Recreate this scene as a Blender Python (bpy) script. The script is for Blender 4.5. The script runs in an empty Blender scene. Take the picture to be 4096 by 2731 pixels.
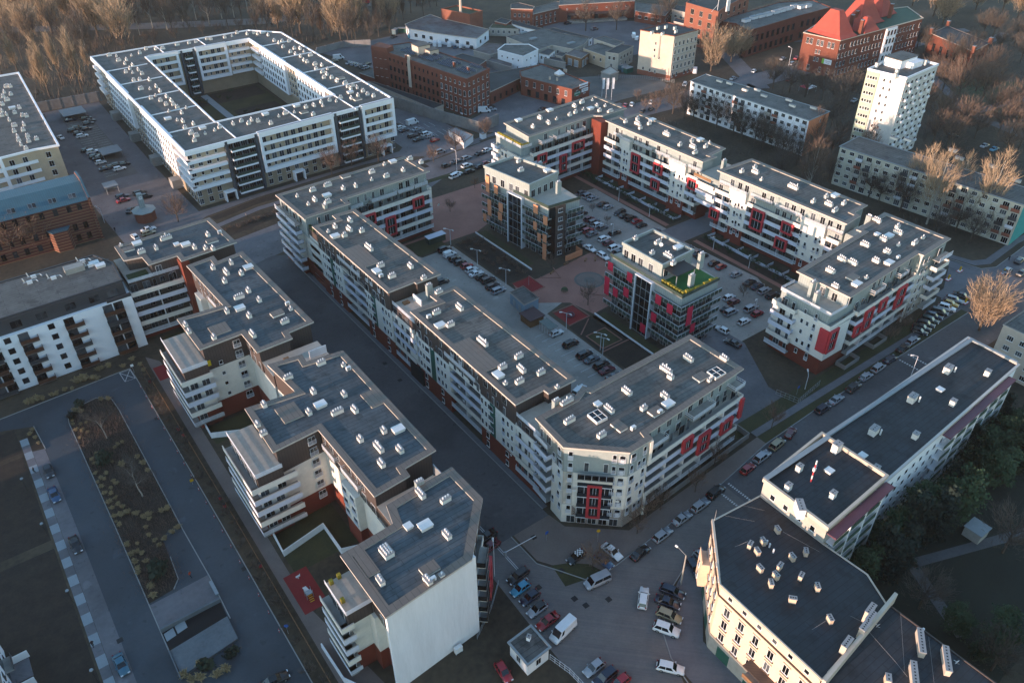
import bpy, math, random
from mathutils import Vector, Matrix
C = bpy.context
scene = C.scene
COL = scene.collection
R = random.Random(7)
# ------------------------------------------------------------------ camera
CAMZ = 124.0
YAW, PIT, ROL = math.radians(35.99570737), math.radians(36.50426618), math.radians(-0.50619402)
fw = Vector((math.sin(YAW)*math.cos(PIT), math.cos(YAW)*math.cos(PIT), -math.sin(PIT)))
r0 = Vector((math.cos(YAW), -math.sin(YAW), 0)); u0 = r0.cross(fw)
rt = math.cos(ROL)*r0 + math.sin(ROL)*u0; upv = -math.sin(ROL)*r0 + math.cos(ROL)*u0
cam = bpy.data.cameras.new('camera'); camo = bpy.data.objects.new('camera', cam); COL.objects.link(camo)
m = Matrix((rt, upv, -fw)).transposed().to_4x4(); m.translation = (0, 0, CAMZ); camo.matrix_world = m
cam.sensor_width = 36; cam.lens = 3215.7/4096*36; cam.clip_end = 6000; cam.clip_start = 1
scene.camera = camo
# ------------------------------------------------------------------ light
SUN_EL, SUN_AZ = 5.0, 181.5          # direction the light comes FROM, degrees from +X counter-clockwise
W = bpy.data.worlds.new('World'); scene.world = W; W.use_nodes = True
nt = W.node_tree; bg = nt.nodes['Background']
sky = nt.nodes.new('ShaderNodeTexSky'); sky.sky_type = 'NISHITA'; sky.sun_disc = False
sky.sun_elevation = math.radians(SUN_EL); sky.sun_rotation = math.radians(90-SUN_AZ)
sky.air_density = 1.0; sky.dust_density = 0.3; sky.ozone_density = 2.0
nt.links.new(sky.outputs[0], bg.inputs[0]); bg.inputs[1].default_value = 0.15
sl = bpy.data.lights.new('sun', 'SUN'); sl.energy = 2.0; sl.angle = math.radians(0.5); sl.color = (1.0, 0.69, 0.53)
so = bpy.data.objects.new('sun', sl); COL.objects.link(so)
e, a = math.radians(SUN_EL), math.radians(SUN_AZ)
so.rotation_euler = Vector((math.cos(e)*math.cos(a), math.cos(e)*math.sin(a), math.sin(e))).to_track_quat('Z', 'Y').to_euler()
so.location = (0, 0, 200)
vs = scene.view_settings; vs.view_transform = 'Standard'; vs.look = 'None'; vs.exposure = 2.2; vs.gamma = 1; vs.use_curve_mapping = False
# ------------------------------------------------------------------ pixels of survey tiles -> metres
K = 1024/2294
OX = (0, 1024, 2048, 3072); OY = (0, 700, 1400, 2031)
def ray(t, x, y):
    px, py = OX[int(t[0])]+x*K, OY[int(t[1])]+y*K
    return (px-2048)/3215.7*rt - (py-1365.5)/3215.7*upv + fw
def g(t, x, y, z=0.0):
    d = ray(t, x, y); s = (z-CAMZ)/d.z
    return (d.x*s, d.y*s)
# ------------------------------------------------------------------ materials
def lin(c): return tuple((v/12.92 if v <= .04045 else ((v+.055)/1.055)**2.4) for v in c)
def hx(s): return lin(tuple(int(s[i:i+2], 16)/255 for i in (0, 2, 4)))
MATS = {}
def mat(name, col, rough=.8, var=.25, scale=.35, metal=0., scale2=None, bump=0., rand=0., stretch=None, spec=None, tint=None):
    """stained surface: two octaves of world-space noise modulate the base colour"""
    if name in MATS: return MATS[name]
    M = bpy.data.materials.new(name); M.use_nodes = True; n = M.node_tree; L = n.links
    b = n.nodes['Principled BSDF']; b.inputs['Roughness'].default_value = rough; b.inputs['Metallic'].default_value = metal
    if spec is not None: b.inputs['Specular IOR Level'].default_value = spec
    c = col if not isinstance(col, str) else hx(col)
    if var or rand:
        geo = n.nodes.new('ShaderNodeNewGeometry')
        vec = geo.outputs['Position']
        if stretch:
            mp = n.nodes.new('ShaderNodeMapping'); mp.inputs['Scale'].default_value = stretch; L.new(vec, mp.inputs[0]); vec = mp.outputs[0]
        t1 = n.nodes.new('ShaderNodeTexNoise'); t1.inputs['Scale'].default_value = scale; t1.inputs['Detail'].default_value = 5; t1.inputs['Roughness'].default_value = .65; L.new(vec, t1.inputs['Vector'])
        t2 = n.nodes.new('ShaderNodeTexNoise'); t2.inputs['Scale'].default_value = scale2 or scale*7; t2.inputs['Detail'].default_value = 3; L.new(vec, t2.inputs['Vector'])
        ad = n.nodes.new('ShaderNodeMath'); ad.operation = 'MULTIPLY_ADD'; L.new(t2.outputs[0], ad.inputs[0]); ad.inputs[1].default_value = .45; L.new(t1.outputs[0], ad.inputs[2])
        fac = ad.outputs[0]
        if rand:
            oi = n.nodes.new('ShaderNodeObjectInfo'); a2 = n.nodes.new('ShaderNodeMath'); a2.operation = 'MULTIPLY_ADD'
            L.new(oi.outputs['Random'], a2.inputs[0]); a2.inputs[1].default_value = rand; L.new(fac, a2.inputs[2]); fac = a2.outputs[0]
        mr = n.nodes.new('ShaderNodeMapRange'); mr.inputs[1].default_value = .45; mr.inputs[2].default_value = 1.0+rand
        mr.inputs[3].default_value = 0; mr.inputs[4].default_value = 1; L.new(fac, mr.inputs[0])
        mx = n.nodes.new('ShaderNodeMix'); mx.data_type = 'RGBA'
        lo = tuple(v*(1-var) for v in c); hi = tuple(min(.95, v*(1+var)) for v in c)
        if tint: hi = hx(tint)
        mx.inputs[6].default_value = (*lo, 1); mx.inputs[7].default_value = (*hi, 1); L.new(mr.outputs[0], mx.inputs[0]); L.new(mx.outputs[2], b.inputs['Base Color'])
        if bump:
            bp = n.nodes.new('ShaderNodeBump'); bp.inputs['Strength'].default_value = bump; bp.inputs['Distance'].default_value = .05; L.new(t2.outputs[0], bp.inputs['Height']); L.new(bp.outputs[0], b.inputs['Normal'])
    else: b.inputs['Base Color'].default_value = (*c, 1)
    MATS[name] = M; return M
def mat_brick(name, c1, c2, mortar, scale=1.0, rough=.85):
    if name in MATS: return MATS[name]
    M = mat(name, c1, rough, .3, .3); n = M.node_tree; L = n.links; b = n.nodes['Principled BSDF']
    geo = n.nodes.new('ShaderNodeNewGeometry'); sep = n.nodes.new('ShaderNodeSeparateXYZ'); L.new(geo.outputs['Position'], sep.inputs[0])
    ad = n.nodes.new('ShaderNodeMath'); ad.operation = 'ADD'; L.new(sep.outputs[0], ad.inputs[0]); L.new(sep.outputs[1], ad.inputs[1])
    cb = n.nodes.new('ShaderNodeCombineXYZ'); L.new(ad.outputs[0], cb.inputs[0]); L.new(sep.outputs[2], cb.inputs[1])
    br = n.nodes.new('ShaderNodeTexBrick'); br.inputs['Scale'].default_value = scale; L.new(cb.outputs[0], br.inputs['Vector'])
    br.inputs['Color1'].default_value = (*hx(c1), 1); br.inputs['Color2'].default_value = (*hx(c2), 1); br.inputs['Mortar'].default_value = (*hx(mortar), 1)
    old = b.inputs['Base Color'].links[0].from_socket
    mx = n.nodes.new('ShaderNodeMix'); mx.data_type = 'RGBA'; mx.inputs[0].default_value = .5
    L.new(old, mx.inputs[6]); L.new(br.outputs[0], mx.inputs[7]); L.new(mx.outputs[2], b.inputs['Base Color']); return M
def mat_lines(name, base, line, axis, pitch, width=.12, rough=.6, metal=0., var=.15):
    """regular seams along a world axis: 'x','y','z' or 'xy' (upright seams on any wall)"""
    if name in MATS: return MATS[name]
    M = mat(name, base, rough, var, .4, metal); n = M.node_tree; L = n.links; b = n.nodes['Principled BSDF']
    geo = n.nodes.new('ShaderNodeNewGeometry'); sep = n.nodes.new('ShaderNodeSeparateXYZ'); L.new(geo.outputs['Position'], sep.inputs[0])
    if axis == 'xy':
        ad = n.nodes.new('ShaderNodeMath'); L.new(sep.outputs[0], ad.inputs[0]); L.new(sep.outputs[1], ad.inputs[1]); v = ad.outputs[0]
    else: v = sep.outputs['xyz'.index(axis)]
    dv = n.nodes.new('ShaderNodeMath'); dv.operation = 'DIVIDE'; L.new(v, dv.inputs[0]); dv.inputs[1].default_value = pitch
    fr = n.nodes.new('ShaderNodeMath'); fr.operation = 'FRACT'; L.new(dv.outputs[0], fr.inputs[0])
    lt = n.nodes.new('ShaderNodeMath'); lt.operation = 'LESS_THAN'; L.new(fr.outputs[0], lt.inputs[0]); lt.inputs[1].default_value = width
    old = b.inputs['Base Color'].links[0].from_socket
    mx = n.nodes.new('ShaderNodeMix'); mx.data_type = 'RGBA'; L.new(lt.outputs[0], mx.inputs[0]); L.new(old, mx.inputs[6]); mx.inputs[7].default_value = (*hx(line), 1)
    L.new(mx.outputs[2], b.inputs['Base Color']); return M
def mat_glass(name, c1, c2, rough=.12, spec=.6):
    """window glass over dim rooms and curtains: each pane differs"""
    if name in MATS: return MATS[name]
    M = bpy.data.materials.new(name); M.use_nodes = True; n = M.node_tree; L = n.links; b = n.nodes['Principled BSDF']
    oi = n.nodes.new('ShaderNodeObjectInfo'); geo = n.nodes.new('ShaderNodeNewGeometry')
    no = n.nodes.new('ShaderNodeTexNoise'); no.inputs['Scale'].default_value = .8; L.new(geo.outputs['Position'], no.inputs['Vector'])
    ad = n.nodes.new('ShaderNodeMath'); L.new(oi.outputs['Random'], ad.inputs[0]); L.new(no.outputs[0], ad.inputs[1])
    mr = n.nodes.new('ShaderNodeMapRange'); mr.inputs[1].default_value = .85; mr.inputs[2].default_value = 1.5; L.new(ad.outputs[0], mr.inputs[0])
    mx = n.nodes.new('ShaderNodeMix'); mx.data_type = 'RGBA'; mx.inputs[6].default_value = (*hx(c1), 1); mx.inputs[7].default_value = (*hx(c2), 1)
    L.new(mr.outputs[0], mx.inputs[0]); L.new(mx.outputs[2], b.inputs['Base Color'])
    b.inputs['Roughness'].default_value = rough; b.inputs['Specular IOR Level'].default_value = spec
    MATS[name] = M; return M
# ------------------------------------------------------------------ mesh building
class MB:
    def __init__(s): s.v = []; s.f = []; s.m = []
    def face(s, pts, m=0):
        i = len(s.v); s.v += [tuple(p) for p in pts]; s.f.append(tuple(range(i, i+len(pts)))); s.m.append(m)
    def box(s, x0, y0, z0, x1, y1, z1, m=0, mt=None):
        if x0 > x1: x0, x1 = x1, x0
        if y0 > y1: y0, y1 = y1, y0
        i = len(s.v)
        s.v += [(x0,y0,z0),(x1,y0,z0),(x1,y1,z0),(x0,y1,z0),(x0,y0,z1),(x1,y0,z1),(x1,y1,z1),(x0,y1,z1)]
        for q, k in (((0,3,2,1),m),((4,5,6,7),m if mt is None else mt),((0,1,5,4),m),((1,2,6,5),m),((2,3,7,6),m),((3,0,4,7),m)):
            s.f.append(tuple(i+j for j in q)); s.m.append(k)
    def fbox(s, F, a, b, d0, d1, z0, z1, m=0, mt=None):
        """box in a wall's frame: a..b along the wall, d0..d1 outward"""
        if d0 > d1: d0, d1 = d1, d0
        if a > b: a, b = b, a
        i = len(s.v)
        P = lambda q, d, z: F.p(q, d, z)
        s.v += [P(a,d1,z0),P(b,d1,z0),P(b,d0,z0),P(a,d0,z0),P(a,d1,z1),P(b,d1,z1),P(b,d0,z1),P(a,d0,z1)]
        for q, k in (((0,3,2,1),m),((4,5,6,7),m if mt is None else mt),((0,1,5,4),m),((1,2,6,5),m),((2,3,7,6),m),((3,0,4,7),m)):
            s.f.append(tuple(i+j for j in q)); s.m.append(k)
    def prism(s, poly, z0, z1, m=0, mt=None, bottom=True):
        n = len(poly); i = len(s.v)
        s.v += [(p[0], p[1], z0) for p in poly] + [(p[0], p[1], z1) for p in poly]
        for k in range(n):
            j = (k+1) % n; s.f.append((i+k, i+j, i+n+j, i+n+k)); s.m.append(m)
        s.f.append(tuple(range(i+n, i+2*n))); s.m.append(m if mt is None else mt)
        if bottom: s.f.append(tuple(range(i+n-1, i-1, -1))); s.m.append(m)
    def tube(s, p, q, r, r2=None, n=6, m=0, cap=True):
        p, q = Vector(p), Vector(q); r2 = r if r2 is None else r2; ax = (q-p)
        if ax.length < 1e-6: return
        ax.normalize(); t = ax.orthogonal().normalized(); b = ax.cross(t); i = len(s.v)
        for c, rr in ((p, r), (q, r2)):
            for k in range(n):
                an = 2*math.pi*k/n; s.v.append(tuple(c+rr*(math.cos(an)*t+math.sin(an)*b)))
        for k in range(n):
            j = (k+1) % n; s.f.append((i+k, i+j, i+n+j, i+n+k)); s.m.append(m)
        if cap: s.f.append(tuple(range(i+n, i+2*n))); s.m.append(m); s.f.append(tuple(range(i+n-1, i-1, -1))); s.m.append(m)
    def add(s, mesh_v, mesh_f, mesh_m, M):
        i = len(s.v); s.v += [tuple(M @ Vector(v)) for v in mesh_v]; s.f += [tuple(i+j for j in q) for q in mesh_f]; s.m += list(mesh_m)
    def mesh(s, name, mats, smooth=False):
        me = bpy.data.meshes.new(name); me.from_pydata(s.v, [], s.f)
        for q in mats: me.materials.append(q)
        if s.f:
            me.polygons.foreach_set('material_index', s.m)
            if smooth: me.polygons.foreach_set('use_smooth', [True]*len(s.f))
        me.update(); return me
class Frame:
    """a wall seen from outside: a -> b runs left to right"""
    def __init__(s, a, b, z=0):
        s.o = Vector((a[0], a[1], z)); d = Vector((b[0]-a[0], b[1]-a[1], 0)); s.L = d.length; s.t = d/s.L
        s.n = Vector((s.t.y, -s.t.x, 0))
    def p(s, u, d, z): v = s.o + s.t*u + s.n*d; return (v.x, v.y, s.o.z+z)
    def mtx(s, u, d, z):
        M = Matrix((s.t, -s.n, Vector((0, 0, 1)))).transposed().to_4x4(); M.translation = s.p(u, d, z); return M
    def seen(s): return (Vector((0, 0, 0)) - s.o).dot(s.n) > 0 and (Vector((0,0,0))-(s.o+s.t*s.L)).dot(s.n) > 0
def ccw(P):
    A = sum(P[i][0]*P[(i+1) % len(P)][1]-P[(i+1) % len(P)][0]*P[i][1] for i in range(len(P)))
    return list(P) if A > 0 else list(P)[::-1]
def offset(P, d):
    """move every edge of a CCW polygon outward by d (number or one per edge)"""
    n = len(P); ds = d if isinstance(d, (list, tuple)) else [d]*n; out = []
    E = []
    for i in range(n):
        a, b = Vector(P[i]), Vector(P[(i+1) % n]); t = (b-a).normalized(); nn = Vector((t.y, -t.x)); E.append((a+nn*ds[i], t))
    for i in range(n):
        (p, t), (q, s) = E[i-1], E[i]
        den = t.x*s.y-t.y*s.x
        if abs(den) < 1e-4: out.append(tuple(q)); continue
        k = ((q.x-p.x)*s.y-(q.y-p.y)*s.x)/den; out.append((p.x+t.x*k, p.y+t.y*k))
    return out
# ------------------------------------------------------------------ objects
def tagset(o, label=None, cat=None, group=None, kind=None):
    if label: o['label'] = label
    if cat: o['category'] = cat
    if group: o['group'] = group
    if kind: o['kind'] = kind
    return o
def link(name, data, parent=None, M=None):
    o = bpy.data.objects.new(name, data); COL.objects.link(o)
    if M is not None: o.matrix_basis = M
    if parent is not None:
        o.parent = parent
        if parent.get('_root'): o.matrix_parent_inverse = Matrix.Translation(-Vector(parent.location))
    return o
def thing(name, label, cat, loc, group=None):
    o = bpy.data.objects.new(name, None); COL.objects.link(o); o.location = loc; o['_root'] = 1; o.empty_display_size = .5
    return tagset(o, label, cat, group)
def single(name, mb, mats, label, cat, group=None, smooth=False, M=None):
    me = mb.mesh(name, mats, smooth) if isinstance(mb, MB) else mb
    return tagset(link(name, me, None, M), label, cat, group)
def struct(name, mb, mats, kind='structure', smooth=False):
    return tagset(link(name, mb.mesh(name, mats, smooth)), kind=kind)
class Bld:
    """a building: an Empty with parts; countable parts are collected and the 100 nearest become objects"""
    def __init__(s, name, label, cat, loc, group=None):
        s.root = thing(name, label, cat, (loc[0], loc[1], 0), group); s.reps = {}
    def part(s, name, mb, mats, parent=None, label=None):
        if not mb.f: return None
        o = link(name, mb.mesh(name, mats), parent or s.root)
        if label: o['label'] = label
        return o
    def rep(s, name, proto, M, parent=None): s.reps.setdefault((name, parent), []).append((proto, M))
    def finish(s, limit=100):
        for (name, parent), L in s.reps.items():
            cp = Vector((0, 0, CAMZ)); L.sort(key=lambda q: (q[1].translation-cp).length)
            for pr, M in L[:limit]:
                link(name, pr['me'], parent or s.root, M)
            rest = L[limit:]
            if rest:
                mb = MB(); mats = []
                for pr, M in rest:
                    idx = []
                    for q in pr['mats']:
                        if q not in mats: mats.append(q)
                        idx.append(mats.index(q))
                    mb.add(pr['mb'].v, pr['mb'].f, [idx[k] for k in pr['mb'].m], M)
                o = link(name, mb.mesh(name, mats), parent or s.root); o['kind'] = 'stuff'
        return s.root
PROTO = {}
def proto(key, fn, mats):
    if key not in PROTO:
        mb = MB(); fn(mb); PROTO[key] = dict(mb=mb, mats=mats, me=mb.mesh(str(key[0]), mats))
    return PROTO[key]
# ------------------------------------------------------------------ palette
def mat_roof(name, c, var=.42):
    """torched felt: welded strips, patches that also paint in sunlit bands, old puddle rings"""
    M = mat(name, c, .78, var, .13, scale2=1.4, bump=.25); n = M.node_tree; L = n.links; b = n.nodes['Principled BSDF']
    old = b.inputs['Base Color'].links[0].from_socket; geo = n.nodes.new('ShaderNodeNewGeometry')
    def mul(sock, fac, lo, hi, a, c2):
        mr = n.nodes.new('ShaderNodeMapRange'); mr.inputs[1].default_value = lo; mr.inputs[2].default_value = hi; mr.inputs[3].default_value = a; mr.inputs[4].default_value = c2; L.new(fac, mr.inputs[0])
        mx = n.nodes.new('ShaderNodeMix'); mx.data_type = 'RGBA'; mx.blend_type = 'MULTIPLY'; mx.inputs[0].default_value = 1; L.new(sock, mx.inputs[6]); L.new(mr.outputs[0], mx.inputs[7]); return mx.outputs[2]
    br = n.nodes.new('ShaderNodeTexBrick'); br.inputs['Scale'].default_value = 1; br.inputs['Brick Width'].default_value = 7.5; br.inputs['Row Height'].default_value = 1.0; br.inputs['Mortar Size'].default_value = .06; br.inputs['Color1'].default_value = (.86, .86, .86, 1); br.inputs['Color2'].default_value = (1, 1, 1, 1); br.inputs['Mortar'].default_value = (.35, .35, .35, 1); L.new(geo.outputs['Position'], br.inputs['Vector'])
    mx = n.nodes.new('ShaderNodeMix'); mx.data_type = 'RGBA'; mx.blend_type = 'MULTIPLY'; mx.inputs[0].default_value = .8; L.new(old, mx.inputs[6]); L.new(br.outputs[0], mx.inputs[7]); s = mx.outputs[2]
    vo = n.nodes.new('ShaderNodeTexVoronoi'); vo.inputs['Scale'].default_value = .16; vo.inputs['Randomness'].default_value = 1; L.new(geo.outputs['Position'], vo.inputs['Vector'])
    s = mul(s, vo.outputs['Distance'], .05, .35, 1.4, 1.0)  # large pale spots: felt patches, also imitating sunlit bands in the colour
    w2 = n.nodes.new('ShaderNodeTexNoise'); w2.inputs['Scale'].default_value = .35; w2.inputs['Detail'].default_value = 6; L.new(geo.outputs['Position'], w2.inputs['Vector']); s = mul(s, w2.outputs[0], .34, .44, .6, 1.0)
    L.new(s, b.inputs['Base Color']); return M
m_cream = mat('cream_render', 'd4cfc5', .9, .12, .25)
m_white = mat('white_render', 'd6d6d8', .85, .10, .5, stretch=(1, 1, .12))
m_lilac = mat('lilac_render', 'c3c7d4', .85, .10, .3)
m_brickr = mat_brick('red_facing_brick', '74301f', '5c2417', '4a2a22', 3.0)
m_clad = mat_lines('brown_metal_cladding', '473c38', '2c2523', 'xy', .62, .1, .55)
m_cladg = mat_lines('grey_metal_cladding', '8f9795', '6d7574', 'xy', .62, .1, .5)
m_memb = mat_roof('roof_membrane', '565553')
m_membl = mat_roof('shade_blue_membrane', '434b51')  # same felt as roof_membrane; darker, bluer colour paints in shade and vignette
m_memct = mat_roof('navy_roof_felt', '22272e', .4)
m_membb = mat_roof('dark_roof_felt', '272b31', .5)
m_rim = mat_lines('roof_edge_tin', '6a5f57', '453e3a', 'x', 1.1, .06, .55)
m_fascia = mat('pale_fascia', 'b5aca4', .5, .1, .4)
m_soffit = mat('soffit', '9b948b', .9, .1, .4)
m_frame = mat('white_window_frame', 'dcdcdc', .5, 0)
m_glass = mat_glass('window_glass', '0b0e12', '50555a')
m_gfr = mat('grey_window_frame', '85878a', .5, 0)
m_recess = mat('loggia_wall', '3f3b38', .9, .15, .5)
m_glassd = mat_glass('dark_glass', '07090c', '2a3036')
m_rail = mat('white_railing', 'c9ccd2', .5, .05, .4)
m_railg = mat('grey_railing', '8b939c', .5, .05, .4)
m_red = mat('red_panel', 'ab3138', .6, .12, .4)
m_crim = mat('crimson_panel', 'bb1c3c', .6, .12, .4)
m_orange = mat('orange_panel', 'c9845f', .7, .12, .4)
m_green = mat('green_wall_stripe', '1d5044', .8, .12, .4)
m_vent = mat('vent_render', 'd4cec6', .85, .12, .8, rand=.2)
m_vcap = mat('vent_slab', '8e8c8c', .8, .12, .8)
m_pipe = mat('zinc_pipe', 'd6d6d8', .4, .08, .9)
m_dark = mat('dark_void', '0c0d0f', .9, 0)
m_floor = mat('terrace_tiles', 'a39c92', .85, .15, .9)
m_conc = mat('concrete', '8d8b86', .9, .2, .25)
m_dish = mat('dish_white', 'd0d0d0', .5, .1, .5)
m_metal = mat('galvanised', '9aa0a4', .4, .1, .6, metal=.4)
m_black = mat('black_plastic', '141416', .6, 0)
m_hedge = mat('hedge_leaf', '2b3a1c', .9, .5, 1.5)
m_hedgey = mat('yellow_hedge', '8a7a22', .9, .5, 1.5)
m_wood = mat('weathered_wood', '7b5a3d', .8, .25, .6)
# ------------------------------------------------------------------ repeated building parts
def win(w, h, n=2, fr=None, gl=None, rail=None, sill=True, name='window'):
    fr = fr or m_frame; gl = gl or (m_glass if rail is None else m_glassd)
    def f(mb):
        mb.box(-w/2, -.06, 0, w/2, .02, h, 0)
        t = .055; pw = (w-t*(n+1))/n
        for k in range(n):
            x = -w/2+t+k*(pw+t); mb.box(x, -.075, t, x+pw, -.03, h-t, 1)
        if sill: mb.box(-w/2-.08, -.16, -.07, w/2+.08, .02, 0, 0)
        if rail is not None:
            for k in range(5): mb.box(-w/2-.12, -.17, .12+.2*k, w/2+.12, -.13, .19+.2*k, 2)
            for x in (-w/2-.12, w/2+.07): mb.box(x, -.17, .05, x+.05, 0, 1.02, 2)
    return proto((name, w, h, n, fr.name, gl.name, rail.name if rail else 0, sill), f, [fr, gl]+([rail] if rail else []))
def dish():
    def f(mb):
        n = 12; i = len(mb.v)
        for rr, y in ((.42, -.5), (.25, -.42), (.05, -.38)):
            for k in range(n):
                a = 2*math.pi*k/n; mb.v.append((rr*math.cos(a), y-.12*math.sin(a)*rr/.42, rr*math.sin(a)))
        for q in range(2):
            for k in range(n):
                j = (k+1) % n; mb.f.append((i+q*n+k, i+q*n+j, i+q*n+n+j, i+q*n+n+k)); mb.m.append(0)
        mb.f.append(tuple(i+2*n+k for k in range(n))); mb.m.append(0)
        mb.tube((0, -.38, -.02), (0, 0, -.1), .04, n=5); mb.tube((0, -.45, -.35), (0, -.85, -.05), .02, n=4)
    return proto(('satellite_dish',), f, [m_dish])
def vent(kind, d):
    """roof outlets: a rendered block with a row of zinc pipes, a roof light, a cooling unit"""
    def f(mb):
        rr = random.Random(hash((str(kind), d, 3)) & 255)
        def pipes(nx, ny, z, sx=.5, sy=.5):
            for i in range(nx):
                for j in range(ny):
                    h = .42+.12*rr.random()+(.5 if rr.random() < .12 else 0); x, y = (i-(nx-1)/2)*sx, (j-(ny-1)/2)*sy
                    mb.tube((x, y, z), (x, y, z+h), .12, n=6, m=2); mb.tube((x, y, z+h-.16), (x, y, z+h-.1), .17, n=6, m=2)
        if kind == 'K':
            mb.box(-1.05, -.8, 0, 1.05, .8, .5, 0); mb.box(-1.15, -.9, .5, 1.15, .9, .72, 3)
        elif kind == 'k':
            mb.box(-.6, -.6, 0, .6, .6, .4, 0); mb.box(-.7, -.7, .4, .7, .7, .58, 3)
        elif kind == 'G':
            mb.box(-1.5, -1.3, 0, 1.5, 1.3, .55, 0); mb.box(-1.4, -1.2, .55, 1.4, 1.2, .6, 4)
            for x in (-1.45, -.05, 1.35): mb.box(x, -1.32, .55, x+.1, 1.32, .68, 3)
            for y in (-1.32, -.05, 1.22): mb.box(-1.45, y, .55, 1.45, y+.1, .67, 3)
        elif kind == 'A':
            mb.box(-.5, -.3, .15, .5, .3, .95, 3); mb.box(-.45, -.33, .2, .2, -.29, .9, 1); mb.box(-.4, -.25, 0, -.3, .25, .15, 1); mb.box(.3, -.25, 0, .4, .25, .15, 1)
        elif kind == 's':
            mb.box(-.4, -.35, 0, .4, .35, .6, 0); mb.box(-.46, -.41, .6, .46, .41, .68, 1); pipes(1, 1, .68)
        elif kind == 'H':
            mb.box(-1.4, -1.0, 0, 1.4, 1.0, .42, 0); mb.box(-1.45, -1.05, .42, 1.45, 1.05, .5, 5)
        elif kind == 'T':
            mb.box(-.75, -.45, -3.2, .75, .45, 1.1, 6); mb.box(-.82, -.52, 1.1, .82, .52, 1.2, 1); pipes(3, 1, 1.2, .4)
        elif kind == 'D':
            mb.box(-1.2, -.8, 0, 1.2, .8, .9, 0); mb.box(-1.27, -.87, .9, 1.27, .87, 1.0, 1); pipes(5, 3, 1.0, .45, .45)
        else:
            n = int(kind); L = n*.52+.25
            mb.box(-L/2, -.42, 0, L/2, .42, .85, 0); mb.box(-L/2-.06, -.48, .85, L/2+.06, .48, .95, 1); pipes(n, 1, .95)
    nm = {'K': 'skylight', 'k': 'roof_hatch', 'G': 'skylight', 'A': 'air_conditioner', 'H': 'roof_duct'}.get(kind, 'chimney')
    return nm, proto((nm, kind), f, [m_vent, m_vcap, m_pipe, m_dish, m_glass, m_rim, m_cladg])
def vents(b, roof, z, picks):
    for q in picks.split():
        t, x, y, k = q.split(','); d = 1 if k[-1] == 'y' else 0; kind = k.rstrip('xy')
        w = g(t, float(x), float(y), z+.25); nm, pr = vent(kind, d)
        b.rep(nm, pr, Matrix.Translation((w[0], w[1], z)) @ Matrix.Rotation((math.pi/2 if d else 0)+R.uniform(-.03, .03), 4, 'Z'), roof)
def flat_roof(b, poly, z, rimw=1.3, drop=.28, th=.35, mats=None, pads=(), rims=None):
    """raised tin border round a lower membrane, thin projecting eave"""
    P = ccw(poly); I = offset(P, -rimw if rims is None else [-q for q in rims]); n = len(P); mb = MB()
    for k in range(n):
        j = (k+1) % n
        mb.face([(*P[k], z), (*P[j], z), (*I[j], z), (*I[k], z)], 1)
        mb.face([(*P[k], z-th), (*P[j], z-th), (*P[j], z), (*P[k], z)], 2)
        mb.face([(*I[k], z), (*I[j], z), (*I[j], z-drop), (*I[k], z-drop)], 3)
    mb.face([(*p, z-drop) for p in I], 0); mb.face([(*p, z-th) for p in P[::-1]], 2)
    for (x0, y0, x1, y1) in pads: mb.box(x0, y0, z-drop, x1, y1, z+.004, 3, 1)
    return b.part('roof', mb, mats or [m_memb, m_rim, m_fascia, m_soffit])
def railing(mb, F, a, b, d, z, m=0, h=1.0, nb=5, post=1.6):
    for k in range(nb): zz = z+.12+(h-.17)*k/(nb-1); mb.fbox(F, a, b, d, d+.04, zz, zz+.09, m)
    n = max(1, int((b-a)/post))
    for k in range(n+1): u = a+(b-a)*k/n; mb.fbox(F, max(a, u-.03), min(b, u+.03), d-.03, d+.01, z, z+h, m)
LEV = (2.4, 5.3, 8.2, 11.1, 14.0)
BANDM = lambda: [m_rail, m_cream, m_lilac, m_lilac, m_cream]
def band(b, F, a, c, d, dep, lev, mt, name='balcony', label=None):
    """one balcony: slab plus parapet (or railing)"""
    mb = MB(); mb.fbox(F, a, c, d-.13, d-dep, lev-.25, lev, 1)
    if mt is m_rail: railing(mb, F, a, c, d-.05, lev, 0); mb.fbox(F, a, c, d-.12, d, lev-.25, lev-.0, 0)
    else:
        mb.fbox(F, a, c, d-.12, d, lev-.28, lev+.95, 0); mb.fbox(F, a, c, d-.15, d+.03, lev+.95, lev+1.0, 2)
        for u in (a, c-.12): mb.fbox(F, u, u+.12, d-.12, d-dep, lev, lev+.95, 0)
    return b.part(name, mb, [mt, m_conc, m_fascia], label=label)
def bays(b, F, a, c, d, dep, levels=range(5), fins=True, base=True):
    """stacked balconies on a stretch of wall with doors and windows at the back"""
    bm = BANDM(); pr = [win(1.7, 2.2, 2, fr=m_gfr, sill=False, name='balcony_door'), win(.9, 2.2, 1, fr=m_gfr, sill=False, name='balcony_door'), win(1.3, 1.4, 2, fr=m_gfr, sill=False, name='balcony_window')]
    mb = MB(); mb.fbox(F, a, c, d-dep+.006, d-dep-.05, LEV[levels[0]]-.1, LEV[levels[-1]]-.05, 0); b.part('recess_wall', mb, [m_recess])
    for i in levels:
        band(b, F, a, c, d, dep, LEV[i], bm[i])
        u = a+1.2
        while u < c-1.0:
            q = R.choice(pr); b.rep('balcony_door' if q is not pr[2] else 'balcony_window', q, F.mtx(u, d-dep+.02, LEV[i]+(.05 if q is not pr[2] else .85))); u += R.choice((2.0, 2.4, 3.1))
    if fins:
        mb = MB(); n = max(2, round((c-a)/5.8)); zt = LEV[levels[-1]]
        for k in range(1, n):
            u = a+(c-a)*k/n; mb.fbox(F, u-.07, u+.07, d-.16, d-dep, LEV[levels[0]]-.1, zt-.26, 0)
        b.part('partition', mb, [m_white])
def sats(b, F, us, d):
    for u, z in us: b.rep('satellite_dish', dish(), F.mtx(u, d, z))
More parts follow.
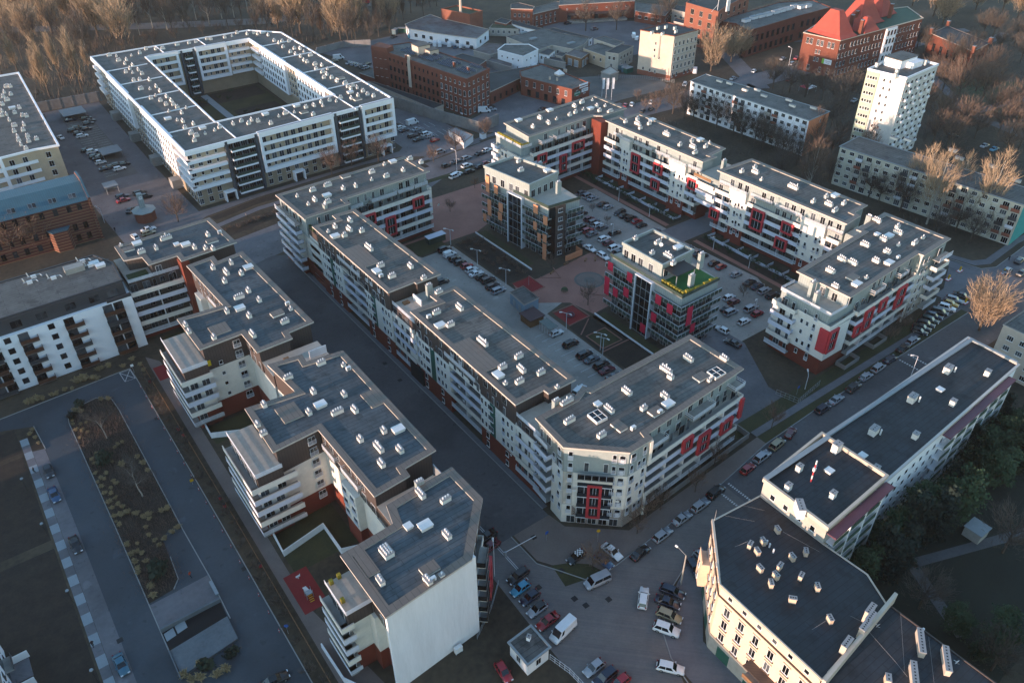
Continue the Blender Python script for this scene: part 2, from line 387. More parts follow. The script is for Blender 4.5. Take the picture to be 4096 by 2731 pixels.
def red_frame(b, F, a, c, z0, z1, d, n=2, rows=1, m=None):
    """projecting coloured window box with a glazed bay inside"""
    mb = MB(); t = .55; D = .55
    mb.fbox(F, a, c, d-.1, d+D, z0, z0+t, 0); mb.fbox(F, a, c, d-.1, d+D, z1-t, z1, 0)
    mb.fbox(F, a, a+t, d-.1, d+D, z0+t, z1-t, 0); mb.fbox(F, c-t, c, d-.1, d+D, z0+t, z1-t, 0)
    for r in range(1, rows):
        zz = z0+(z1-z0)*r/rows; mb.fbox(F, a+t, c-t, d-.1, d+D-.02, zz-.2, zz+.2, 0)
    fr = b.part('window_frame', mb, [m or m_red], label='red projecting window frame')
    gl = MB(); gl.fbox(F, a+t, c-t, d, d+D-.25, z0+t, z1-t, 0)
    for k in range(1, 3): u = a+t+(c-a-2*t)*k/3; gl.fbox(F, u-.03, u+.03, d, d+D-.2, z0+t, z1-t, 1)
    b.part('pane', gl, [m_glassd, m_rail], fr)
# ------------------------------------------------------------------ the modern estate: seven-storey blocks sharing one facade system
ZR = 20.5
def block(name, label, roof, edges, vp, cl=m_cladg, pads=(), rimw=1.3, group='blocks of the modern estate', pin=.7, low_extra=None, mm=None):
    """roof: eave polygon counter-clockwise.  edges[i] (edge i -> i+1): dict(t=..., out=...)
    out: wall plane relative to the eave; bays are dug 1.5 m behind that plane."""
    P = roof; n = len(P); cx = sum(p[0] for p in P)/n; cy = sum(p[1] for p in P)/n
    b = Bld(name, label, 'apartment block', (cx, cy), group)
    E = [edges.get(i, dict(t='wall')) for i in range(n)]
    outs = [e.get('out', -pin) for e in E]
    plane = offset(P, outs)                                      # visible wall plane
    core = offset(P, [o-(1.5 if e['t'] in ('bands', 'gallery') else 0) for o, e in zip(outs, E)])
    pent = offset(P, [e.get('pin', -pin) for e in E])            # set-back upper storeys
    bs, wl, up_ = MB(), MB(), MB()
    bs.prism(core, 0, 5.0, 0, bottom=False); wl.prism(core, 5.0, 14.0, 0, 1); up_.prism(pent, 14.0, ZR-.36, 0)
    for i, e in enumerate(E):
        F = Frame(plane[i], plane[(i+1) % n]); L = F.L; d = 0
        e['F'] = F; see = F.seen()
        if e['t'] in ('gallery',):
            for (a, c, k) in e['seg']:
                a, c = max(0, a), min(L, c)
                if k == 'w':
                    bs.fbox(F, a, c, 0, -1.5, 0, 5.0, 0); wl.fbox(F, a, c, 0, -1.5, 5.0, 14.0 if not e.get('tall') else 17.0, 0)
                elif see: bays(b, F, a, c, 0, 1.5, range(e.get('low', 0), 5))
            if e.get('floor5'): wl.fbox(F, 0, L, -.02, -1.5, 13.75, 14.0, 0, 1)
        elif e['t'] == 'bands' and see:
            bays(b, F, e.get('a', 0), L-e.get('c', 0), 0, 1.5, range(e.get('low', 0), 5))
        if see and e['t'] in ('bands', 'gallery', 'clad'):       # upper storeys: doors, windows, hung railings
            Fp = Frame(pent[i], pent[(i+1) % n]); u = 1.5
            while u < Fp.L-1.5:
                if R.random() < .8: b.rep('window', win(R.choice((.8, 1.5, 1.5)), 2.1, 2, sill=False), Fp.mtx(u, .02, 17.15))
                if R.random() < .75: b.rep('window', win(R.choice((.7, 1.5, 1.0)), 2.1, 2, sill=False), Fp.mtx(u+R.uniform(-.5, .5), .02, 14.1))
                u += R.uniform(2.2, 3.6)
            for (a, c) in e.get('hang', ()):
                mb = MB(); D = max(.9, (outs[i]-(e.get('pin', -pin)))-.35); mb.fbox(Fp, a, c, 0, D, 16.75, 17.0, 1); railing(mb, Fp, a, c, D-.05, 17.0, 0)
                Fl = Frame(Fp.p(a, 0, 0)[:2], Fp.p(a, D, 0)[:2])
                for u in (a, c-.05): mb.fbox(Fp, u, u+.05, 0, D, 17.9, 18.0, 0); mb.fbox(Fp, u, u+.05, 0, D, 17.45, 17.55, 0)
                b.part('balcony', mb, [m_rail, m_conc])
        if e['t'] == 'octwall': wl.fbox(F, 0, L, -.02, -.6, 14.0, ZR-.38, 0); bs.fbox(F, 0, L, .0, -.5, 0, 5.0, 1)
        if e['t'] == 'blank': wl.fbox(F, 0, L, .06, -.5, 0, ZR-.36, 2)
    if low_extra: low_extra(b, bs, wl, up_)
    b.part('brick_base', bs, [m_brickr, m_cream]); b.part('wall', wl, [m_cream, m_floor, m_white]); b.part('cladding', up_, [cl])
    rf = flat_roof(b, P, ZR, rimw, pads=pads, mats=[mm or m_memb, m_rim, m_fascia, m_soffit]); vents(b, rf, ZR-.28, vp)
    return b, E, plane, rf
def pts(b, F, rows, us, w=.9, h=1.3, n=1, rail=None, d=.02, nm='window'):
    for z in rows:
        for u in us: b.rep(nm, win(w, h, n, rail=rail), F.mtx(u, d, z))
# -- long middle block, two roofs, brown cladding over the dark street
def westwall(b, F, y0, stripes, walls):
    """street front (runs from high y to low y): green stripes and small windows on the cream stretches"""
    for (ya, yb) in walls:
        ua, ub = y0-ya, y0-yb
        for z in (6.1, 9.0, 11.9):
            for u in (ua+1.2, ua+2.6, ub-2.6, ub-1.2):
                b.rep('window', win(.7, 1.4, 1), F.mtx(u, .02, z))
            b.rep('window', win(1.8, 1.4, 3), F.mtx(ua+4.3, .02, z)); b.rep('window', win(.9, 2.0, 1, rail=m_rail), F.mtx(ub-4.2, .02, z-.6))
        for z in (.6, 3.2): b.rep('window', win(1.0, 1.6, 1, gl=m_glassd), F.mtx(ua+3, .02, z)); b.rep('window', win(1.0, 1.3, 1, gl=m_glassd), F.mtx(ub-3, .02, z))
    for y in stripes:
        mb = MB(); mb.fbox(F, y0-y-.95, y0-y+.95, 0, .05, 5.0, 14.0, 0); b.part('wall_stripe', mb, [m_green], label='dark green vertical wall stripe')
def cladwins(b, F, L):
    u = 1.0
    while u < L-1:
        b.rep('window', win(.6, 1.1, 1, fr=m_gfr, sill=False), F.mtx(u, .02, 18.2)); R.random() < .6 and b.rep('window', win(.6, 1.3, 1, fr=m_gfr, sill=False), F.mtx(u+.4, .02, 14.9))
        if R.random() < .3: b.rep('window', win(.9, 2.0, 1, rail=m_rail), F.mtx(u+.9, .02, 17.2))
        u += R.uniform(1.9, 4.2)
M2P = [(70.2,146.9),(77.6,148.2),(77.6,145.8),(84.7,145.9),(84.0,189.8),(77.1,190.0),(77.0,187.2),(69.9,187.5)]
M2P[0] = (70.2,146.4); M2P[1] = (77.6,146.6)
def m2low(b, bs, wl, up_):
    wl.box(71, 187, 5, 83.6, 194, 14, 0, 1); bs.box(71, 187, 0, 83.6, 194, 5, 0); up_.box(71.05, 187, 14, 83.5, 194.2, 17, 0, 0)
    mb = MB()
    for y in (190.5, 191.8, 193): mb.box(71.2, y, 17, 71.9, y+.9, 17.9, 0)
    b.part('planting', mb, [m_hedge])
b, E, pl, rf = block('apartment_block', 'middle apartment block on the dark street, the roof next to the north wing', M2P,
  {7: dict(t='gallery', out=-.7, pin=-.7, seg=[(0, 2, 'w'), (2, 13.8, 'w'), (13.8, 26, 'b'), (26, 41.5, 'w')])},
  '11,710,465,2y 11,648,510,s 11,845,410,3y 11,838,490,4y 11,950,505,2x 11,795,545,2x 11,710,550,Kx 11,1012,655,6y 11,1118,815,3x 11,1082,865,Ky 11,1122,910,A 11,1220,910,3x 11,1385,820,3y 11,1505,930,2x 11,1550,1010,Tx',
  m_clad, pads=[(71.3, 160, 75.5, 171)], low_extra=m2low)
F = E[7]['F']; y0 = pl[7][1]
westwall(b, F, y0, (179.3, 156.3), ((185.4, 173.7), (161.3, 147.3))); cladwins(b, F, F.L)
mb = MB(); Fq = Frame((70.9, 174), (70.9, 161.5)); mb.fbox(Fq, 0, 12.5, 0, .7, 16.8, 17.0, 1); railing(mb, Fq, 0, 12.5, .65, 17, 0); b.part('balcony', mb, [m_rail, m_conc])
Fq = Frame((71, 194), (71, 187)); [band(b, Fq, 0, 7, .0, 1.2, LEV[i], BANDM()[i]) for i in range(5)]
sats(b, F, [(12.5, 12.3), (14.5, 15.2), (22, 5.9), (30, 5.9), (40, 15)], .1)
b.finish()
M3P = [(70.4,96.0),(77.6,96.2),(77.7,94.8),(85.0,94.9),(84.7,139.5),(77.5,139.3),(77.6,136.2),(70.4,136.5)]
def m3low(b, bs, wl, up_):
    for (ya, yb) in ((136, 146.4), (88.5, 96.5)):
        wl.box(71.05, ya, 5, 84, yb, 14, 0, 1); bs.box(71.05, ya, 0, 84, yb, 5, 0); up_.box(71.1, ya, 14, 84.05, yb, 16.95, 0); wl.box(71.12, ya, 16.95, 84, yb, 17.0, 0, 1)
        mb = MB(); Fq = Frame((71, yb), (71, ya)); railing(mb, Fq, .1, yb-ya-.2, .0, 17.0, 0); b.part('railing', mb, [m_rail])
    mb = MB(); mb.box(76, 141.2, 17, 76.3, 145, 18.6, 0); mb.box(72.6, 139.7, 17, 74.5, 140.5, 17.45, 1); mb.box(73, 144, 17, 74.6, 145.2, 17.4, 2); b.part('terrace_furniture', mb, [m_white, m_dish, m_wood])
    mb = MB(); mb.box(75.2, 91, 17, 79.6, 92.3, 18.3, 0); b.part('terrace_screen', mb, [m_wood])
b, E, pl, rf = block('apartment_block', 'middle apartment block on the dark street, the roof nearer the camera beside the corner block', M3P,
  {7: dict(t='gallery', out=-.65, pin=-.7, seg=[(0, 1.0, 'b'), (1.0, 14.2, 'w'), (14.2, 26.4, 'b'), (26.4, 39.5, 'w'), (39.5, 40.5, 'b')])},
  '11,1640,1055,3x 11,1620,1235,3x 11,1550,1275,A 11,1825,1190,4y 11,1742,1345,3x 11,1650,1350,Kx 11,2030,1500,6y 22,62,60,3x 22,85,175,4y 22,258,205,3x 22,68,285,3x 22,405,335,s 12,2210,155,3x 12,2172,225,Ky 12,2235,300,s 22,395,475,Tx',
  m_clad, pads=[(71.5, 108, 75.7, 120)], low_extra=m3low)
F = E[7]['F']; y0 = pl[7][1]
westwall(b, F, y0, (128.7, 104.9), ((135.3, 122.2), (109.9, 96.8))); cladwins(b, F, F.L)
Fq = Frame((71.05, 146.4), (71.05, 136.4)); bays(b, Fq, 0, 10, .35, .4)
Fq = Frame((71.05, 96.5), (71.05, 88.5)); bays(b, Fq, 0, 8, .35, .4)
mb = MB(); Fq = Frame((70.9, 122), (70.9, 110)); mb.fbox(Fq, 0, 12, 0, .7, 16.8, 17.0, 1); railing(mb, Fq, 0, 12, .65, 17, 0); b.part('balcony', mb, [m_rail, m_conc])
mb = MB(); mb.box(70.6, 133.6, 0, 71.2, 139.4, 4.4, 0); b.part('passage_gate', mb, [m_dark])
sats(b, F, [(8, 15), (11, 9.5), (19, 12), (33, 13), (38, 5.5)], .1); sats(b, Fq, [(6, 12), (7.5, 9)], .45)
b.finish()
# -- north wing of the court
M1P = [(70,192.8),(84.5,193.2),(84.7,196.9),(113.7,198.2),(113.2,212.5),(69.6,211.4)]
def m1low(b, bs, wl, up_):
    wl.box(112, 200.3, 5, 115, 212, 14, 0, 1); bs.box(112, 200.2, 0, 114, 212, 5, 0)
b, E, pl, rf = block('apartment_block', 'north wing of the court, seen below the white courtyard building, with three red window frames', M1P,
  {0: dict(t='clad', out=-.7, pin=-.7), 2: dict(t='bands', out=1.2, pin=-1.2, hang=((1.5, 5.5), (8.5, 17), (17.6, 23), (23.5, 28))), 5: dict(t='gallery', out=0, seg=[(0, 6, 'w'), (10.5, 12, 'w')])},
  '11,370,190,s 11,510,140,3x 11,645,95,4x 11,645,245,3x 11,528,225,3y 11,470,262,s 11,637,185,Kx 11,783,125,2y 11,893,103,2y 11,1037,45,s 11,1170,15,3x 10,1225,1450,Kx 10,1150,1475,s 10,1040,1545,3x 10,1320,1530,2y 10,1380,1430,3x 10,1480,1460,2x 11,620,290,Ty 11,800,10,Hx',
  m_cladg, low_extra=m1low)
F = E[2]['F']
for a, c, z0, z1, r in ((22, 26, 10.6, 14.1, 1), (5.2, 9.0, 10.6, 14.1, 1), (12, 15.6, 4.7, 11.0, 2)): red_frame(b, F, a, c, z0, z1, 0, rows=r)
for (ya, yb, dx) in ((211, 203.5, 1.6), (202.5, 196.5, 1.8)):        # rounded stacks of white balconies on the street end
    Fq = Frame((70.2, ya), (70.2, yb)); L = Fq.L
    for i in range(6):
        band(b, Fq, 0, L, dx, dx, 2.6+2.9*i, m_lilac if i < 5 else m_rail)
        b.rep('balcony_door', win(1.7, 2.2, 2, sill=False, name='balcony_door'), Fq.mtx(L*.4, .05, 2.7+2.9*i))
sats(b, F, [(31, 9.5), (13, 5.3), (17, 4.5)], .1)
b.finish()
# -- corner block with the chamfered end at the junction
M4P = [(79.3,72.8),(85.2,73.0),(85.6,74.6),(115.0,76.9),(114.9,92.0),(85.4,91.2),(84.7,92.6),(81.1,90.9),(71.2,90.7),(70.4,81.2)]
b, E, pl, rf = block('apartment_block', 'corner apartment block with a chamfered cream end at the junction and red window frames', M4P,
  {0: dict(t='octwall', out=-.25, pin=-.25), 1: dict(t='octwall', out=-.5, pin=-.5), 2: dict(t='bands', out=1.6, pin=-1.0, hang=((.5, 5), (12.5, 19.5), (26, 29.3))), 8: dict(t='gallery', out=-.3, pin=-.3, seg=[(5, 9.6, 'w')]), 9: dict(t='octwall', out=-.25, pin=-.25)},
  '22,515,635,4x 22,803,765,3x 22,870,535,4y 22,765,600,Gy 22,770,485,kx 22,490,470,5x 22,1085,705,A 22,1030,375,4y 22,1370,415,3y 22,1180,525,2x 22,1400,485,Kx 22,1325,560,A 22,1380,180,5y 22,1420,245,2y 22,1580,80,4y 22,1830,210,Gx 22,1770,270,s 22,1900,80,3y 22,960,680,Hy 22,1290,550,Hx 22,1690,240,Hx', m_cladg)
F9, F0, F1 = E[9]['F'], E[0]['F'], E[1]['F']
for i in range(6):
    z = 2.6+2.9*i
    for u in (1.3, F9.L-2.6): b.rep('window', win(.75, 2.0, 1, rail=m_rail), F9.mtx(u, .02, z+.3))
    for u in (F9.L-1.0,): b.rep('window', win(.8, 1.7, 1, rail=m_rail), F9.mtx(u, .02, z+.5))
    for u in (F0.L-4.4, F0.L-1.2): b.rep('window', win(.75, 2.0, 1, rail=m_rail), F0.mtx(u, .02, z+.3))
F8 = E[8]['F']
mb = MB(); mb.fbox(F8, 0, F8.L, 0, -.3, 14.0, ZR-.38, 0); mb.fbox(F8, 5.0, F8.L, 0.01, -.3, 0, 14.0, 0); b.part('wall', mb, [m_cream])
for i in range(6):
    z = 2.6+2.9*i
    for u in (1.25, F9.L-1.3): b.rep('window', win(.8, 2.0, 1, rail=m_rail), F9.mtx(u, .02, z+.2))
    for u in ((F8.L-1.3,) if i % 2 else (F8.L-3.1, F8.L-.8)): b.rep('window', win(.75, 1.9, 1, rail=m_rail), F8.mtx(u, .03, z+.3))
    for u in ((1.4,) if i % 2 else (2.9,)): b.rep('window', win(.75, 1.9, 1, rail=m_rail), F0.mtx(u, .02, z+.3))
for i in range(5): band(b, F8, 0.2, 4.9, 1.2, 2.6, LEV[i]+.2, (m_rail, m_lilac, m_lilac, m_lilac, m_lilac)[i]); b.rep('balcony_door', win(1.7, 2.2, 2, sill=False, name='balcony_door'), F8.mtx(2.5, .05 if i == 4 else -1.45, LEV[i]+.3))
mb = MB(); mb.fbox(F8, .2, 4.9, 0, 1.2, 16.9, 17.1, 1); railing(mb, F8, .2, 4.9, 1.15, 17.1, 0); b.part('balcony', mb, [m_rail, m_conc])
mb = MB(); mb.fbox(F9, 2.8, 9.4, 0, .05, 2.2, 13.6, 0)                # glazed loggias of the chamfer
for u in (2.8, 4.1, 8.0, 9.3): mb.fbox(F9, u, u+.08, 0, .35, 2.2, 13.6, 1)
for z in (2.2, 5.1, 8.0, 10.9): mb.fbox(F9, 2.8, 9.4, 0, .6, z, z+.22, 1); mb.fbox(F9, 2.8, 9.4, .55, .6, z+.25, z+1.15, 2)
mb.fbox(F9, 2.8, 9.4, 0, .5, 11.8, 12.7, 3); b.part('glazed_loggia', mb, [m_glassd, m_rail, m_glassd, m_cream])
mb = MB(); mb.fbox(F9, 2.7, 9.5, 0, 1.4, 13.5, 13.75, 1); mb.fbox(F9, 2.7, 9.5, 1.34, 1.4, 13.7, 14.85, 0)
for k in range(6): u = 2.7+6.75*k/5; mb.fbox(F9, u, u+.06, 1.33, 1.43, 13.7, 14.9, 2)
b.part('balcony', mb, [m_glassd, m_conc, m_rail])
for u in (4.3, 7.9): b.rep('window', win(.9, 2.3, 1, sill=False), F9.mtx(u, .02, 14.6))
red_frame(b, F9, 4.7, 7.5, 2.5, 11.6, .25, rows=3)
for k in range(5): b.rep('shop_window', win(1.7, 1.9, 2, gl=m_glassd, sill=False, name='shop_window'), F9.mtx(1.8+2.1*k, .03, .2))
F2 = E[2]['F']
for a, c, z0, z1, r in ((10.2, 13.2, 10.6, 14.1, 1), (15.6, 19.2, 6.6, 11.9, 2), (23, 26.8, 7.6, 11.0, 1), (28.8, 32.2, 9.0, 14.3, 2)): red_frame(b, F2, a, min(c, F2.L), z0, z1, 0, rows=r)
sats(b, F9, [(2.2, 10), (10.6, 8)], .3); sats(b, F2, [(6.5, 10), (7, 4.2), (20, 15.2), (27, 15), (23, 12)], .1); sats(b, F8, [(4.9, 14.5), (4.9, 12)], 1.2)
b.finish()
# ------------------------------------------------------------------ east row and its wings
def eastwins(b, F, y0, walls):
    for (ya, yb) in walls:
        ua, ub = y0-ya, y0-yb
        for i, z in enumerate((2.9, 5.8, 8.7, 11.6)):
            for j, u in enumerate((ua+.9, ua+2.9, ub-2.0, ub-.7)):
                if (i+j) % 2 or j in (0,): b.rep('window', win(.75, 2.0, 1, rail=m_rail), F.mtx(u, .03, z-.1))
                else: b.rep('window', win(.8, .9, 1), F.mtx(u, .03, z+.6))
        mb = MB(); mb.fbox(F, ua, ub, -1.5, 0, 14.0, 16.7, 1); mb.fbox(F, ua-.1, ub+.1, -1.5, .25, 16.7, 16.95, 1); railing(mb, F, ua-.1, ub+.1, .25, 16.95, 0); b.part('balcony', mb, [m_rail, m_cream])
def gardens(name, label, x0, x1, y0, y1, cells):
    b = Bld(name, label, 'garden wall', ((x0+x1)/2, (y0+y1)/2)); mb = MB()
    mb.box(x0, y0, 0, x0+.2, y1, .9, 0)
    for k in range(cells+1): y = y0+(y1-y0-.2)*k/cells; mb.box(x0+.2, y, 0, x1, y+.15, .8, 0)
    b.part('wall', mb, [m_lilac]); mb = MB()
    for k in range(cells): mb.box(x0+.3, y0+(y1-y0)*(k+.12)/cells, 0, x0+.9, y0+(y1-y0)*(k+.8)/cells, .9+.3*R.random(), 0)
    b.part('hedge', mb, [m_hedge]); return b.finish()
E0P = [(153.6,201.1),(183.0,202.6),(185.4,200.3),(197.3,200.9),(197,218.3),(154.3,216.2)]
def e0low(b, bs, wl, up_):
    up_.box(150.8, 201.5, 14, 154.6, 215.8, 16.95, 0); wl.box(150.7, 201.4, 16.95, 154.7, 215.9, 17.0, 0, 1); wl.box(149.5, 200, 5, 155, 216, 14, 0, 1); bs.box(150, 200.2, 0, 155, 215.8, 5, 0)
    bs.box(181.8, 197, 0, 185, 202, 19.9, 0)
    mb = MB()
    for k in range(9): mb.box(151.0, 202+1.5*k, 17, 151.8, 203.3+1.5*k, 18.3, 0)
    for k in range(2): mb.box(151.8+1.5*k, 201.7, 17, 153.1+1.5*k, 202.5, 18.0, 0)
    b.part('planting', mb, [m_hedgey])
    Fq = Frame((150.7, 216), (150.7, 201.3)); mb = MB(); railing(mb, Fq, 0, 14.6, .1, 17, 0, nb=6); Fq = Frame((150.6, 201.3), (155, 201.3)); railing(mb, Fq, 0, 4.4, .1, 17, 0, nb=6); b.part('railing', mb, [m_rail])
b, E, pl, rf = block('apartment_block', 'north-east wing with a planted yellow hedge round its corner terrace and three red frames', E0P,
  {0: dict(t='bands', out=1.6, pin=-.9, c=2, hang=((4, 9), (10.5, 17), (18.5, 24)))},
  '20,720,900,s 20,560,955,3y 20,628,920,3x 20,760,955,2y 20,785,995,2x 20,703,975,Kx 20,640,985,s 20,570,1010,2x 20,518,1035,2x 20,250,1060,3y 20,325,1105,3y 20,400,1070,s 20,188,1140,2y 20,338,990,Kx 20,60,1080,Kx 20,835,950,s 20,880,1005,4x', m_cladg, low_extra=e0low)
F = E[0]['F']
for a, c, z0, z1, r in ((17.6, 23.4, 10.6, 14.1, 1), (2.0, 6.0, 10.4, 14, 1), (12.0, 15.2, 4.7, 11.0, 2)): red_frame(b, F, a, c, z0, z1, 0, rows=r)
Fq = Frame((149.5, 215.8), (149.5, 200.2))
for i in range(5): band(b, Fq, .5, 4.2, 1.2, 1.2, LEV[i], m_lilac); band(b, Fq, 9, 15.4, .6, .6, LEV[i], BANDM()[i])
for z in (6, 9, 11.8):
    for u in (5.5, 7.5): b.rep('window', win(1.1, 1.5, 2), Fq.mtx(u, .02, z))
sats(b, Fq, [(4, 13), (8, 9)], .2); sats(b, F, [(25, 12.5), (9, 9), (14, 7)], .1)
b.finish()
E1P = [(184.4,152.8),(190.9,152.8),(190.5,154.7),(198.1,155.7),(197.6,195),(190.2,194.7),(190.5,197),(183.3,196.7)]
def e1low(b, bs, wl, up_):
    wl.box(184, 146, 8, 196, 153.2, 14, 0, 1); up_.box(185, 146, 14, 195, 153, 16.95, 0); wl.box(184.2, 146, 16.95, 196, 153, 17, 0, 1)
b, E, pl, rf = block('apartment_block', 'cream block of the east row with two red frames near the brick inner corner', E1P,
  {7: dict(t='gallery', out=.6, pin=-.9, low=0, seg=[(0, 8.2, 'b'), (8.2, 13, 'w'), (13, 31, 'b'), (31, 38, 'w'), (38, 44, 'b')], hang=((4, 8), (14, 22), (23.5, 30), (38, 43)))},
  '20,1018,1095,2x 20,1125,1070,2x 20,1125,1112,4y 20,1150,1152,2x 20,1230,1112,2x 20,1255,1078,Kx 20,1385,1208,5y 20,1505,1302,2x 20,1610,1268,2x 20,1685,1255,Kx 20,1620,1318,4y 20,1735,1318,2x 20,1768,1282,s 20,1640,1372,3x 20,1900,1460,Tx', m_cladg, low_extra=e1low)
F = E[7]['F']; y0 = pl[7][1]; eastwins(b, F, y0, ((188.5, 183.7), (165.7, 158.7)))
for ya, yb, z0, z1, r in ((182.2, 178.2, 7.4, 14.1, 2), (172, 167.9, 10.6, 14.1, 1), (172.4, 168.6, 4.8, 8.4, 1), (157, 152.9, 10.6, 14.1, 1)): red_frame(b, F, y0-ya, y0-yb, z0, z1, 0, rows=r)
Fq = Frame((182.8, 153), (182.8, 146)); [band(b, Fq, 0, 7, 0, 1.3, LEV[i], BANDM()[i]) for i in (2, 3, 4)]
mb = MB(); mb.fbox(Fq, 0, 7, .4, 1.6, 16.75, 17, 1); mb.fbox(Fq, 0, 7, 1.5, 1.6, 17, 17.9, 0); b.part('balcony', mb, [m_wood, m_conc])
sats(b, F, [(3, 12), (20, 9), (26, 12), (40, 8)], .1)
b.finish()
E2P = [(185.3,101.9),(192.5,102.6),(192.7,104.7),(199.4,105.1),(198.5,145.5),(183.4,146.1)]
def e2low(b, bs, wl, up_):
    wl.box(186, 96.5, 5, 196, 102.5, 14, 0, 1); bs.box(186, 96.5, 0, 196, 102.5, 5, 0); up_.box(187, 97, 14, 196, 102.6, 16.9, 0)
    bs.box(183.2, 143.2, 0, 195, 144.3, 5, 0)
b, E, pl, rf = block('apartment_block', 'cream block of the east row beside the brick driveway passage, upper floor lit', E2P,
  {5: dict(t='gallery', out=.5, pin=-.8, seg=[(0, 6, 'b'), (6, 12.2, 'w'), (12.2, 31, 'b'), (31, 39, 'w'), (39, 44.2, 'b')], hang=((1, 5), (12.5, 20), (21, 30), (38.5, 43)))},
  '20,2060,1540,2x 20,2175,1505,2x 20,2180,1545,4y 31,225,112,6y 31,405,242,2x 31,520,198,2x 31,600,185,Kx 31,545,265,4y 31,680,258,2x 31,600,322,3x 21,2235,42,s', m_cladg, low_extra=e2low)
F = E[5]['F']; y0 = pl[5][1]; eastwins(b, F, y0, ((140, 134), (115, 107.2)))
for ya, yb, z0, z1, r in ((146, 142.3, 5.0, 8.5, 1), (131, 126.5, 7.6, 14.2, 2), (120.5, 116.5, 10.7, 14.2, 1), (121.6, 117.5, 5.0, 8.7, 1)): red_frame(b, F, y0-ya, y0-yb, z0, z1, 0, rows=r)
sats(b, F, [(8, 12), (24, 14.5), (29, 12), (36, 9), (42, 12)], .1)
b.finish()
E3P = [(155.3,79.8),(186.3,81.7),(186.5,80.3),(200.1,81),(199.4,99.9),(184.7,98.6),(184.9,97.1),(154.9,94.8)]
def e3low(b, bs, wl, up_):
    wl.box(149.2, 79.2, 5, 157, 95.4, 14, 0, 1); bs.box(149.8, 80, 0, 157, 94.8, 5, 0); up_.box(150.0, 80.6, 14, 156, 94.4, 16.95, 0); wl.box(149.95, 80.5, 16.95, 156.2, 94.5, 17, 0, 1)
    mb = MB(); Fq = Frame((149.9, 94.6), (149.9, 80.4)); railing(mb, Fq, 0, 14.2, .1, 17, 0, nb=6); Fq = Frame((149.9, 80.4), (156.5, 80.6)); railing(mb, Fq, 0, 6.5, .1, 17, 0, nb=6); Fq = Frame((155, 94.6), (149.9, 94.6)); railing(mb, Fq, 0, 5, .1, 17, 0, nb=6); b.part('railing', mb, [m_rail])
b, E, pl, rf = block('apartment_block', 'south-east wing with a tiled corner terrace above red corner frames, beside the long street', E3P,
  {0: dict(t='bands', out=1.2, pin=-.8, a=3.5, hang=((10, 15), (22, 26))), 1: dict(t='octwall', out=-.4, pin=-.4), 2: dict(t='octwall', out=-.5, pin=-.5), 7: dict(t='clad', out=-.7, pin=-.7)},
  '31,905,392,Ty 31,975,412,4y 31,1160,467,2x 31,1165,518,4y 31,980,532,kx 31,1085,548,Kx 31,1035,578,3y 31,1390,562,s 31,1315,612,3x 31,1170,628,s 31,870,628,4y 31,1068,692,3y 31,665,758,4y 31,760,788,4y 31,968,772,3y 31,1085,788,Kx 31,1165,745,A 31,560,862,4y 31,880,922,s 31,795,978,Kx 31,603,1003,3y 31,760,915,Hx', m_cladg, low_extra=e3low)
F = E[0]['F']; Fw = Frame((149.2, 95.4), (149.2, 79.2)); Fs = Frame((149.2, 79.2), (160, 79.75))
for a, c, z0, z1, r in ((3.4, 6.4, 7.8, 11.0, 1), (7, 10.6, 7.8, 13.9, 2), (13.4, 16.6, 10.7, 14.1, 1), (22, 26, 7.8, 14.1, 2)): red_frame(b, F, a, c, z0, z1, 0, rows=r)
red_frame(b, Fs, -.2, 3.4, 7.4, 13.7, .1, rows=2)
mb = MB(); mb.fbox(Fw, 13.9, 16.4, 0, .5, 7.4, 13.7, 0); b.part('red_panel', mb, [m_red])
for i in range(5):
    band(b, Fw, .3, 7.0, 1.2, 1.2, LEV[i], BANDM()[i]); b.rep('balcony_door', win(1.7, 2.2, 2, sill=False, name='balcony_door'), Fw.mtx(3, .03, LEV[i])); b.rep('balcony_door', win(.9, 2.2, 1, sill=False, name='balcony_door'), Fw.mtx(5.6, .03, LEV[i]))
    for u in (8.6, 10.2) if i % 2 else (9.0,): b.rep('window', win(.75, 1.2, 1), Fw.mtx(u, .02, LEV[i]+.9))
    b.rep('window', win(.75, 2.0, 1, rail=m_rail), Fw.mtx(12, .02, LEV[i]+.4))
mb = MB(); mb.fbox(Fs, 0, 10.5, -.1, .03, 13.7, 14.95, 0); mb.fbox(Fw, 7, 16.2, -.1, .03, 13.7, 14.95, 0); b.part('balcony', mb, [m_cream])
for w, h in ((153.0, 88.5), (151.7, 86)): b.rep('chimney', vent('T', 1)[1], Matrix.Translation((w, h, 20.2 if w > 152 else 19.0)), rf)
Fb = E[2]['F']
Fe = Frame((186.6, 80.4), (199.5, 81.0))
for i in range(6):
    for u in (1.5, 3.8): b.rep('window', win(.9, 1.5, 1), Fe.mtx(u, .12, 2.8+2.9*i))
for i in range(6): band(b, Fe, 6.0, 12.5, 2.0, 1.9, 2.6+2.9*i, (m_rail, m_cream, m_lilac, m_lilac, m_cream, m_rail)[i]); b.rep('balcony_door', win(1.7, 2.2, 2, sill=False, name='balcony_door'), Fe.mtx(9, .12, 2.7+2.9*i))
sats(b, F, [(3.0, 16), (9.5, 15.4), (17.5, 16), (8, 5.4)], .1)
b.finish()
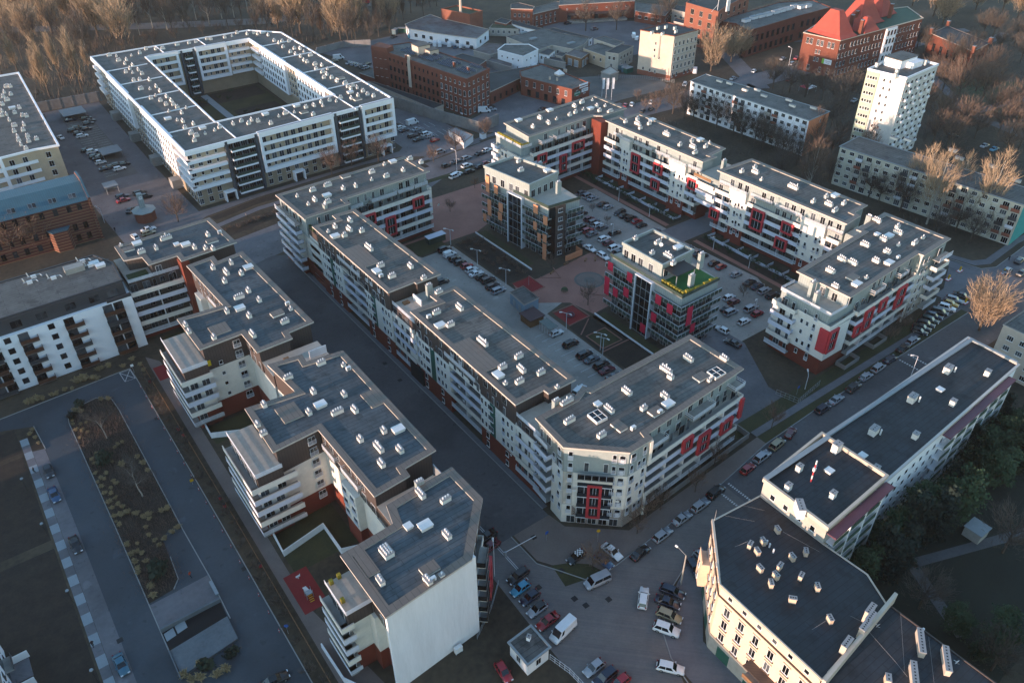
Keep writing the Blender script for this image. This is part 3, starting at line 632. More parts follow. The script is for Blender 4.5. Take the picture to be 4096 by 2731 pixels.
# ------------------------------------------------------------------ west row along the dark street
def wing(b, bs, wl, up_, x0, x1, y0, y1, xb, yb, xr, steps=False):
    """terraced end towards the drive: tiled terrace at 17 m, wrapped balcony bands below"""
    wl.box(xb+1.5, yb+1.5, 5, x1, y1, 14, 0, 1); bs.box(xb+1.6, yb+1.6, 0, x1, y1, 5, 0); up_.box(x0+.15, y0+.15, 14, x1, y1-.1, 16.95, 0); wl.box(x0, y0, 16.95, x1, y1, 17, 0, 1)
    Fw, Fs = Frame((xb, y1), (xb, yb)), Frame((xb, yb), (xr, yb)); bm = BANDM()
    for i in range(5):
        mb = MB(); lev = LEV[i]; mt = bm[i]
        for F, a, c in ((Fw, 0, Fw.L), (Fs, .12, Fs.L)):
            mb.fbox(F, a, c-.005, -.13, -1.5, lev-.25, lev, 1)
            if mt is m_rail: railing(mb, F, a, c, -.05, lev, 0)
            else: mb.fbox(F, a, c, -.12, 0, lev-.28, lev+.95, 0); mb.fbox(F, a, c, -.15, .03, lev+.95, lev+1.0, 2)
        b.part('balcony', mb, [mt, m_conc, m_fascia])
        for F in (Fw, Fs):
            u = 2.6
            while u < F.L-1.6: b.rep('balcony_door', win(1.7, 2.2, 2, sill=False, name='balcony_door'), F.mtx(u, -1.48, lev+.05)); u += R.choice((2.6, 3.4))
    mb = MB(); Fa = Frame((x0, y1), (x0, y0)); railing(mb, Fa, 0, Fa.L, .05, 17, 0, nb=6); Fa = Frame((x0, y0), (x1, y0)); railing(mb, Fa, 0, Fa.L, .05, 17, 0, nb=6); b.part('railing', mb, [m_rail])
    return Fw, Fs
def stackwin(b, F, us, zs=(2.9, 5.8, 8.7, 11.6, 14.6, 17.4)):
    for z in zs:
        for u in us: b.rep('window', win(1.5, 1.9, 2, rail=m_rail, gl=m_glass), F.mtx(u, .02, z-.1))
L1P = [(26.8,151),(36.2,151.2),(36.3,142.7),(44.6,142.9),(44.8,145.4),(51,145.9),(49.9,186),(43.1,185),(43.2,188.2),(36,187.5),(37.0,164.7),(26.6,165.6)]
def l1low(b, bs, wl, up_):
    wing(b, bs, wl, up_, 22.0, 27.4, 149.9, 164.5, 21.0, 149.4, 27.8)
    wl.box(37, 137.5, 5, 50, 143.3, 14, 0, 1); bs.box(37, 137.5, 0, 50, 143.3, 5, 0); up_.box(37.2, 137.4, 14, 50, 143.4, 16.95, 0); wl.box(37.1, 137.4, 16.95, 50.1, 143.4, 17, 0, 1)
    up_.box(38, 186, 14, 50, 191.5, 16.9, 0); wl.box(37.5, 186, 5, 50.3, 191.5, 14, 0, 1); bs.box(37.5, 186, 0, 50.3, 191.5, 5, 0)
    mb = MB(); mb.box(46, 138.2, 17, 50, 138.35, 19.0, 0); mb.box(41, 139, 17, 42.2, 141, 17.8, 1); b.part('terrace_furniture', mb, [m_white, m_wood])
b, E, pl, rf = block('apartment_block', 'western apartment block, farthest of the stepped row, with a sunlit light court', L1P,
  {0: dict(t='wall', out=-.6, pin=-.6), 1: dict(t='gallery', out=.5, pin=-.7, seg=[]), 10: dict(t='wall'), 9: dict(t='gallery', out=.6, pin=-.6, seg=[(2, 6, 'w')], hang=((12, 17),))},
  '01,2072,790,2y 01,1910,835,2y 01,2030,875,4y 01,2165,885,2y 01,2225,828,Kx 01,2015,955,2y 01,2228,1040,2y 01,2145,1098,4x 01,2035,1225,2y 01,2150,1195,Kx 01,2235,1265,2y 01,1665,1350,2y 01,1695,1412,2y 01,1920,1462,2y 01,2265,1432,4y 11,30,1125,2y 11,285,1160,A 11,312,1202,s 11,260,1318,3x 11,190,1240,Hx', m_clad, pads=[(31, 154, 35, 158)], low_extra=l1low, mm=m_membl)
Fs = Frame((28.0, 151.55), (36.3, 151.6)); stackwin(b, Fs, (6.8,)); pts(b, Fs, (5.8, 8.7, 11.6, 14.6), (2.5,), .8, .9, 1)
mb = MB(); mb.fbox(Fs, -.6, .4, .0, .12, 15.2, 16.6, 0); b.part('yellow_panel', mb, [mat('yellow_panel', 'd8b400', .6, .1)])
b.finish()
L2P = [(27,112),(36.3,112.6),(36.7,91.3),(44.2,91.9),(44.4,94),(51.3,94.6),(51.4,132.3),(43.5,133.4),(43.8,136.3),(36.4,137.3),(37.5,125.5),(27.4,126.8)]
def l2low(b, bs, wl, up_):
    wing(b, bs, wl, up_, 22.7, 27.8, 111, 125.6, 21.2, 110.6, 30.2)
    wl.box(37, 86, 5, 50, 92.4, 14, 0, 1); bs.box(37, 86, 0, 50, 92.4, 5, 0); up_.box(37.3, 86, 14, 50.2, 92.2, 16.95, 0); wl.box(37.2, 86, 16.95, 50.3, 92.3, 17, 0, 1)
    mb = MB(); mb.box(49.5, 88, 17, 49.65, 93, 19.2, 0); b.part('terrace_screen', mb, [m_metal])
b, E, pl, rf = block('apartment_block', 'western apartment block in the middle of the stepped row, its tiled terrace facing the drive', L2P,
  {0: dict(t='wall', out=-.6, pin=-.6), 1: dict(t='gallery', out=.6, pin=-.5, seg=[(9, 14.5, 'w')], hang=((2, 7), (9.5, 16)))},
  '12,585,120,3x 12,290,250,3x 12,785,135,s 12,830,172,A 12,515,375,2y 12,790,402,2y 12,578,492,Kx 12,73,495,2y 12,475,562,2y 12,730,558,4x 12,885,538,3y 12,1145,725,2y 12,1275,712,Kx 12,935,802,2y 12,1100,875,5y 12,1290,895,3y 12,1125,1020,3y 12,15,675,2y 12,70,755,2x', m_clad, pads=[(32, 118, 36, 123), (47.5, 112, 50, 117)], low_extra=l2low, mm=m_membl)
Fs = Frame((27.6, 112.55), (36.9, 113.1)); stackwin(b, Fs, (7.2,))
F = E[1]['F']; stackwin(b, F, (10.2, 13.2), (5.8, 8.7, 11.6))
b.finish()
L3P = [(26.5,69),(42.8,70.2),(51.5,79.8),(51.3,89.3),(37.4,88.3),(36.3,84.1),(26.3,83.5)]
def l3low(b, bs, wl, up_):
    wing(b, bs, wl, up_, 22.8, 27.2, 75.2, 82.6, 21.4, 74.8, 23.6)
    mb = MB()
    for x, y in ((23.3, 81.7), (23.2, 77.5), (24.8, 82)): mb.box(x, y, 17, x+.6, y+.6, 17.9, 0)
    b.part('planting', mb, [m_hedgey])
b, E, pl, rf = block('apartment_block', 'western apartment block nearest the camera with a big blank white gable', L3P,
  {0: dict(t='blank', out=-.35, pin=-.35), 1: dict(t='bands', out=.4, pin=-.6, c=2), 2: dict(t='wall'), 6: dict(t='gallery', out=-.3, pin=-.9, seg=[(0, 8.6, 'w')])},
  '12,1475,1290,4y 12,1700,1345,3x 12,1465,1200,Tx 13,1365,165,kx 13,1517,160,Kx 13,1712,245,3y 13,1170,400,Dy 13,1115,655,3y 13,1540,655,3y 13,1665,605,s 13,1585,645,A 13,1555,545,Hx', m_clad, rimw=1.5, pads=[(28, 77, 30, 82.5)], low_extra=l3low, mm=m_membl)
F1 = E[1]['F']
for z in (2.4, 5.3, 8.2, 11.1, 14.0, 17.0):
    mb = MB(); mb.fbox(F1, .3, 4.5, 0, 1.5, z-.2, z, 1); mb.fbox(F1, .3, 4.5, 1.44, 1.5, z, z+1.1, 0); mb.fbox(F1, .3, .36, 0, 1.5, z, z+1.1, 0); b.part('balcony', mb, [m_glassd, m_conc])
red_frame(b, F1, 4.6, 7.6, 2.4, 11, 1.0, rows=3)
b.finish()
L0P = [(24.1,199.5),(28.3,198.5),(28.5,193.6),(35.7,193.8),(35.7,190.5),(50.5,191.4),(49.6,209.2),(24.1,208.4)]
def l0low(b, bs, wl, up_):
    up_.box(23, 194.5, 14, 29, 208, 16.95, 0); wl.box(22.8, 194.2, 16.95, 29, 208, 17, 0, 1); wl.box(22.4, 194, 5, 37, 208, 14, 0, 1); bs.box(22.4, 194, 0, 37, 208, 5, 0); bs.box(35.5, 190.5, 0, 37.5, 196, 19.8, 0)
    mb = MB(); mb.box(23.3, 195, 17, 28.2, 198, 17.25, 0); b.part('planting', mb, [m_hedge])
    mb = MB(); Fq = Frame((22.7, 194), (35.6, 193.6)); railing(mb, Fq, 0, 12.5, .3, 17, 0, nb=6); b.part('railing', mb, [m_rail])
b, E, pl, rf = block('apartment_block', 'dark-roofed end block of the western row, beside the old brick house', L0P,
  {4: dict(t='wall'), 2: dict(t='clad', out=-.5, pin=-.5)},
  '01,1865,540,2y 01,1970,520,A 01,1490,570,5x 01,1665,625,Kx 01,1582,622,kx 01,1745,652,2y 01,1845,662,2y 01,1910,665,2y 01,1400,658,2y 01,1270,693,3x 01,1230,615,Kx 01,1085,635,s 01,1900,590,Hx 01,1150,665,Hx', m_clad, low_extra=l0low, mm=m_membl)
Fq = Frame((22.4, 192.4), (35.5, 192.0)); bays(b, Fq, 0, 13, .1, 1.7)
b.finish()
# ------------------------------------------------------------------ the two glass-balconied blocks in the court
m_bglass = mat('balcony_glass', '3a463f', .12, .2, .6, spec=.7)
def tower(label, P, pent, colour, cname, panels, vp, zt=17.0, zp=21.0, extra=None):
    P = ccw(P); cx = sum(p[0] for p in P)/4; cy = sum(p[1] for p in P)/4
    b = Bld('apartment_block', label, 'apartment block', (cx, cy), 'glass-balconied blocks in the court')
    core = offset(P, -1.5); mb = MB(); mb.prism(core, 0, 14.0, 0, 1); mb.prism(offset(P, -.9), 13.75, zt-.02, 1); b.part('wall', mb, [m_clad, m_cladg])
    mb = MB(); mb.prism(offset(P, -.7), zt-.02, zt+.12, 0, 1); b.part('terrace', mb, [m_rim, m_floor])
    mb = MB(); mb.prism(pent, zt+.1, zp-.7, 0); b.part('cladding', mb, [m_cladg])
    rf = flat_roof(b, offset(ccw(pent), .25), zp+.25, .45, .75, .85, [m_memb, m_cladg, m_cladg, m_cladg]); vents(b, rf, zp-.5, vp)
    for i in range(4):
        F = Frame(P[i], P[(i+1) % 4]); Fc = Frame(core[i], core[(i+1) % 4])
        if not F.seen(): continue
        for lv in (2.7, 5.5, 8.3, 11.1, 13.9):
            for (a, c) in (((0, F.L*.42), (F.L*.62, F.L)) if i == 3 else ((0, F.L),) if cname == 'red' else ((F.L*.55, F.L),)):
                mb = MB(); mb.fbox(F, a, c, 0, -1.5, lev0 if 0 else lv-.22, lv, 0); mb.fbox(F, a, c, -.06, 0.0, lv-.2, lv+1.05, 1); mb.fbox(F, a, c, -.09, .03, lv+1.05, lv+1.1, 2)
                for k in range(int((c-a)/1.5)+1): u = a+1.5*k; mb.fbox(F, u, u+.05, -.0, .03, lv-.2, lv+1.05, 2)
                b.part('balcony', mb, [m_conc, m_bglass, m_rail])
            u = 1.2
            while u < Fc.L-1:
                b.rep('window', win(R.choice((1.6, 2.2)), 2.3, 2, sill=False), Fc.mtx(u, .02, lv+.03)); u += R.choice((2.3, 2.8, 3.4))
        u = 1.2
        while u < Fc.L-1: b.rep('window', win(2.0, 2.2, 2, sill=False), Fc.mtx(u, .02, .1)); u += 3.1
        Fp = Frame(ccw(pent)[i], ccw(pent)[(i+1) % 4]); u = 1.5
        while u < Fp.L-1.2: b.rep('window', win(1.6, 2.3, 2, sill=False), Fp.mtx(u, .02, zt+.2)); u += R.choice((2.6, 3.6))
        if i == 3:   # glazed stair bay with white frame on the front
            a, c = F.L*.42, F.L*.62; mb = MB(); mb.fbox(F, a, c, -1.6, -.1, 0, zt-.3, 0)
            for k in range(6): z = 2.7*k+.2; mb.fbox(F, a, c, -.12, -.04, z, z+.12, 1)
            for k in range(4): u = a+(c-a)*k/3; mb.fbox(F, u-.04, u+.04, -.12, -.03, 0, zt-.3, 1)
            mb.fbox(F, a-.3, a, -1.4, .3, 0, zt, 2); mb.fbox(F, c, c+.3, -1.4, .3, 0, zt, 2); mb.fbox(F, a, c, -1.4, .3, zt-.3, zt+.02, 2)
            b.part('stair_glazing', mb, [m_glassd, m_metal, m_rail])
    for (i, u, lv, w, h) in panels:
        F = Frame(P[i], P[(i+1) % 4]); mb = MB(); mb.fbox(F, u, u+w, .06, .16, lv, lv+h, 0); b.part('shutter_panel', mb, [colour], label=cname+' sliding shutter panel on the balconies')
    if extra: extra(b, P)
    return b.finish()
T1P = [(130.6,161.6),(143.2,160.6),(145.0,188.0),(127.2,190.5)]
def t1x(b, P):
    mb = MB(); F = Frame(offset(P, -.7)[0], offset(P, -.7)[1]); mb.fbox(F, 0, F.L, -.05, 0, 17.1, 18.0, 0); F = Frame(offset(P, -.7)[3], offset(P, -.7)[0]); mb.fbox(F, 0, F.L, -.05, 0, 17.1, 18.0, 0); b.part('railing', mb, [m_bglass])
    F0 = Frame(P[0], P[1])
    mb = MB(); mb.fbox(F0, 1.0, 2.9, -1.6, -.35, 0, 16.9, 0); b.part('stair_glazing', mb, [m_glassd])
    mb = MB(); mb.fbox(F0, 2.9, 6.4, -1.6, -.3, 0, 16.95, 0); b.part('wall', mb, [m_clad])
    for i in range(6): b.rep('window', win(1.5, 1.2, 2), F0.mtx(4.6, -.28, 1.0+2.8*i))
    mb = MB(); mb.box(135, 158.2, 0, 141.5, 158.45, 1.9, 0); mb.box(141.25, 158.45, 0, 141.5, 161, 1.9, 0); b.part('garden_wall', mb, [m_orange])
    nm, pr = vent('T', 0); b.rep('chimney', pr, Matrix.Translation((139.5, 168, 19.8))); b.rep('chimney', pr, Matrix.Translation((143.4, 182, 19.8)))
tower('glass-balconied block with orange shutter panels in the court', T1P, [(130.6,170.5),(142.6,172.2),(138.9,189.2),(127.6,189)], m_orange, 'orange',
  [(3, 23.2, 14.2, 1.8, 2.7), (3, 27.3, 12.0, 1.7, 2.8), (3, 23.2, 8.8, 1.5, 2.6), (3, 27.2, 6.2, 1.6, 2.6), (3, 25, 5.6, 1.4, 2.6), (3, 27.2, .3, 1.6, 5.4), (3, 2.2, 13.6, 1.6, 5.4), (3, 6, 14.4, 1.7, 2.7), (3, 2.8, 5.8, 1.7, 5.5), (3, 8, 9, 1.8, 3), (3, 7.6, 6, 1.8, 2.6), (3, .6, 3, 1.4, 2.6)],
  '20,60,1450,2x 20,80,1530,3x 20,320,1530,Kx', 17.0, 21.6, t1x)
T2P = [(127.2,105.6),(142.0,105.9),(143.6,130.6),(127.0,132.6)]
def t2x(b, P):
    I = offset(P, -.7); mb = MB()
    for i in (0, 3): F = Frame(I[i], I[(i+1) % 4]); mb.fbox(F, 0, F.L, -.05, 0, 17.1, 17.9, 0)
    b.part('railing', mb, [m_bglass])
    mb = MB(); mb.box(129, 107, 17.12, 141, 114.6, 17.2, 0); b.part('lawn', mb, [mat('roof_lawn', '1f5a26', .9, .3, .8)])
    mb = MB()
    for k in range(8): mb.box(128.8, 107+.95*k, 17.2, 129.5, 107.7+.95*k, 17.9+.5*R.random(), 0)
    for k in range(11): mb.box(129.6+1.05*k, 106.7, 17.2, 130.4+1.05*k, 107.3, 17.8+.7*R.random(), 0)
    b.part('planting', mb, [m_hedgey])
    mb = MB(); mb.box(130.4, 111, 19.9, 137.2, 115.4, 20.05, 0)
    for x, y in ((130.7, 111.2), (136.9, 111.2)): mb.box(x-.08, y-.08, 17.2, x+.08, y+.08, 19.9, 1)
    b.part('pergola', mb, [m_black, m_metal])
    nm, pr = vent('T', 0); b.rep('chimney', pr, Matrix.Translation((133.3, 108.8, 19.4))); b.rep('chimney', pr, Matrix.Translation((141.2, 113.2, 20.6)))
    mb = MB(); mb.tube((136.2, 122.6, 20.8), (136.2, 122.6, 24.4), .06, n=5, m=0); mb.tube((136.2, 122.6, 23.6), (136.9, 122.6, 23.6), .2, n=8, m=1); mb.tube((135.9, 122.2, 22.0), (135.6, 121.9, 22.1), .5, n=10, m=1); b.part('antenna', mb, [m_metal, m_dish])
tower('glass-balconied block with red shutter panels and a roof lawn in the court', T2P, [(130.2,115.8),(141.6,116.4),(141.0,130.2),(130.0,129.8)], m_crim, 'red',
  [(3, 1.0, 13.4, 1.9, 2.5), (3, 8.2, 13.6, 1.9, 2.6), (3, .2, 5.6, 1.8, 5.4), (3, 3.6, 6.6, 1.8, 2.5), (3, 7.4, 8.6, 1.9, 2.6), (3, 18.6, 12.2, 1.9, 2.6), (3, 22.6, 11.6, 1.9, 2.6), (3, 17.8, 6.4, 1.8, 2.6), (3, 14.5, 1.2, 1.8, 2.6), (0, 2.4, 8.6, 1.9, 5.4), (0, 4.4, 5.6, 1.7, 2.6)],
  '21,1255,705,2x 21,1305,610,3x 21,1400,730,5y 21,1445,795,2x 21,1105,575,2x 21,1490,650,Kx', 17.0, 21.0, t2x)
# ------------------------------------------------------------------ ground, roads, beds
m_soil = mat('winter_ground', '30291f', .95, .5, .05, scale2=.9, tint='544838')
def mat_road(name, c, rough, var, scale, scale2=1.5):
    M = mat(name, c, rough, var, scale, scale2=scale2, bump=.15); n = M.node_tree; L = n.links; b = n.nodes['Principled BSDF']; old = b.inputs['Base Color'].links[0].from_socket
    geo = n.nodes.new('ShaderNodeNewGeometry'); s = old
    for sc, lo, hi, a in ((.045, .42, .5, .78), (.6, .3, .36, .7), (.25, .66, .7, 1.0)):   # patches, stains
        t = n.nodes.new('ShaderNodeTexNoise'); t.inputs['Scale'].default_value = sc; t.inputs['Detail'].default_value = 4; L.new(geo.outputs['Position'], t.inputs['Vector'])
        mr = n.nodes.new('ShaderNodeMapRange'); mr.inputs[1].default_value = lo; mr.inputs[2].default_value = hi; mr.inputs[3].default_value = a; mr.inputs[4].default_value = 1.0 if a < 1 else 1.3; L.new(t.outputs[0], mr.inputs[0])
        mx = n.nodes.new('ShaderNodeMix'); mx.data_type = 'RGBA'; mx.blend_type = 'MULTIPLY'; mx.inputs[0].default_value = 1; L.new(s, mx.inputs[6]); L.new(mr.outputs[0], mx.inputs[7]); s = mx.outputs[2]
    L.new(s, b.inputs['Base Color']); return M
m_soild = mat('dark_bed_soil', '2a231d', .95, .45, .4, scale2=2.2, tint='3a3026')
m_grass = mat('winter_grass', '34371f', .95, .4, .15, scale2=2.5, tint='454326')
m_asph = mat_road('dark_asphalt', '565456', .9, .25, .08, scale2=1.5)
m_asphw = mat_road('worn_asphalt', '666467', .9, .25, .1, scale2=1.2)
m_asphb = mat_road('smooth_asphalt', '40464c', .88, .16, .1, scale2=1.8)
m_cob = mat_brick('cobbles', '6b6764', '58545a', '39373a', 2.6)
m_pave = mat_road('court_paving', '918c86', .9, .2, .12, scale2=1.5)
m_pav2 = mat_brick('concrete_slabs', '67666a', '5c5b5f', '47464a', 1.2)
m_brk = mat('red_brick_paving', '8a6257', .9, .22, .15, scale2=2.5)
m_brkg = mat('brown_brick_paving', '6e625c', .9, .2, .15, scale2=2.5)
m_rubber = mat('red_rubber', '7c1f1f', .9, .15, .3)
m_kerb = mat('kerb_stone', '8a8a88', .85, .15, .6)
m_line = mat('road_paint', 'b9babb', .7, .2, 1.)
m_slab = mat('pale_slab', '858c90', .85, .1, .5)
m_dirt = mat('pale_dirt', '6a6461', .95, .25, .06, scale2=.5)
m_grav = mat('grey_gravel', '5d5b58', .95, .3, .12, scale2=2)
GZ = [0.0]
def sheet(name, polys, m, z=.01, kind='structure'):
    mb = MB()
    for p in polys: mb.face([(x, y, z) for x, y in ccw(p)])
    return struct(name, mb, [m], kind)
def rect(x0, y0, x1, y1): return [(x0, y0), (x1, y0), (x1, y1), (x0, y1)]
def strip(pts_, w):
    """polyline with width -> list of quads joined at the bends"""
    L, Rr = [], []
    for i, p in enumerate(pts_):
        a = Vector(pts_[max(0, i-1)]); c = Vector(pts_[min(len(pts_)-1, i+1)]); t = (c-a).normalized(); n = Vector((-t.y, t.x))*w/2
        L.append((p[0]+n.x, p[1]+n.y)); Rr.append((p[0]-n.x, p[1]-n.y))
    return [[L[i], L[i+1], Rr[i+1], Rr[i]] for i in range(len(pts_)-1)]
def kerbs(name, lines, w=.18, h=.12, m=None):
    mb = MB()
    for ln in lines:
        for q in strip(ln, w): mb.prism(ccw(q), 0, h, 0)
    return struct(name, mb, [m or m_kerb])
mb = MB(); mb.face([(-2500, -2500, 0), (4000, -2500, 0), (4000, 4000, 0), (-2500, 4000, 0)]); struct('ground', mb, [m_soil])
# streets
EWN = [(-60, 222), (40, 228), (75, 233), (141, 244.5), (170, 248), (237, 243), (330, 236), (420, 228)]
EWS = [(-60, 206), (52, 211), (75, 216), (113, 217.5), (142, 232), (238, 229), (330, 222), (420, 214)]
sheet('road', [[EWS[i], EWS[i+1], EWN[i+1], EWN[i]] for i in range(len(EWS)-1)] , m_asphw, .012)
sheet('dark_street', [[(52.2, 84), (69.7, 84), (69.7, 212.5), (66, 214.5), (52.2, 211)]], m_asph, .014)
sheet('cobbled_junction', [[(51, 30), (62, 30), (65, 42), (69, 51), (76, 56.5), (86, 60), (104, 62), (104, 69), (76, 67), (70.5, 66.5), (65.5, 67.8), (63, 72), (60.5, 76), (60.4, 84), (52.2, 84), (51.5, 66)]], m_cob, .016)
sheet('long_street', [[(103.9, 61.5), (330, 61), (330, 70.5), (227, 72.2), (139.4, 71.9), (121, 71.3), (104, 69)], [(205, 72.0), (227.4, 72.2), (227.4, 80), (205, 80)]], m_asph, .018)
sheet('side_street', [[(227, 72), (330, 70), (330, 78), (253, 81), (234, 79.8), (229.5, 82), (227.2, 90), (205, 80), (227, 79)]], m_asphw, .021)
sheet('pavement', [[(104, 69.2), (121, 71.5), (121, 74), (86, 72.0), (80, 71.5), (70.5, 79.8), (69.8, 84), (61, 84), (61, 76.5), (65, 70.5), (70.5, 66.8), (76, 67.2)]], m_brkg, .02)
sheet('pavement_strip', [rect(121, 74.1, 205, 75.9), rect(69.75, 86, 71.0, 212), [(78.4, 57), (86, 60.2), (94, 61), (94, 56), (82, 54), (73.5, 46), (72.8, 30), (66, 30), (66.6, 47), (69, 51.5)], [(206, 80.2), (226.5, 80.2), (226.8, 92), (224, 92), (223, 83), (206, 82.5)], [(227.5, 93), (230, 84), (234.5, 81.7), (253, 83), (330, 80), (330, 82), (253, 85), (236, 84), (232, 86), (230, 93)]], m_pav2, .024)
sheet('verge', [[(121, 71.6), (139, 72), (205, 72.2), (205, 74.0), (139, 74), (121, 74.0)], rect(117, 76, 150, 79.5), rect(150, 76, 205, 79.2), [(61.6, 68.8), (65, 67.9), (69.5, 66.9), (68.4, 70), (65.5, 72.5), (62.5, 74)]], m_grass, .027, 'stuff')
kerbs('kerb', [[(121, 71.4), (139.4, 72.0), (205, 72.1)], [(60.4, 84), (60.5, 76), (63, 72), (65.5, 67.8), (70.5, 66.6), (76, 67), (104, 69.1), (121, 71.4)], [(69.75, 86), (69.75, 211)], [(52.2, 96), (52.2, 210)], [(64.5, 36), (66.8, 47), (69.3, 51.5), (76, 56.6), (86, 60.1)], [(253, 81), (234, 79.8), (229.5, 82), (227.2, 92)]])
mk = []
for x in (173.2, 175.2) if 0 else (): pass
def zebra(x0, y0, x1, y1, n): 
    for k in range(n): yy = y0+(y1-y0)*k/n; mk.append(rect(x0, yy, x0+.5, yy+(y1-y0)/n*.55)); mk.append(rect(x1-.5, yy, x1, yy+(y1-y0)/n*.55))
zebra(171.2, 62.3, 175.4, 71.5, 14); zebra(101.6, 62.6, 105.4, 68.6, 11)
for k in range(2): mk.append(rect(56.6+.35*k, 74, 56.75+.35*k, 92))
mk += [rect(40.5, 330+2.5*k, 44.8, 330.12+2.5*k) for k in range(18)]+[rect(45.6, 330+2.5*k, 50, 330.12+2.5*k) for k in range(18)]+[rect(40.2, 304+2.5*k, 44.5, 304.12+2.5*k) for k in range(9)]
mk += [rect(146+2.5*k, 263, 146.14+2.5*k, 268) for k in range(8)]+[rect(143+2.5*k, 273, 143.14+2.5*k, 278) for k in range(8)]+[rect(141+2.5*k, 281, 141.14+2.5*k, 286) for k in range(7)]
mk += [rect(165+1.1*k, 146, 165.4+1.1*k, 149.5) for k in range(6)]
mk += [rect(104.5+0*k, 112.5+2.6*k, 109, 112.62+2.6*k) for k in range(9)]
sheet('road_marking', mk, m_line, .034)
for t_, x_, y_ in (('23',443,562),('23',238,710),('23',560,812),('23',866,818),('23',662,872),('23',195,262),('12',1155,120),('12',1290,270),('03',2190,542),('03',1075,1185),('02',1405,612)):
    q = g(t_, x_, y_); mb = MB(); mb.box(q[0]-.5, q[1]-.5, .02, q[0]+.5, q[1]+.5, .045); o = struct('drain_cover', mb, [mat('iron_cover', '1c1b1c', .7, .2, 1.)], None); tagset(o, 'dark iron drain cover set flush in the roadway', 'drain cover', 'drain covers in the roads')
# the drive loop on the left
sheet('drive', [[(-45, 168), (-14.5, 177.4), (-8.2, 174.8), (-7.6, 165), (-7.3, 96), (-6.6, 30), (16.0, 30), (16.0, 103), (15.8, 121), (15.6, 179), (15.4, 183.4), (12.8, 183.3), (-14.1, 181.8), (-45, 175)]], m_asphb, .012)
sheet('parking_strip', [[(-10.1, 166), (-7.7, 165.4), (-7.4, 138), (-7.3, 96), (-6.7, 30), (-9.6, 30), (-10.1, 96)]], m_asphw, .02)
y = 171.5; slabs, slabd = [], []
k = 0
while y > 40:
    (slabs if k % 2 == 0 else slabd).append(rect(-11.75, y-2.55, -10.15, y)); y -= 2.55; k += 1
sheet('pale_slab_path', slabs, m_slab, .022); sheet('grey_slab_path', slabd, m_asphw, .022)
sheet('shrub_island', [[(5.8, 176.6), (0.6, 175.6), (-1.1, 173.6), (-1.45, 171), (-1.3, 133), (-1.15, 110.7), (3.4, 111.2), (4.8, 113), (5.2, 119), (5.4, 124), (7.2, 126), (9.2, 124.6), (9.3, 133), (9.0, 169), (8.7, 174)]], m_soild, .05)
sheet('garden_beds', [rect(-10.0, 166.3, -8.2, 174.3), rect(-40, 167, -12, 176.2), rect(-40, 137, -12.2, 165.4), rect(-40, 30, -12.2, 134.5)], m_soild, .02, 'stuff')
sheet('ramp', [[(-1.2, 110.3), (9.6, 110.6), (9.5, 104), (-1.2, 103.3)]], m_asphw, .03)
kerbs('kerb_line', [[(-1.2, 98), (-1.2, 133), (-1.45, 171), (-1.1, 173.6), (.6, 175.6), (5.8, 176.7), (8.7, 174.1), (9.05, 169), (9.35, 133), (9.4, 124), (9.75, 110), (9.6, 99)], [(16.05, 30), (16.05, 121), (15.7, 179), (15.5, 183.5), (12.9, 183.5), (-14.2, 182), (-45, 175.3)], [(3.5, 111.2), (4.9, 113), (5.3, 119)], [(-8.2, 174.8), (-7.6, 165.2)]])
kerbs('bay_marking', [[(12.9, 183.2), (15.4, 183.2), (15.5, 178.8), (13.1, 178.9), (12.9, 183.2)], [(12.9, 183.2), (15.5, 178.8)], [(15.4, 183.2), (13.1, 178.9)]], .13, .03, m_line)
sheet('hedge_strip', [[(16.2, 30), (19.0, 30), (19.4, 120), (19.6, 182), (15.9, 183)]], m_soil, .02)
sheet('garden_path', [[(19.5, 60), (26, 60), (26, 70), (22, 92), (22.5, 182), (20, 186), (19.8, 182)]], m_brkg, .022)
sheet('lawn', [rect(22.9, 101, 36, 113), rect(23.3, 144, 36, 150.5), rect(26.5, 166, 36, 192)], m_grass, .02, 'stuff')
sheet('play_court', [rect(20.6, 91.7, 25.2, 101.5), rect(20.1, 174, 22.8, 180.2), rect(115.0, 150.9, 121.2, 158.0), rect(115.0, 132.3, 121.6, 139.0)], m_rubber, .03)
# the court
sheet('courtyard_lane', [[(102, 186), (113, 186.2), (113.8, 150), (118, 149.5), (121, 142), (113.6, 140), (113.4, 109), (101.5, 109), (85.5, 93), (85.5, 190), (100, 190)]], m_pave, .012)
sheet('courtyard_car_park', [[(147, 193), (174.5, 190.5), (173.6, 155), (172, 145), (173.6, 118), (166, 100), (146, 100), (145, 133), (146, 158), (146, 176)]], m_pave, .013)
sheet('court_entrance', [[(119.5, 76.2), (137, 76.2), (137, 84), (146, 99), (146, 110), (114, 110), (114, 93.5), (116.5, 92), (119.5, 84)]], m_asphw, .011)
sheet('driveway', [rect(171.5, 145.5, 200, 154.6)], m_pav2, .02)
sheet('brick_plaza', [[(115, 157.5), (122.7, 155.7), (144.7, 158.0), (145.5, 150), (135.5, 133.4), (123.7, 132.4), (122, 140.5), (113, 147), (112.2, 149)], [(100, 190), (124.5, 189.5), (150, 200), (150, 218), (113.5, 218), (113.5, 197), (85, 196)], rect(174.6, 156, 176.3, 203), rect(174.4, 100, 176, 144)], m_brk, .016)
c = Vector((134.0, 146.2)); ring = lambda r: [(c.x+r*math.cos(a*math.pi/16), c.y+r*math.sin(a*math.pi/16)) for a in range(32)]
sheet('fountain_paving', [ring(4.4)], m_grav, .024); sheet('fountain_ring', [ring(3.7)], m_brkg, .028); sheet('fountain_centre', [ring(1.6)], m_grav, .032)
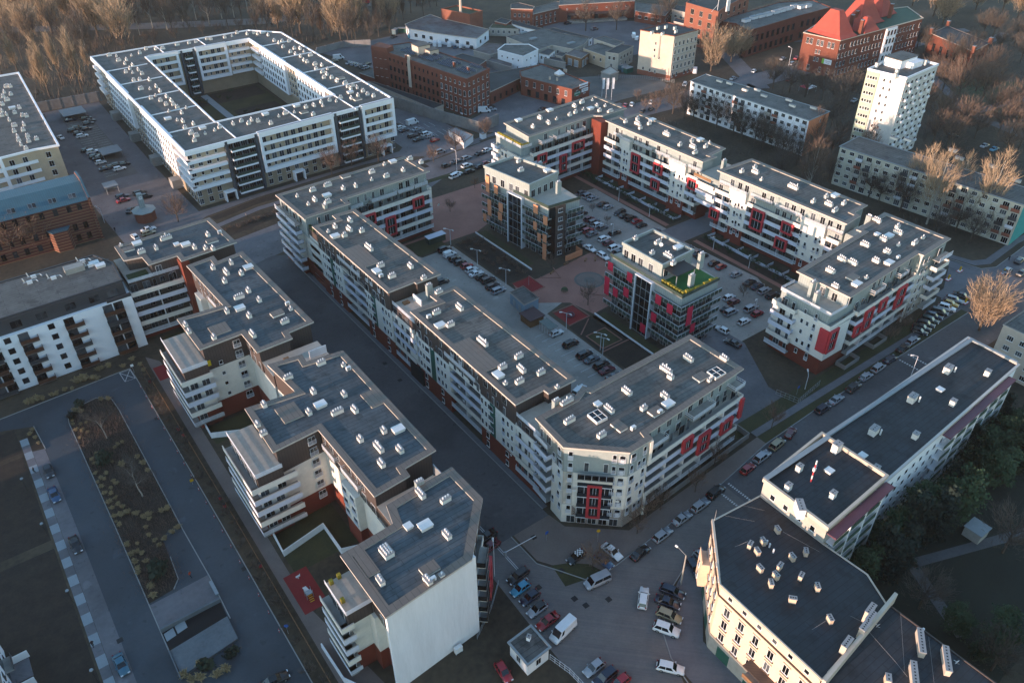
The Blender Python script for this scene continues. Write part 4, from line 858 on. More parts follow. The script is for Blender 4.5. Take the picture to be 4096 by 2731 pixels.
sheet('planting_beds', [rect(114.2, 158.6, 123.2, 187), rect(114.2, 109.5, 123.5, 131.6), [(122.4, 131.6), (126, 132), (126, 108), (123.5, 108)], rect(176.5, 156, 182.2, 203), rect(176.2, 100, 182.2, 144)], m_soild, .03, 'stuff')
sheet('garden_lawn', [rect(124, 163, 126.9, 188.5), rect(123.8, 107, 126.6, 131.4), rect(101.5, 187, 112, 195.5), rect(115.5, 119, 121.5, 125.5), rect(126.5, 229, 150, 231.5)], m_grass, .035, 'stuff')
kerbs('bed_edging', [[(114.4, 118), (123.2, 118)], [(115.3, 119), (121.7, 119), (121.7, 125.7), (115.3, 125.7), (115.3, 119)], [(114.6, 127), (121, 131.4)], [(115, 139.4), (122, 139.2), (122, 132.2), (114.8, 132)], [(114.7, 150.6), (121.4, 151), (121.3, 158.4)], [(124, 134), (128.6, 141.2), (135, 134.2)], [(123.5, 155.8), (128, 152), (129.8, 157.6)]], .3, .18, m_brk)
# north: strips before the white block, its drives and car parks
sheet('front_road', [[(32, 250), (45, 244), (59, 252), (77, 255.0), (120, 257.0), (134, 255), (141, 250), (141, 245), (152, 247), (166, 248), (165, 300), (140, 300), (139, 262), (136, 259.5), (58, 257), (57, 300), (58, 387), (30, 387), (30, 300)]], m_asphw, .012)
sheet('footpath', strip([(58, 243), (75, 247), (141, 247.4), (172, 251.5), (238, 246)], 2.4), m_pav2, .024)
sheet('verge_strip', strip([(55, 236), (75, 239.5), (138, 243.5)], 5.5)+strip([(60, 249), (76, 252), (134, 251.5)], 3.5), m_soild, .02, 'stuff')
sheet('parking_bay', [rect(40, 300, 50.5, 377)], m_grav, .02)
sheet('courtyard_lawn', [rect(76.5, 279, 122, 366)], m_grass, .012)
sheet('courtyard_path', [rect(76.5, 318, 122, 321), rect(76.5, 300, 122, 302.5), rect(96, 279, 99, 366)], m_slab, .02)
sheet('court_beds', [rect(78, 352, 121, 365), rect(78, 304, 94, 316), rect(101, 292, 120, 299), rect(101, 323, 120, 340)], m_soild, .018, 'stuff')
sheet('blue_play_court', [rect(80, 281, 100, 290)], mat('blue_rubber', '1c6c8c', .9, .1, .3), .024)
sheet('factory_yard', [[(172, 258), (176, 270), (193, 276), (193, 330), (230, 330), (240, 300), (232, 290), (230, 255), (240, 249), (176, 252)], [(140, 325), (166, 310), (160, 360), (150, 375), (140, 372)], [(180, 335), (230, 335), (230, 395), (165, 395)], [(250, 300), (300, 290), (340, 330), (290, 370)]], m_asphw, .011)
sheet('gravel_lot', [[(229, 252), (240, 249.5), (270, 247), (274, 262), (264, 275), (240, 285), (230, 283)]], m_grav, .014)
sheet('dirt_road', strip([(-200, 470), (40, 540), (120, 490), (165, 466), (200, 458), (260, 470), (420, 520)], 13), m_dirt, .012)
sheet('park_path', strip([(330, 90), (345, 150), (380, 190), (470, 200)], 5)+strip([(345, 150), (420, 140)], 4)+strip([(370, 260), (460, 215)], 6), m_asphw, .013)
sheet('sports_pitch', [[(345, 165), (385, 175), (400, 155), (352, 142)]], mat('pitch_turf', '3a3f25', .95, .3, .1), .012)
sheet('yard_road', strip([(300, 222), (330, 270), (372, 330)], 9)+strip([(262, 232), (300, 224)], 11), m_asphw, .016)
sheet('back_garden_path', strip([(110, 20), (117, 34), (122, 41), (165, 44)], 2.2)+strip([(117, 34), (150, 22)], 2), m_asph, .014)
sheet('back_garden_lawn', [[(96, 10), (108, 12), (330, 10), (330, 44), (168, 44), (113, 41.5), (96, 40)]], mat('vignette_dark_lawn', '1d1f15', .95, .4, .12, scale2=1.5), .006)  # lawn colour darkened to paint in the vignette of this corner
# ------------------------------------------------------------------ other buildings
m_brickd = mat_brick('dark_old_brick', '75402f', '5d3025', '3a2824', 2.0)
m_bricko = mat_brick('orange_old_brick', '86503e', '744233', '5a3a2e', 2.0)
m_slate = mat('slate_wall', '3c424a', .7, .15, .5)
m_beige = mat('beige_render', '938570', .9, .15, .3)
m_tan = mat('tan_render', 'ab9a84', .9, .1, .3)
m_buff = mat('buff_old_render', 'b8aa9b', .92, .16, .12)
m_pcream = mat('peach_cream_render', 'cfb49a', .9, .1, .25)
m_teal = mat_lines('teal_seam_roof', '3a5d6b', '2d4a56', 'x', .6, .12, .5)
m_rooftile = mat('red_roof_tiles', '9a4337', .8, .2, .3, scale2=4)
m_greenroof = mat('green_roof', '2c4a38', .8, .2, .3)
m_rust = mat('rusty_corrugated_roof', '5d3a35', .85, .5, .09, scale2=.5, tint='6f6f70')
m_solar = mat_lines('solar_panel', '101b2c', '7d8791', 'y', 1.1, .07, .2, var=.1)
m_shed = mat('shed_render', 'a39f96', .9, .2, .15)
m_conw = mat('old_concrete_wall', '7f7c7a', .92, .3, .12, scale2=.8)
def house(name, label, cat, P, h, wm, rm=None, rows=None, over=.15, par=0, group=None, rimw=.35, rmm=None, base=None, vp='', vz=None, wins=None, z0=0, only=None, skiprf=False):
    """walls, flat roof with edge, window rows on the sides that face the camera"""
    P = ccw(P); n = len(P); cx = sum(p[0] for p in P)/n; cy = sum(p[1] for p in P)/n
    b = Bld(name, label, cat, (cx, cy), group); mb = MB(); mb.prism(P, 0, h, 0)
    if base: 
        Q = offset(P, .04); mb.prism(Q, 0, base[0], 1)
    b.part('wall', mb, [wm]+([base[1]] if base else []))
    rf = None
    if not skiprf:
        rf = flat_roof(b, offset(P, over), h+.25+par, rimw, .2+par, .25+par, [rm or m_membb, rmm or m_rim, rmm or m_fascia, rmm or m_rim])
        if vp: vents(b, rf, h+.05, vp)
    for i in range(n):
        F = Frame(P[i], P[(i+1) % n])
        if not F.seen() or (only is not None and i not in only): continue
        for (z, pr, sp, mg) in (rows or ()):
            k = max(1, round((F.L-2*mg)/sp)) if F.L > 2*mg+.5 else 0
            for j in range(k): b.rep('window', pr, F.mtx(mg+(F.L-2*mg)*(j+.5)/k, .02, z))
    b.P = P; b.rf = rf; return b
def frames(b): return [Frame(b.P[i], b.P[(i+1) % len(b.P)]) for i in range(len(b.P))]
# -- white courtyard building
m_wband = mat('bright_white_render', 'e2e3e6', .8, .05, .3)
WO = [(58.6,258.4),(136.4,260.8),(138.4,366.8),(127.6,379.6),(59.4,382.2)]
WI = [(76.0,278.2),(120.6,277.6),(122.6,366.4),(78.3,367.4)]
b = Bld('courtyard_building', 'large white courtyard apartment building with beige lower floors around a lawn', 'apartment building', (97, 320))
mb = MB(); H = 19.6
def ringprism(mb, O, I, z0, z1, m, mt):
    # outer 5-gon, inner 4-gon: walls and a flat ring top split into quads
    n = len(O)
    for i in range(n): j = (i+1) % n; mb.face([(*O[i], z0), (*O[j], z0), (*O[j], z1), (*O[i], z1)], m)
    for i in range(4): j = (i+1) % 4; mb.face([(*I[j], z0), (*I[i], z0), (*I[i], z1), (*I[j], z1)], m)
    for q in ((O[0], O[1], I[1], I[0]), (O[1], O[2], I[2], I[1]), (O[2], O[3], I[2]), (O[3], O[4], I[3], I[2]), (O[4], O[0], I[0], I[3])): mb.face([(*p, z1) for p in q], mt)
WOc = offset(WO, -1.2); WIc = offset(WI, 1.2)
ringprism(mb, WOc, WIc, 0, 6.0, 0, 0); b.part('lower_wall', mb, [m_beige])
mb = MB(); ringprism(mb, WOc, WIc, 6.0, H, 0, 0); b.part('wall', mb, [m_tan])
mb = MB(); ringprism(mb, offset(WO, -.3), offset(WI, .3), H, H+.3, 1, 0)
for P_, sgn in ((WO, -1), (WI, 1)):
    Q = offset(P_, sgn*.55); n = len(P_)
    for i in range(n):
        j = (i+1) % n; mb.face([(*P_[i], H-.5), (*P_[j], H-.5), (*P_[j], H+.75), (*P_[i], H+.75)] if sgn < 0 else [(*P_[j], H-.5), (*P_[i], H-.5), (*P_[i], H+.75), (*P_[j], H+.75)], 1)
        mb.face([(*P_[i], H+.75), (*P_[j], H+.75), (*Q[j], H+.75), (*Q[i], H+.75)] if sgn < 0 else [(*P_[j], H+.75), (*P_[i], H+.75), (*Q[i], H+.75), (*Q[j], H+.75)], 1)
        mb.face([(*Q[j], H+.3), (*Q[i], H+.3), (*Q[i], H+.75), (*Q[j], H+.75)] if sgn < 0 else [(*Q[i], H+.3), (*Q[j], H+.3), (*Q[j], H+.75), (*Q[i], H+.75)], 1)
        mb.face([(*P_[j], H-.5), (*P_[i], H-.5), (*Q[i], H-.5), (*Q[j], H-.5)], 1)
for yy in (277.9, 298, 318, 338, 358): mb.box(59.3, yy, H+.3, 76, yy+.35, H+.6, 1)
for yy in (285, 308, 331, 352): mb.box(121.8, yy, H+.3, 136.6, yy+.35, H+.6, 1)
for xx in (76.2, 100, 120.4): mb.box(xx, 259.6, H+.3, xx+.35, 277.5, H+.6, 1)
for xx in (86, 104): mb.box(xx, 368, H+.3, xx+.35, 380.8, H+.6, 1)
rfW = b.part('roof', mb, [m_memb, m_wband])
WV = '''00,980,500,3x 00,1065,545,3x 00,1045,505,s 00,1120,575,2y 00,1135,540,2y 00,1180,500,s 00,1255,480,2x 00,1310,445,2x 00,1395,445,2y 00,1460,440,3x 00,1590,405,3x 00,1695,390,2x 00,1755,380,2x 00,1855,355,2x 00,1890,355,2x 00,2015,340,2x 00,2080,325,s 00,2125,300,2x 00,2215,310,2y 00,2275,300,2x
00,1165,620,2y 00,1130,650,2x 00,1190,590,3y 00,1240,630,3y 00,1275,665,2x 00,1200,725,2x 00,1255,720,2x 00,1340,720,3y 00,1265,800,3x 00,1190,655,s 00,1345,800,s 00,1400,780,3y 00,1435,820,3y 00,1355,885,2x 00,1440,905,2x 00,1495,870,3y 00,1535,905,3y 00,1490,940,2x 00,1555,940,2x 00,1395,860,s 00,1590,965,2x 00,1515,1000,s 00,1630,1015,2y 00,1670,970,s 00,1640,1090,3y 00,1590,1080,s 00,1660,1150,2x 00,1735,1115,2y 00,1815,1150,K 00,1840,1200,s 00,1710,1200,2x 00,1760,1220,3x 00,1745,1265,2x 00,1925,1170,s 00,1970,1145,2x 00,1720,1190,2x 00,1505,1065,Kx
00,2090,1115,2y 00,2165,1090,2x 00,2230,1110,2x 00,2255,1080,2y 10,20,1090,2x 10,85,1025,K 10,135,1110,2x 10,205,1045,s 10,265,1020,3x 10,345,1010,s 10,365,950,Kx 10,450,965,2x 10,430,1005,H 10,520,950,3y 10,515,1030,2x 10,585,920,2y 10,660,905,2x 10,720,910,s 10,600,950,s
10,165,370,2x 10,205,390,2y 10,235,375,2x 10,245,425,2x 10,295,375,2x 10,310,470,2x 10,345,440,2x 10,355,490,2y 10,395,440,3y 10,400,510,2y 10,430,545,2y 10,490,500,3x 10,460,560,2x 10,430,465,s 10,530,580,3x 10,540,620,2x 10,590,590,2y 10,600,650,3x 10,640,620,s 10,610,700,2x 10,635,670,2y 10,680,700,2x 10,725,730,3y 10,760,700,H 10,800,750,3x 10,825,780,2x 10,850,800,2y 10,870,770,2x 10,905,790,2y 10,845,830,K 10,855,885,2y 10,915,860,2y 10,910,890,H 10,960,820,2x 10,1000,850,2x 10,1055,865,2x 10,760,880,2x 10,110,320,2y 10,15,310,2y 10,60,295,K'''
vents(b, rfW, H+.3, WV)
wf = win(1.5, 1.9, 2, name='window'); wdoor = win(1.7, 2.2, 2, sill=False, name='balcony_door'); wsm = win(.8, 1.5, 1); wdk = win(2.2, 2.3, 3, fr=m_metal, gl=m_glassd, sill=False, name='balcony_door')
def wfacade(F, secs, lo=True):
    for (k, a, c) in secs:
        if k == 'white':       # heavy white picture frame with white balcony bands
            mb = MB(); mb.fbox(F, a, a+1.0, -1.3, .35, 6.0, H+.75, 0); mb.fbox(F, c-1.0, c, -1.3, .35, 6.0, H+.75, 0); mb.fbox(F, a+1, c-1, -1.3, .35, 6.0, 7.2, 0); mb.fbox(F, a+1, c-1, -1.3, .33, H-1.0, H+.75, 0); b.part('white_frame', mb, [m_wband])
            for z in (9.4, 12.6, 15.8): mb = MB(); mb.fbox(F, a+1, c-1, -1.2, .2, z-.25, z, 0); mb.fbox(F, a+1, c-1, .1, .25, z-.3, z+.85, 0); b.part('balcony', mb, [m_wband])
            u = a+2
            while u < c-2:
                for z in (7.2, 9.5, 12.7, 15.9): b.rep('balcony_door', R.choice((wdoor, wdoor, wsm)), F.mtx(u, -1.17, z+.15))
                u += 2.7
        elif k == 'dark':      # dark glazed bay with white slabs
            mb = MB(); mb.fbox(F, a, c, -1.3, -.6, 0, H+.5, 0); mb.fbox(F, a, a+.8, -.6, .2, 1, H+.5, 1); mb.fbox(F, c-.8, c, -.6, .2, 1, H+.5, 1); b.part('dark_bay', mb, [m_slate, m_slate])
            u = a+1.6
            while u < c-1.2: [b.rep('balcony_door', wdk, F.mtx(u, -.57, z+.3)) for z in (1.6, 4.6, 7.6, 10.6, 13.6, 16.6)]; u += 2.5
            for z in (1.6, 4.6, 7.6, 10.6, 13.6, 16.6): mb = MB(); mb.fbox(F, a+1.5, c-1.5, -.6, .9, z-.35, z+.25, 0); mb.fbox(F, a+1.5, c-1.5, .85, .9, z+.25, z+1.2, 1); b.part('balcony', mb, [m_wband, m_bglass])
        elif k == 'band':      # corner with continuous white bands
            for z in (6.6, 9.7, 12.8, 15.9, 19.0): mb = MB(); mb.fbox(F, a, c, -1.2, .1, z-.3, z+.75, 0); b.part('balcony', mb, [m_wband])
            u = a+1.6
            while u < c-1:
                for z in (7.5, 10.6, 13.7, 16.8): b.rep('window', R.choice((wf, wsm)), F.mtx(u, -1.17, z+.2))
                u += 2.9
        elif k == 'plain':     # white upper wall with windows
            mb = MB(); mb.fbox(F, a, c, -1.2, -.05, 6.0, H+.5, 0); b.part('white_wall', mb, [m_wband])
            u = a+1.5
            while u < c-1:
                for z in (6.6, 9.6, 12.6, 15.7): b.rep('window', wf, F.mtx(u, -.03, z+.4))
                u += 2.9
        elif k == 'beige':
            u = a+1.5
            while u < c-1:
                for z in (6.8, 9.8, 12.8, 15.9): b.rep('window', wf, F.mtx(u, -1.17, z+.4))
                u += 2.8
        if lo and k != 'dark':
            u = a+1.8
            while u < c-1: [b.rep('window', wf, F.mtx(u, -1.17, z)) for z in (.9, 3.7)]; u += 3.4
FS = Frame(WO[0], WO[1]); wfacade(FS, [('band', 0, 13), ('dark', 13.3, 24.5), ('white', 25, 53), ('dark', 53.5, 64), ('white', 64.5, 77.8)])
for u in (9.5, 35, 71):      # entrance porches
    mb = MB(); mb.fbox(FS, u, u+4, -1.2, 1.0, 3.0, 3.4, 0); mb.fbox(FS, u, u+.4, -1.2, 1.0, 0, 3.0, 0); mb.fbox(FS, u+3.6, u+4, -1.2, 1.0, 0, 3, 0); mb.fbox(FS, u+.4, u+3.6, -1.2, -.6, .1, 2.9, 1); b.part('porch', mb, [m_wband, m_glassd])
FWst = Frame(WO[4], WO[0]); wfacade(FWst, [('band', 0, 9), ('beige', 9, 24), ('plain', 24, 55), ('beige', 55, 72), ('plain', 72, 108), ('band', 110, FWst.L)])
for u in (20, 48, 76, 100): mb = MB(); mb.fbox(FWst, u, u+4, -1.2, 2.2, 0, 3.2, 0); b.part('porch', mb, [m_conc])
wfacade(Frame(WI[3], WI[2]), [('white', 1, 13), ('dark', 14, 20), ('white', 20.5, 34), ('band', 34.5, 44)], False)
wfacade(Frame(WI[2], WI[1]), [('band', .5, 10), ('plain', 12, 40), ('beige', 40, 52), ('plain', 52, 80), ('beige', 80, 88)], False)
b.finish(100)
# -- neighbour of the white building, cut by the left edge
b = house('apartment_building', 'white and beige apartment building cut by the left edge, vents across its roof', 'apartment building', [(-20,289),(9.6,290.2),(20.4,291),(27.4,290.2),(31,378.5),(-20,380)], 19.6, m_tan, m_memb, [(z, wf, 3.2, 1.5) for z in (1, 4, 7.2, 10.3, 13.4, 16.5)], over=.5, par=.4, rmm=m_wband, rimw=.6,
  vp='00,60,780,3x 00,95,780,2x 00,40,830,2y 00,100,850,2x 00,30,870,2x 00,65,900,3x 00,25,940,2x 00,20,1000,2y 00,60,1030,2y 00,110,970,K 00,135,1015,2x 00,175,970,2x 00,20,1040,2x 00,85,1080,2y 00,130,1130,3x 00,205,1040,2x 00,240,1045,2x 00,215,1120,3y 00,210,1170,2x 00,130,1180,2x 00,250,1225,2x 00,260,1270,2x 00,330,1250,2x 00,160,1230,2y 00,170,1260,2x 00,190,1300,2y 00,235,1335,2x')
for F, a, c in ((frames(b)[0], 14, 29.6),):
    for z in (6.6, 9.7, 12.8, 15.9, 18.8): mb = MB(); mb.fbox(F, a, c, -.1, 1.2, z-.3, z+.8, 0); b.part('balcony', mb, [m_wband])
    for u in (a-1, c): mb = MB(); mb.fbox(F, u, u+1, -.1, 1.2, 5.5, 19.9, 0); b.part('white_frame', mb, [m_wband])
F = frames(b)[1]
for z in (6.6, 9.7, 12.8, 15.9): mb = MB(); mb.fbox(F, 1, F.L, -.1, .3, z-.3, z+.7, 0); b.part('balcony', mb, [m_wband])
b.finish()
# -- gabled / hipped roofs
def gable(b, x0, y0, x1, y1, ze, zr, m, along='x', over=.4, hip=0., name='roof'):
    mb = MB(); x0 -= over; x1 += over; y0 -= over; y1 += over
    if along == 'x':
        ym = (y0+y1)/2; A = [(x0,y0,ze),(x1,y0,ze),(x1,y1,ze),(x0,y1,ze)]; r1, r2 = (x0+hip,ym,zr), (x1-hip,ym,zr)
        for q in ([A[0],A[1],r2,r1],[A[2],A[3],r1,r2],[A[1],A[2],r2],[A[3],A[0],r1]): mb.face(q)
    else:
        xm = (x0+x1)/2; A = [(x0,y0,ze),(x1,y0,ze),(x1,y1,ze),(x0,y1,ze)]; r1, r2 = (xm,y0+hip,zr), (xm,y1-hip,zr)
        for q in ([A[1],A[2],r2,r1],[A[3],A[0],r1,r2],[A[0],A[1],r1],[A[2],A[3],r2]): mb.face(q)
    mb.face([A[3],A[2],A[1],A[0]]); return b.part(name, mb, [m])
# -- old brick house with teal mansard
b = house('brick_house', 'old red brick house with pale brick stripes and a teal metal mansard roof', 'house', [(-30,258.5),(27.2,257.6),(27.4,272),(-30,272)], 13.4, mat_lines('striped_brick', '5a2f25', '8a6a4c', 'z', .95, .2, .85), skiprf=True)
F = frames(b)[0]; aw = win(1.3, 2.0, 2, fr=m_black, gl=m_glassd)
for z in (1.2, 4.8, 8.6, 11.2):
    for u in (3, 7, 11, 15, 19, 23, 27, 30, 33.2, 36.4, 40, 43.6, 47.4, 51.2, 54.2): b.rep('window', aw, F.mtx(u, .02, z if z < 11 else 10.9)) if z != 8.6 else None
mb = MB(); mb.prism([(-30.3, 258), (27.4, 257.2), (27.4, 261.5), (-30.3, 262.2)][::1], 13.4, 13.5, 0)
mb.face([(-30.3, 257.9, 13.5), (27.5, 257.1, 13.5), (27.5, 261.6, 18.0), (-30.3, 262.4, 18.0)]); mb.face([(-30.3, 262.4, 18), (27.5, 261.6, 18), (27.5, 268, 18.0), (-30.3, 268, 18.0)]); mb.face([(27.5, 272.4, 13.4), (-30.3, 272.4, 13.4), (-30.3, 268, 18), (27.5, 268, 18)])
rf = b.part('roof', mb, [m_teal])
Fr = Frame((-30, 259.6), (27.5, 258.8))
for k in range(6):
    u = 54-5.6*k
    for d in (0, 1.15): pr = win(1.0, 1.5, 1, fr=m_metal, gl=m_glass, sill=False, name='roof_window'); M = Fr.mtx(u-d, .78, 14.8) @ Matrix.Rotation(math.radians(-45), 4, 'X'); b.rep('roof_window', pr, M, rf)
mb = MB(); mb.prism([(27.1, 257.0), (27.8, 257.0), (27.8, 272.5), (27.1, 272.5)], 0, 14.2, 0); mb.face([(27.8, 257.0, 14.2), (27.8, 272.5, 14.2), (27.8, 268, 18.9), (27.8, 261.5, 18.9)]); mb.face([(27.1, 272.5, 14.2), (27.1, 257.0, 14.2), (27.1, 261.5, 18.9), (27.1, 268, 18.9)]); mb.face([(27.1, 257, 14.2), (27.8, 257, 14.2), (27.8, 261.5, 18.9), (27.1, 261.5, 18.9)], 1); mb.face([(27.1, 261.5, 18.9), (27.8, 261.5, 18.9), (27.8, 268, 18.9), (27.1, 268, 18.9)], 1); b.part('gable_wall', mb, [MATS['striped_brick'], m_teal])
mb = MB(); mb.prism([(13.5, 257.9), (14.5, 255.6), (18.5, 255.5), (19.6, 257.8)], 0, 6.6, 0); mb.prism([(13.2, 257.95), (14.3, 255.2), (18.7, 255.1), (19.9, 257.85)], 6.6, 6.9, 1); b.part('bay_window', mb, [MATS['striped_brick'], m_teal])
b.finish()
# -- octagonal clock kiosk
oc = [(42.3+3.3*math.cos(a*math.pi/4+.39), 261.8+3.3*math.sin(a*math.pi/4+.39)) for a in range(8)]
b = Bld('kiosk', 'small octagonal brick kiosk with a square clock turret in the car park', 'kiosk', (42.3, 261.8)); mb = MB(); mb.prism(oc, 0, 3.6, 0); b.part('wall', mb, [m_brickd])
mb = MB(); Q = offset(oc, .5)
for i in range(8): j = (i+1) % 8; mb.face([(*Q[i], 3.6), (*Q[j], 3.6), (42.3, 261.8, 4.6)])
mb.prism(Q, 3.4, 3.59, 0); b.part('roof', mb, [m_cladg]); mb = MB(); mb.box(41.5, 261.2, 4.0, 43.1, 262.8, 9.2, 0); b.part('turret', mb, [m_cladg]); mb = MB(); mb.box(41.8, 261.1, 7.4, 42.8, 261.2, 8.4, 0); mb.box(42.25, 261.06, 7.9, 42.33, 261.1, 8.3, 1); mb.box(42.3, 261.06, 7.86, 42.6, 261.1, 7.94, 1); b.part('clock', mb, [m_dish, m_black]); b.finish()
# -- white building with stepped top and brown balconies
b = Bld('apartment_building', 'white apartment building with brown and grey balconies and a dark set-back top floor', 'apartment building', (0, 200))
m_brnb = mat('brown_balcony', '4a2b1a', .7, .15, .5); m_gryb = mat('anthracite_balcony', '33353a', .6, .1, .5)
F = Frame((-40, 190.0), (22.2, 191.2)); mb = MB(); mb.prism([(-40, 190), (22.2, 191.2), (22.6, 207), (-40, 207)], 0, 15.0, 0); b.part('wall', mb, [m_wband])
mb = MB(); mb.prism([(-40, 191.2), (21.4, 192.2), (21.6, 206.5), (-40, 206)], 15, 18.7, 0); mb.fbox(F, 56.5, 62.2, -.6, .0, 15, 15.8, 0); b.part('cladding', mb, [m_gryb])
rf = flat_roof(b, [(-40, 191.6), (21.6, 192.6), (22, 203), (19, 210), (-40, 210)], 19.2, .4, .3, .5, [m_memb, m_gryb, m_gryb, m_gryb])
for (t, x, y) in (('01', 265, 960), ('01', 300, 910), ('01', 480, 920), ('01', 810, 810), ('01', 740, 770)):
    q = g(t, x, y, 19.3); mb = MB(); mb.box(q[0]-.6, q[1]-.25, 18.9, q[0]+.6, q[1]+.25, 19.7, 0); mb.tube((q[0]-1.4, q[1], 19.5), (q[0]+1.6, q[1]+.1, 19.5), .14, n=6, m=1); mb.tube((q[0]+1.5, q[1]+.1, 19.5), (q[0]+1.8, q[1]-1.2, 19.5), .14, n=6, m=1); mb.tube((q[0]-1, q[1], 19.5), (q[0]-1.2, q[1]+.4, 20.6), .14, n=6, m=1); b.part('ventilation_unit', mb, [m_pipe, m_metal], rf)
mb = MB(); mb.box(11, 203.5, 18.9, 15.5, 206, 20.3, 0); b.part('roof_housing', mb, [m_conc], rf); nm, pr = vent('K', 0)
for q in ((18, 205), (19, 203)): b.rep(nm, pr, Matrix.Translation((*q, 18.9)), rf)
# columns of the facade from the right: [left, right, kind]
sq = win(1.4, 1.5, 1, fr=m_gryb, gl=m_glassd, sill=False); bd = win(2.2, 2.3, 2, fr=m_gryb, gl=m_glass, sill=False, name='balcony_door')
def wcol(u0, u1, top, seq, st):
    mb = MB(); mb.fbox(F, u0, u1, 0, .04, .2, top, 0); b.part('recess', mb, [m_dark]) if 0 else None
    for i in range(5):
        z = .6+2.95*i
        if z > top: break
        mb = MB(); mb.fbox(F, u0, u1, .0, 1.3, z-.3, z-.05, 1); mb.fbox(F, u0, u1, 1.2, 1.3, z-.32, z+.85, 0); mb.fbox(F, u0, u0+.1, 0, 1.2, z-.05, z+.85, 0); mb.fbox(F, u1-.1, u1, 0, 1.2, z-.05, z+.85, 0); b.part('balcony', mb, [m_gryb if (i+st) % seq == 0 else m_brnb, m_conc])
        u = u0+1.2
        while u < u1-.6: b.rep('balcony_door', bd, F.mtx(u, .03, z)); u += 2.5
wcol(55, 59.6, 15.5, 4, 1); wcol(46, 50.2, 15, 3, 1); wcol(36, 40, 14, 4, 2); wcol(24.5, 31.5, 14, 3, 0); wcol(13, 19, 14, 3, 1)
for u in (43.3, 21.8, 33.8, 9.5, 22.4 if 0 else 11.5):
    for i in range(5): b.rep('window', sq, F.mtx(u, .03, 1.4+2.95*i))
F2 = Frame((-40, 191.2), (21.4, 192.2)); u = 24
while u < 60: b.rep('window', win(2.4, 1.9, 2, fr=m_gryb, sill=False), F2.mtx(u, .03, 15.9)); u += R.choice((4.2, 5.5, 6.4))
F3 = Frame((22.2, 191.2), (22.6, 207))
b.finish()
def pg(z, s):
    return [g(q.split(',')[0], float(q.split(',')[1]), float(q.split(',')[2]), z) for q in s.split()]
w1 = win(1.1, 1.6, 2); w2 = win(1.7, 1.4, 3); w0 = win(.8, .8, 1); wdark = win(1.2, 2.0, 2, fr=m_black, gl=m_glassd); wbig = win(2.0, 2.8, 3, fr=m_metal, gl=m_glassd); warch = win(1.3, 2.3, 2)
def chim(b, spots, h=1.4, w=.8, l=.55, m=None, parent=None, pots=2):
    def f(mb):
        mb.box(-w/2, -l/2, 0, w/2, l/2, h, 0); mb.box(-w/2-.07, -l/2-.07, h, w/2+.07, l/2+.07, h+.12, 1)
        for k in range(pots): x = -w/2+w*(k+.5)/pots; mb.box(x-.11, -.11, h+.12, x+.11, .11, h+.13, 2)
    pr = proto(('chimney', h, w, l, m.name if m else '', pots), f, [m or m_vent, m_vcap, m_dark])
    for (x, y, z, a) in spots: b.rep('chimney', pr, Matrix.Translation((x, y, z)) @ Matrix.Rotation(a, 4, 'Z'), parent)
# -- long dark-roofed slab on the right with its taller front part
m_plum = mat('plum_tin', '5a3440', .6, .15, .3)
b = house('apartment_slab', 'long white slab block with a black felt roof and plum tin eaves', 'apartment block', [(113,42.6),(167.6,45.6),(168.4,57.2),(113,56.2)], 16.2, m_wband, m_membb, [(z, win(1.0, 1.2, 1, gl=m_glassd), 2.6, 1) for z in (1, 3.9, 6.8, 9.7, 12.6)], over=.3, par=.1, rimw=.5, rmm=m_fascia)
F = frames(b)[0]
for (a, c) in ((22, 50),):
    mb = MB(); mb.fbox(F, a, c, .3, 1.9, 15.6, 15.9, 0); b.part('eave', mb, [m_plum])
    for z in (.8, 3.7, 6.6, 9.5, 12.4):
        u = a
        while u < c-3: mb = MB(); mb.fbox(F, u, u+4, 0, 1.5, z-.15, z, 0); mb.fbox(F, u, u+4, 1.4, 1.5, z, z+1, 1); mb.fbox(F, u+4, u+4.3, 0, 1.6, z, z+2.8, 0); b.part('balcony', mb, [m_wband, mat('green_balcony', '2c4436', .8, .2, .5)]); u += 4.6
mb = MB(); mb.box(112.9, 55.9, 16.4, 168.5, 56.75, 16.75, 0); mb.box(167.6, 46, 16.4, 168.3, 55.9, 16.8, 0); b.part('parapet', mb, [m_slab], b.rf)
chim(b, [(*g('32', x, y, 17), 16.2, .1) for x, y in ((1615,170),(1295,430),(950,720))], 1.5, 2.0, 1.3, m_vent, b.rf, 3)
chim(b, [(*g('32', x, y, 17), 16.2, .1) for x, y in ((1970,200),(1660,465),(1325,760),(970,1060))], 1.3, 1.2, 1.0, m_vent, b.rf, 1)
for x, y in ((1545,350),(850,940)): q = g('32', x, y, 16.6); b.rep('roof_hatch', vent('k', 0)[1], Matrix.Translation((*q, 16.2)), b.rf)
for x, y in ((1675,185),(1355,450),(1008,745)): q = g('32', x, y, 16.6); mb = MB(); mb.tube((*q, 16.2), (*q, 17.6), .16, n=7); b.part('vent_pipe', mb, [m_dish], b.rf)
sats(b, F, [(30, 8), (37, 11), (41, 12.5), (12, 13)], .5)
b.finish()
b = house('apartment_house', 'square stepped end house with a black roof, lit parapets and an aerial mast', 'apartment block', [(94.6,41.2),(112.9,42.2),(112.9,55.9),(94.8,54.6)], 18.6, m_shed, m_membb, [(z, win(1.0, 1.2, 1, gl=m_glassd), 2.8, 1) for z in (1, 4, 7, 10, 13, 16)], over=.25, par=.55, rimw=.5, rmm=m_buff)
F = frames(b)[0]; mb = MB(); mb.fbox(F, 0, F.L, .2, 1.9, 17.6, 17.9, 0); b.part('eave', mb, [m_plum])
